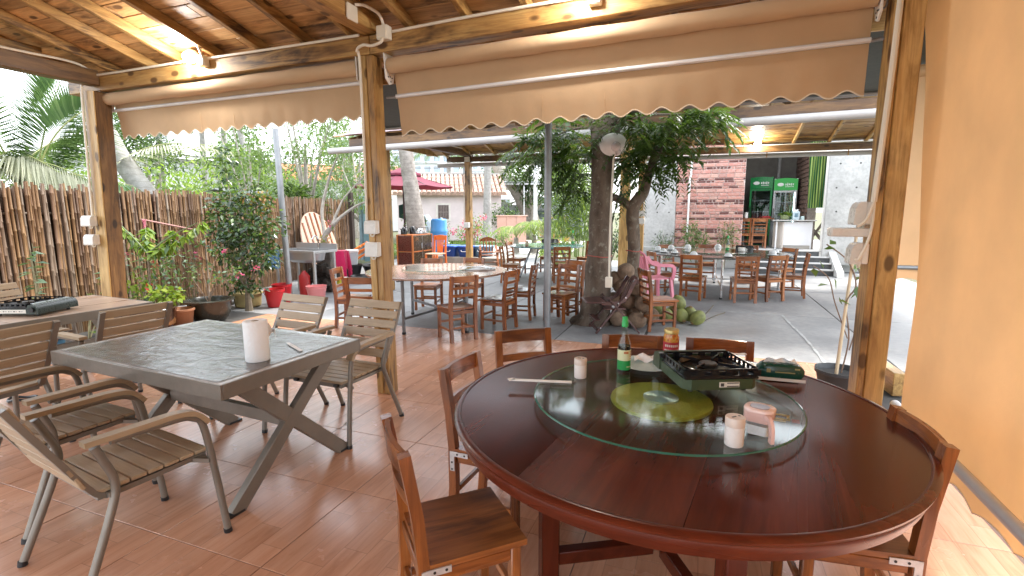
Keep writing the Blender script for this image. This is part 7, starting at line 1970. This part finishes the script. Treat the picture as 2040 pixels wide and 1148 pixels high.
def slab_tower(x, y, rz, w, h, d, fl, bays, label, col=(.72, .74, .77), z0=0):
    tw = thing('apartment_block', label, 'building', (x, y, z0), R(rz), 'white apartment blocks far off')
    M1 = plain('tower_white', col, .9, 0, .03); M2 = plain('tower_glass', (.28, .33, .38), .3, 0, .3, .3)
    b = MB(); b.box((0, d / 2, h / 2), (w, d, h)); b.build('wall', M1, tw, False)
    q = MB(); q.box((0, 0, 0), (w / bays * .62, .3, h / fl * .55)); wm = q.mesh('window', M2, False)
    for i in range(bays):
        for j in range(fl): link('window', wm, tw, (-w / 2 + w * (i + .5) / bays, -.1, h * (j + .55) / fl))
    for j in range(fl):
        b = MB(); b.box((0, -.5, h * (j + .16) / fl), (w, 1.2, h / fl * .16)); b.build('balcony', M1, tw, False)
slab_tower(-91, 141, 30, 14, 33, 12, 10, 4, 'far white apartment block partly behind the palm trunk')
slab_tower(-78, 143, 30, 18, 26, 12, 8, 6, 'far white apartment block with rows of windows right of palm trunk')
slab_tower(-70, 160, 30, 16, 18, 12, 6, 6, 'lowest far white apartment block above tiled roof')
slab_tower(-46, 165, 15, 12, 32, 12, 10, 4, 'far white apartment block seen right of the white pole')
hr = thing('house', 'far house with orange roof glimpsed left of the center post', 'house', (-27, 33.0, 0), R(38))
b = MB(); b.box((0, 3, 2.0), (9, 6, 4.0)); b.build('wall', plain('far_white_wall', (.7, .7, .7), .9, 0, .05), hr, False)
b = MB(); b.M = Matrix(((0, 0, 1, 0), (1, 0, 0, 3), (0, 1, 0, 4.0), (0, 0, 0, 1))); b.prism([(-3.5, 0), (3.5, 0), (0, 1.5)], -5, 5); b.build('roof', plain('orange_roof', (.48, .17, .09), .9, 0, .1), hr, False)
b = MB()
for k in range(3): b.box((-3 + 2.6 * k, -.01, 2.2), (1.0, .1, 1.2))
b.build('window', plain('far_pane', (.2, .22, .25), .3), hr, False)
hl = thing('house', 'far white house behind palms above bamboo fence', 'house', (-34, 24, 0), R(60))
b = MB(); b.box((0, 3, 2.6), (14, 6, 5.2)); b.build('wall', plain('hl_wall', (.70, .71, .72), .9, 0, .05), hl, False)
b = MB(); b.sheet([[Vector((-7.5, -.8, 5.2)), Vector((-7.5, 6.5, 6.2))], [Vector((7.5, -.8, 5.2)), Vector((7.5, 6.5, 6.2))]], (0, 0, .15)); b.build('roof', plain('hl_roof', (.55, .55, .56), .8), hl, False)
for k in range(5):
    b = MB(); b.box((-5.4 + 2.7 * k, -.02, 2.4), (1.3, .1, 1.5)); b.build('window', plain('hl_pane', (.2, .24, .27), .3), hl, False)
# utility pole and white poles
up_ = thing('utility_pole', 'concrete utility pole with cross arm behind the bamboo fence', 'pole', (-30.4, 21.6, 0))
b = MB(); b.cyl((0, 0, 0), (0, 0, 8.5), .19, .13, 12); b.build('pole', WF, up_)
b = MB(); b.bar((-.9, -.5, 5.4), (.9, .5, 5.4), .10, .12); b.build('cross_arm', WF, up_)
for s_ in (-.7, 0, .7):
    b = MB(); b.lathe([(.05, 5.46), (.09, 5.52), (.05, 5.6), (.07, 5.66), (0, 5.7)], 10, (s_, s_ * .55, 0)); b.build('insulator', plain('porcelain', (.5, .5, .5), .2), up_)
for k in range(3):
    b = MB(); b.tube(bez((-30.4 + .7 * (k - 1), 21.6 + .38 * (k - 1), 5.6 - .5 * k), (-26, 27, 5.0 - .5 * k), (-20, 36, 5.4 - .4 * k), 10), .03, 5); o = b.build('power_line', BLACK); tag(o, ['upper', 'middle', 'lower'][k] + ' power line sagging from utility pole over the fence', 'cable', 'power lines')
wp = MB(); wp.cyl((-8.85, 26.9, 0), (-8.85, 26.9, 5.6), .11, .10, 12); o = wp.build('lamp_pole', WF); tag(o, 'slim white pole rising beside round dark green tree', 'pole')

# ================================================================== FAR TREES AND PALMS
def palm(x, y, h, rz, label, lean=(0, 0), nf=12, fl=2.6, r=.16, mat=None, bark=None, group='coconut palms beyond the fence', sp=1.0):
    a = thing('palm_tree', label, 'palm', (x, y, 0), 0, group)
    b = MB(); trunk_tube(b, [(0, 0, -.05, r * 1.5), (lean[0] * .15, lean[1] * .15, h * .2, r * 1.1), (lean[0] * .5, lean[1] * .5, h * .6, r), (lean[0], lean[1], h, r * .8)], 10, .01); b.build('trunk', bark or PALMP, a)
    for k in range(nf):
        an = rz + k * 2.4; el = random.uniform(-.5, .9)
        c = Vector((lean[0], lean[1], h)); d = Vector((math.cos(an), math.sin(an), 0))
        frond(a, c, c + d * fl * .5 + Vector((0, 0, fl * (.35 + .3 * el))), c + d * fl * (1.0 - .15 * el) + Vector((0, 0, fl * (-.25 + .55 * el))), fl * .27 * sp, .045, mat or LV_PALM, 30)
    return a
# the big near coconut palm at the left: fronds placed one by one
pa = thing('palm_tree', 'coconut palm with huge upright frond beyond the fence at far left', 'palm', (-12.3, 5.9, 0), 0, 'coconut palms beyond the fence')
b = MB(); trunk_tube(b, [(-.3, -.1, -.05, .3), (-.2, 0, 1.0, .2), (0, 0, 2.3, .17)], 12, .01); b.build('trunk', PALMB, pa)
bs = Vector((.35, .05, 2.35))
frond(pa, bs, (.50, .1, 3.2), (1.15, .45, 4.55), 1.0, .05, LV_PALM, 90, .03, view=(-.9, .44, 0))
frond(pa, bs, (.70, .25, 3.5), (1.95, .80, 3.75), .85, .05, LV_PALM, 80, .12, view=(-.9, .44, 0))
frond(pa, (-.2, -.3, 2.5), (.1, -.2, 3.05), (1.1, .25, 2.05), .75, .04, LV_PALE, 50, .5)
frond(pa, (-.2, -.3, 2.4), (.3, .0, 2.85), (1.6, .5, 1.95), .75, .04, LV_PALE, 50, .6)
frond(pa, (-.2, -.3, 2.4), (-.1, -.4, 2.95), (.3, -.5, 1.85), .75, .04, LV_PALE, 46, .7)
frond(pa, (-.1, -.1, 2.3), (.3, .4, 2.45), (1.35, 1.1, 2.1), .7, .045, LV_PALM, 46, .4)
frond(pa, (-.1, -.1, 2.3), (-.3, -.5, 3.3), (-.9, -.9, 4.1), .75, .05, LV_PALM, 50, .2)
frond(pa, (-.1, -.1, 2.3), (.0, -.5, 3.4), (.25, -.9, 4.3), .75, .05, LV_PALM, 50, .2)
frond(pa, (-.1, -.1, 2.3), (-.3, .6, 3.2), (-.5, 1.6, 3.3), .75, .05, LV_PALM, 50, .4)
lp_ = thing('palm_tree', 'thick pale palm trunk leaning left just beyond the fence', 'palm', (-10.6, 7.75, 0), 0, 'coconut palms beyond the fence')
b = MB(); trunk_tube(b, [(.42, .05, -.05, .26), (-.12, -.03, .8, .225), (-.92, -.15, 2.0, .20), (-1.62, -.26, 3.05, .18), (-3.4, -.5, 6.6, .17)], 16, .012); b.build('trunk', PALMP, lp_)
for k in range(10):
    an = k * .66; c = Vector((-3.4, -.5, 6.6)); d = Vector((math.cos(an), math.sin(an), 0)); frond(lp_, c, c + d * 1.4 + Vector((0, 0, 1.1)), c + d * 2.6 + Vector((0, 0, -.4)), .7, .045, LV_PALM, 28)
frond(lp_, (-1.6, -.26, 2.6), (-.6, 0, 3.3), (.9, .5, 2.9), .6, .04, LV_PALE, 40, .3)
palm(-22, 9.5, 8.5, .3, 'tall coconut palm far left above the upright frond', (.6, .2), 14, 3.2)
palm(-26, 18, 6.8, 1.0, 'coconut palm behind the left post', (-.3, .4), 13, 2.8)
palm(-28.5, 22.3, 9.5, 1.8, 'thin palm trunk just right of utility pole', (.2, .2), 10, 2.8, .15)
palm(-29.2, 24.5, 10, .2, 'second thin palm trunk right of utility pole', (.3, -.1), 10, 2.8, .15)
palm(-24.5, 22.5, 7.5, .8, 'slanting palm trunk above the roofing sheet', (-1.4, .2), 12, 2.6, .16)
palm(-10.75, 24.5, 7.5, .5, 'pale palm trunk right of pink house', (.1, .2), 12, 2.7, .19)
palm(-16, 30, 5.2, 1.5, 'palm with drooping fronds behind pink house roof', (.2, 0), 13, 2.7, .15)
def tree(x, y, h, blobs, L, Wd, mat, label, r=.12, group='leafy trees beyond the fence', bark=None, droop=.25):
    a = thing('tree', label, 'tree', (x, y, 0), 0, group)
    b = MB(); trunk_tube(b, [(0, 0, -.05, r * 1.4), (.05, .03, h * .3, r), (.0, .05, h * .65, r * .7), (.1, 0, h * .95, r * .35)], 10, .01); b.build('trunk', bark or PALEBARK, a)
    for c, rr, n in blobs[:6]:
        b = MB(); m_ = Vector((c[0] * .4, c[1] * .4, c[2] * .7)); b.tube(bez((.02, .03, h * .35), m_, c, 6), [r * .5 * (1 - .8 * k / 6) for k in range(7)], 6); b.build('limb', bark or PALEBARK, a)
    crown('crown', blobs, L, Wd, mat, a, droop)
    return a
def rblobs(n, R_, z0, z1, rb, cnt):
    return [((random.uniform(-R_, R_), random.uniform(-R_, R_), random.uniform(z0, z1)), (rb * random.uniform(.7, 1.2), rb * random.uniform(.7, 1.2), rb * random.uniform(.5, .9)), cnt) for _ in range(n)]
tree(-10.4, 11.2, 3.6, rblobs(17, 1.35, 1.9, 5.2, .6, 240), .10, .032, [LV_LIGHT, LV_LIGHT, LV_MID], 'airy light green tree over the fence right of the dark shrub', .10, droop=.5)
tree(-9.9, 8.9, 3.2, rblobs(13, .9, 2.0, 4.6, .48, 200), .085, .034, [LV_MID, LV_LIGHT], 'thin twiggy tree crown above the dark shrub', .06, droop=.4)
tree(-11.4, 14.8, 3.4, rblobs(14, 1.3, 1.8, 5.0, .6, 220), .12, .04, [LV_LIGHT, LV_BLUE], 'bluish green tree left of the center post', .1, droop=.4)
tree(-13.5, 12.0, 3.0, rblobs(9, 1.5, 1.8, 3.4, .6, 220), .14, .06, [LV_LIGHT, LV_LIME], 'bright broad leaved bush tree above the roofing sheet', .1)
tree(-24.5, 16.8, 4.6, rblobs(11, 1.9, 2.6, 5.6, .95, 260), .20, .09, [LV_DARK, LV_MID], 'dark rounded tree behind the left post', .2)
tree(-30, 28, 6.5, rblobs(12, 2.6, 3.5, 7.5, 1.2, 240), .28, .12, [LV_HAZE, LV_MID], 'dark tree behind the utility pole', .25)
tree(-17, 7.5, 3.2, rblobs(10, 1.6, 1.2, 3.6, .8, 220), .18, .08, [LV_LIGHT, LV_MID], 'yellow green tree behind coconut fronds at far left', .12)
tree(-19.5, 12.8, 2.8, rblobs(10, 2.0, 1.4, 3.1, .8, 220), .22, .09, [LV_LIGHT, LV_LIME], 'bright green thicket tree between leaning palm and dark shrub', .12)
tree(-24, 24, 4.0, rblobs(11, 2.4, 1.5, 4.6, 1.0, 220), .26, .11, [LV_MID, LV_HAZE], 'mid green tree below the utility pole wires', .2)
tree(-15, 18.5, 4.2, rblobs(12, 1.7, 2.0, 4.8, .8, 240), .18, .07, [LV_MID, LV_HAZE], 'mid green tree behind airy tree', .16)
tree(-20.5, 26, 6.0, rblobs(12, 2.2, 2.5, 6.8, 1.1, 230), .24, .1, [LV_MID, LV_HAZE], 'tall green tree left of orange roofed house', .22)
tree(-9.75, 29.2, 4.2, rblobs(12, 1.2, 1.6, 4.6, .75, 300), .16, .08, [LV_DARK, LV_MID], 'round dark green tree beside slim white pole', .2, 'trees beyond the far pavilion')
tree(-6.8, 33, 5.5, rblobs(12, 2.4, 2.0, 6.0, 1.0, 260), .22, .1, [LV_MID, LV_HAZE], 'broad green tree behind the bamboo clump', .25, 'trees beyond the far pavilion')
tree(-14.5, 36, 6.0, rblobs(12, 2.6, 2.0, 7.0, 1.1, 240), .26, .11, [LV_HAZE, LV_MID], 'hazy green tree behind white shed', .25, 'trees beyond the far pavilion')
tree(5.6, 20.5, 4.5, rblobs(12, 1.2, .8, 5.0, .7, 260), .13, .06, [LV_MID, LV_LIGHT], 'green tree behind right concrete pillar', .15, 'trees beyond the far pavilion')
tree(-12.8, 23.0, .9, rblobs(5, .9, .4, .9, .4, 90), .09, .05, [LV_LIGHT, LV_MID], 'low bush under window of the pink house', .04, 'garden bushes by the path')
ltr = thing('tree', 'thick bare trunk leaning across behind white shed', 'tree', (-10.3, 30.0, 0), 0, 'trees beyond the far pavilion')
b = MB(); trunk_tube(b, [(.2, 0, -.05, .65), (0, 0, 1.5, .55), (-.9, 0, 3.0, .42), (-2.2, 0, 4.6, .35), (-3.0, 0, 7.0, .25)], 12, .03); b.build('trunk', PALEBARK, ltr)
b = MB(); trunk_tube(b, [(-.7, 0, 2.7, .3), (-.3, 0, 3.6, .22), (.4, .1, 4.6, .15)], 10, .02); b.build('limb', PALEBARK, ltr)
crown('crown', rblobs(9, 2.8, 4.8, 7.4, 1.0, 200), .24, .1, [LV_HAZE, LV_MID], ltr)
# spiky dracaena behind the fence
dr_ = thing('spiky_plant', 'spiky dark rosette plant poking over fence beside steel pole', 'plant', (-10.0, 10.2, 0))
b = MB(); b.tube([(0, 0, 0), (0, .05, 1.9)], [.06, .045], 8); b.build('stem', TWIG, dr_)
n = 220; an = rng.random(n) * 6.28; el = rng.uniform(-.5, 1.1, n); cpos = np.array([[0, .05, 1.95], [.35, .3, 1.75], [-.2, .5, 2.05]])[rng.integers(0, 3, n)]
leaf_obj('leaves', cpos + rng.normal(size=(n, 3)) * .05, np.stack([np.cos(an) * np.cos(el), np.sin(an) * np.cos(el), np.sin(el)], 1), np.tile([0, 0, 1.0], (n, 1)) + rng.normal(size=(n, 3)) * .3, .55, .045, [LV_DARK, LV_MID], dr_, .1, .35)
# banana like broad leaves
bn = thing('broad_leaf_plant', 'broad bright leaved plant showing above the roofing sheet', 'plant', (-11.5, 9.2, 0))
b = MB(); b.tube([(0, 0, 0), (0, .02, 1.6)], [.08, .05], 8); b.build('stem', TWIG, bn)
n = 60; an = rng.random(n) * 6.28; el = rng.uniform(-.1, 1.0, n)
leaf_obj('leaves', np.tile([0, .02, 1.6], (n, 1)) + rng.normal(size=(n, 3)) * [.5, .7, .15], np.stack([np.cos(an) * np.cos(el), np.sin(an) * np.cos(el), np.sin(el)], 1), np.tile([0, 0, 1.0], (n, 1)) + rng.normal(size=(n, 3)) * .3, .55, .16, [LV_LIGHT, LV_LIME], bn, .12, .3)
# bamboo clump
bc = thing('bamboo_clump', 'bright green bamboo clump between the steel pole and tree trunk', 'bamboo', (-4.15, 16.9, 0))
for k in range(12):
    b = MB(); x, y = random.uniform(-.45, .45), random.uniform(-.4, .4); b.tube(bez((x, y, 0), (x * 1.1, y * 1.1, 1.8), (x * 2.4, y * 2.2, 3.4), 6), [.022 - .0025 * i for i in range(7)], 6); b.build('culm', plain('culm_green', (.18, .26, .06), .4, 0, .2), bc)
P, O = blob_points([((-.25, -.2, 2.5), (.65, .6, .9), 1100), ((.35, -.1, 2.2), (.65, .6, 1.0), 1100), ((-.45, -.3, 1.4), (.45, .5, .7), 600), ((.35, -.3, 1.1), (.5, .5, .6), 600), ((.0, .1, 3.3), (.7, .6, .5), 600)])
leaf_obj('leaves', P, O * .7 + rng.normal(size=O.shape) * .7 - [0, 0, .2], rng.normal(size=O.shape) * .5 + [0, 0, 1], .26 * (.7 + .6 * rng.random(len(P))), .035, [LV_LIME, LV_LIGHT, LV_LIGHT], bc, .1, .12)
def smallpalm(x, y, h, label):
    a = thing('small_palm', label, 'palm', (x, y, 0), 0, 'small feathery palms by the path')
    b = MB(); b.tube([(0, 0, 0), (0, 0, h * .45)], [.14, .08], 10); b.build('trunk', PALMB, a)
    for k in range(10):
        an = k * 2.4; d = Vector((math.cos(an), math.sin(an), 0)); c = Vector((0, 0, h * .45)); frond(a, c, c + d * .35 + Vector((0, 0, h * .6)), c + d * (.85 + .2 * random.random()) + Vector((0, 0, h * .15 * random.random())), .32, .022, [LV_LIGHT, LV_LIME], 22, .35)
smallpalm(-6.65, 17.9, 1.3, 'left small feathery palm in front of the pink box wall'); smallpalm(-6.0, 18.1, 1.5, 'right small feathery palm left of the steel pole'); smallpalm(-5.3, 17.2, 1.6, 'small feathery palm hidden partly by the steel pole')
def bush(x, y, r, h, label, mats, L, W, fl=None, n=260, cat='bush'):
    a = thing('bush', label, cat, (x, y, 0), 0, 'garden bushes by the path')
    stems(a, (0, 0, 0), [(random.uniform(-r, r) * .7, random.uniform(-r, r) * .7, h * random.uniform(.6, .95)) for _ in range(5)], .02, .006)
    crown('leaves', [((random.uniform(-r, r) * .6, random.uniform(-r, r) * .6, h * random.uniform(.35, .85)), (r * .5, r * .5, h * .28), n // 4) for _ in range(6)], L, W, mats, a, .3)
    if fl: crown('blossoms', [((random.uniform(-r, r), random.uniform(-r, r) - .2, h * random.uniform(.35, 1.0)), (r * .22, r * .22, r * .2), 30) for _ in range(7)], .08, .06, fl, a)
bush(-8.55, 18.3, .75, 1.45, 'bougainvillea bush with pink flowers right of far post', [LV_LIGHT, LV_LIME, LV_MID], .09, .05, FL_PINK, 420)
bush(-9.3, 17.2, .5, 1.15, 'thin pink flowered shrub left of far pavilion post', [LV_LIGHT, LV_MID], .075, .035, FL_PINK, 220)
bush(-9.35, 15.3, .45, 1.5, 'young tree like shrub left of the blue barrel', [LV_LIGHT, LV_MID, LV_LIME], .10, .05, None, 260)
bush(-7.5, 13.9, .3, .62, 'small dark plant in pot beside the orange chair', [LV_MID, LV_DARK], .10, .05, None, 150)
bush(-10.2, 25.5, 1.3, 1.8, 'dark green bush behind the pink box wall', [LV_DARK, LV_MID], .14, .08, None, 420)
bush(-8.2, 20.6, .7, .8, 'low green bush left of pink box wall', [LV_LIGHT, LV_MID], .09, .045, None, 260)
bush(-6.4, 21.5, 1.0, 1.3, 'orange flowered bush behind the small palms', [LV_LIGHT, LV_MID], .12, .05, FL_ORANGE, 320)
bush(-4.4, 15.4, .55, .7, 'leafy croton with orange leaves at foot of bamboo clump', [LV_LIME, FL_ORANGE, LV_MID], .22, .05, None, 260)
bush(-4.05, 13.9, .45, .55, 'yellow green low bush behind the teal glass table', [LV_LIME, LV_LIGHT], .09, .04, None, 260)
bush(-2.45, 14.1, .5, 1.25, 'green bush between tree trunk and concrete panel', [LV_MID, LV_DARK], .10, .045, None, 320)
bush(-1.05, 14.6, .40, 1.0, 'wispy bamboo like plant before the concrete panel', [LV_MID, LV_DARK], .15, .018, None, 240)
bush(-.15, 14.5, .42, 1.35, 'dark leafy plant before the brick wall beside white downpipe', [LV_MID, LV_LIGHT], .15, .03, None, 300)
bush(.55, 14.6, .36, 1.25, 'pale feathery plant before right half of the brick wall', [LV_LIGHT, LV_MID], .13, .022, None, 240)
bush(3.6, 14.2, .35, .38, 'low weeds by the steps flank wall', [LV_MID, LV_LIGHT], .08, .03, None, 140)
leaf_obj('leaves', [(-.16, -.02, 1.28), (-.22, -.02, 1.14), (-.26, -.02, 1.08), (-.1, 0, 1.0), (-.14, 0, .95), (.1, .04, 1.02), (.10, .04, .9), (-.05, 0, .82), (-.02, .02, .78), (.06, .02, .95), (-.2, -.02, 1.24)], rng.normal(size=(11, 3)), np.tile([0, 0, 1.0], (11, 1)) + rng.normal(size=(11, 3)) * .4, .10, .06, LV_MID, pv, .1, .3)
n = 40; an = rng.random(n) * 6.28
leaf_obj('leaves', np.tile([0, 0, .13], (n, 1)), np.stack([np.cos(an), np.sin(an), rng.uniform(.2, 1.6, n)], 1), np.tile([0, 0, 1.0], (n, 1)), .24, .03, [LV_LIME, LV_LIGHT], gp, .1, .45)
# grass beyond the fence and by the path
def grass(name, x0, x1, y0, y1, n, h, label):
    P = np.stack([rng.uniform(x0, x1, n), rng.uniform(y0, y1, n), np.full(n, -.05)], 1)
    o = leaf_obj(name, P, np.stack([rng.normal(size=n) * .4, rng.normal(size=n) * .4, np.ones(n)], 1), rng.normal(size=(n, 3)), h * (.5 + rng.random(n)), .025, [LV_LIGHT, LV_MID], None, .1, .1); o['kind'] = 'stuff'; tag(o, label, 'grass')
grass('grass', -14, -8.6, 14.6, 24, 9000, .16, 'rough grass beside the pale path near the pink house')
grass('grass', -22, -10.5, 3, 14, 9000, .4, 'long grass behind the bamboo fence')
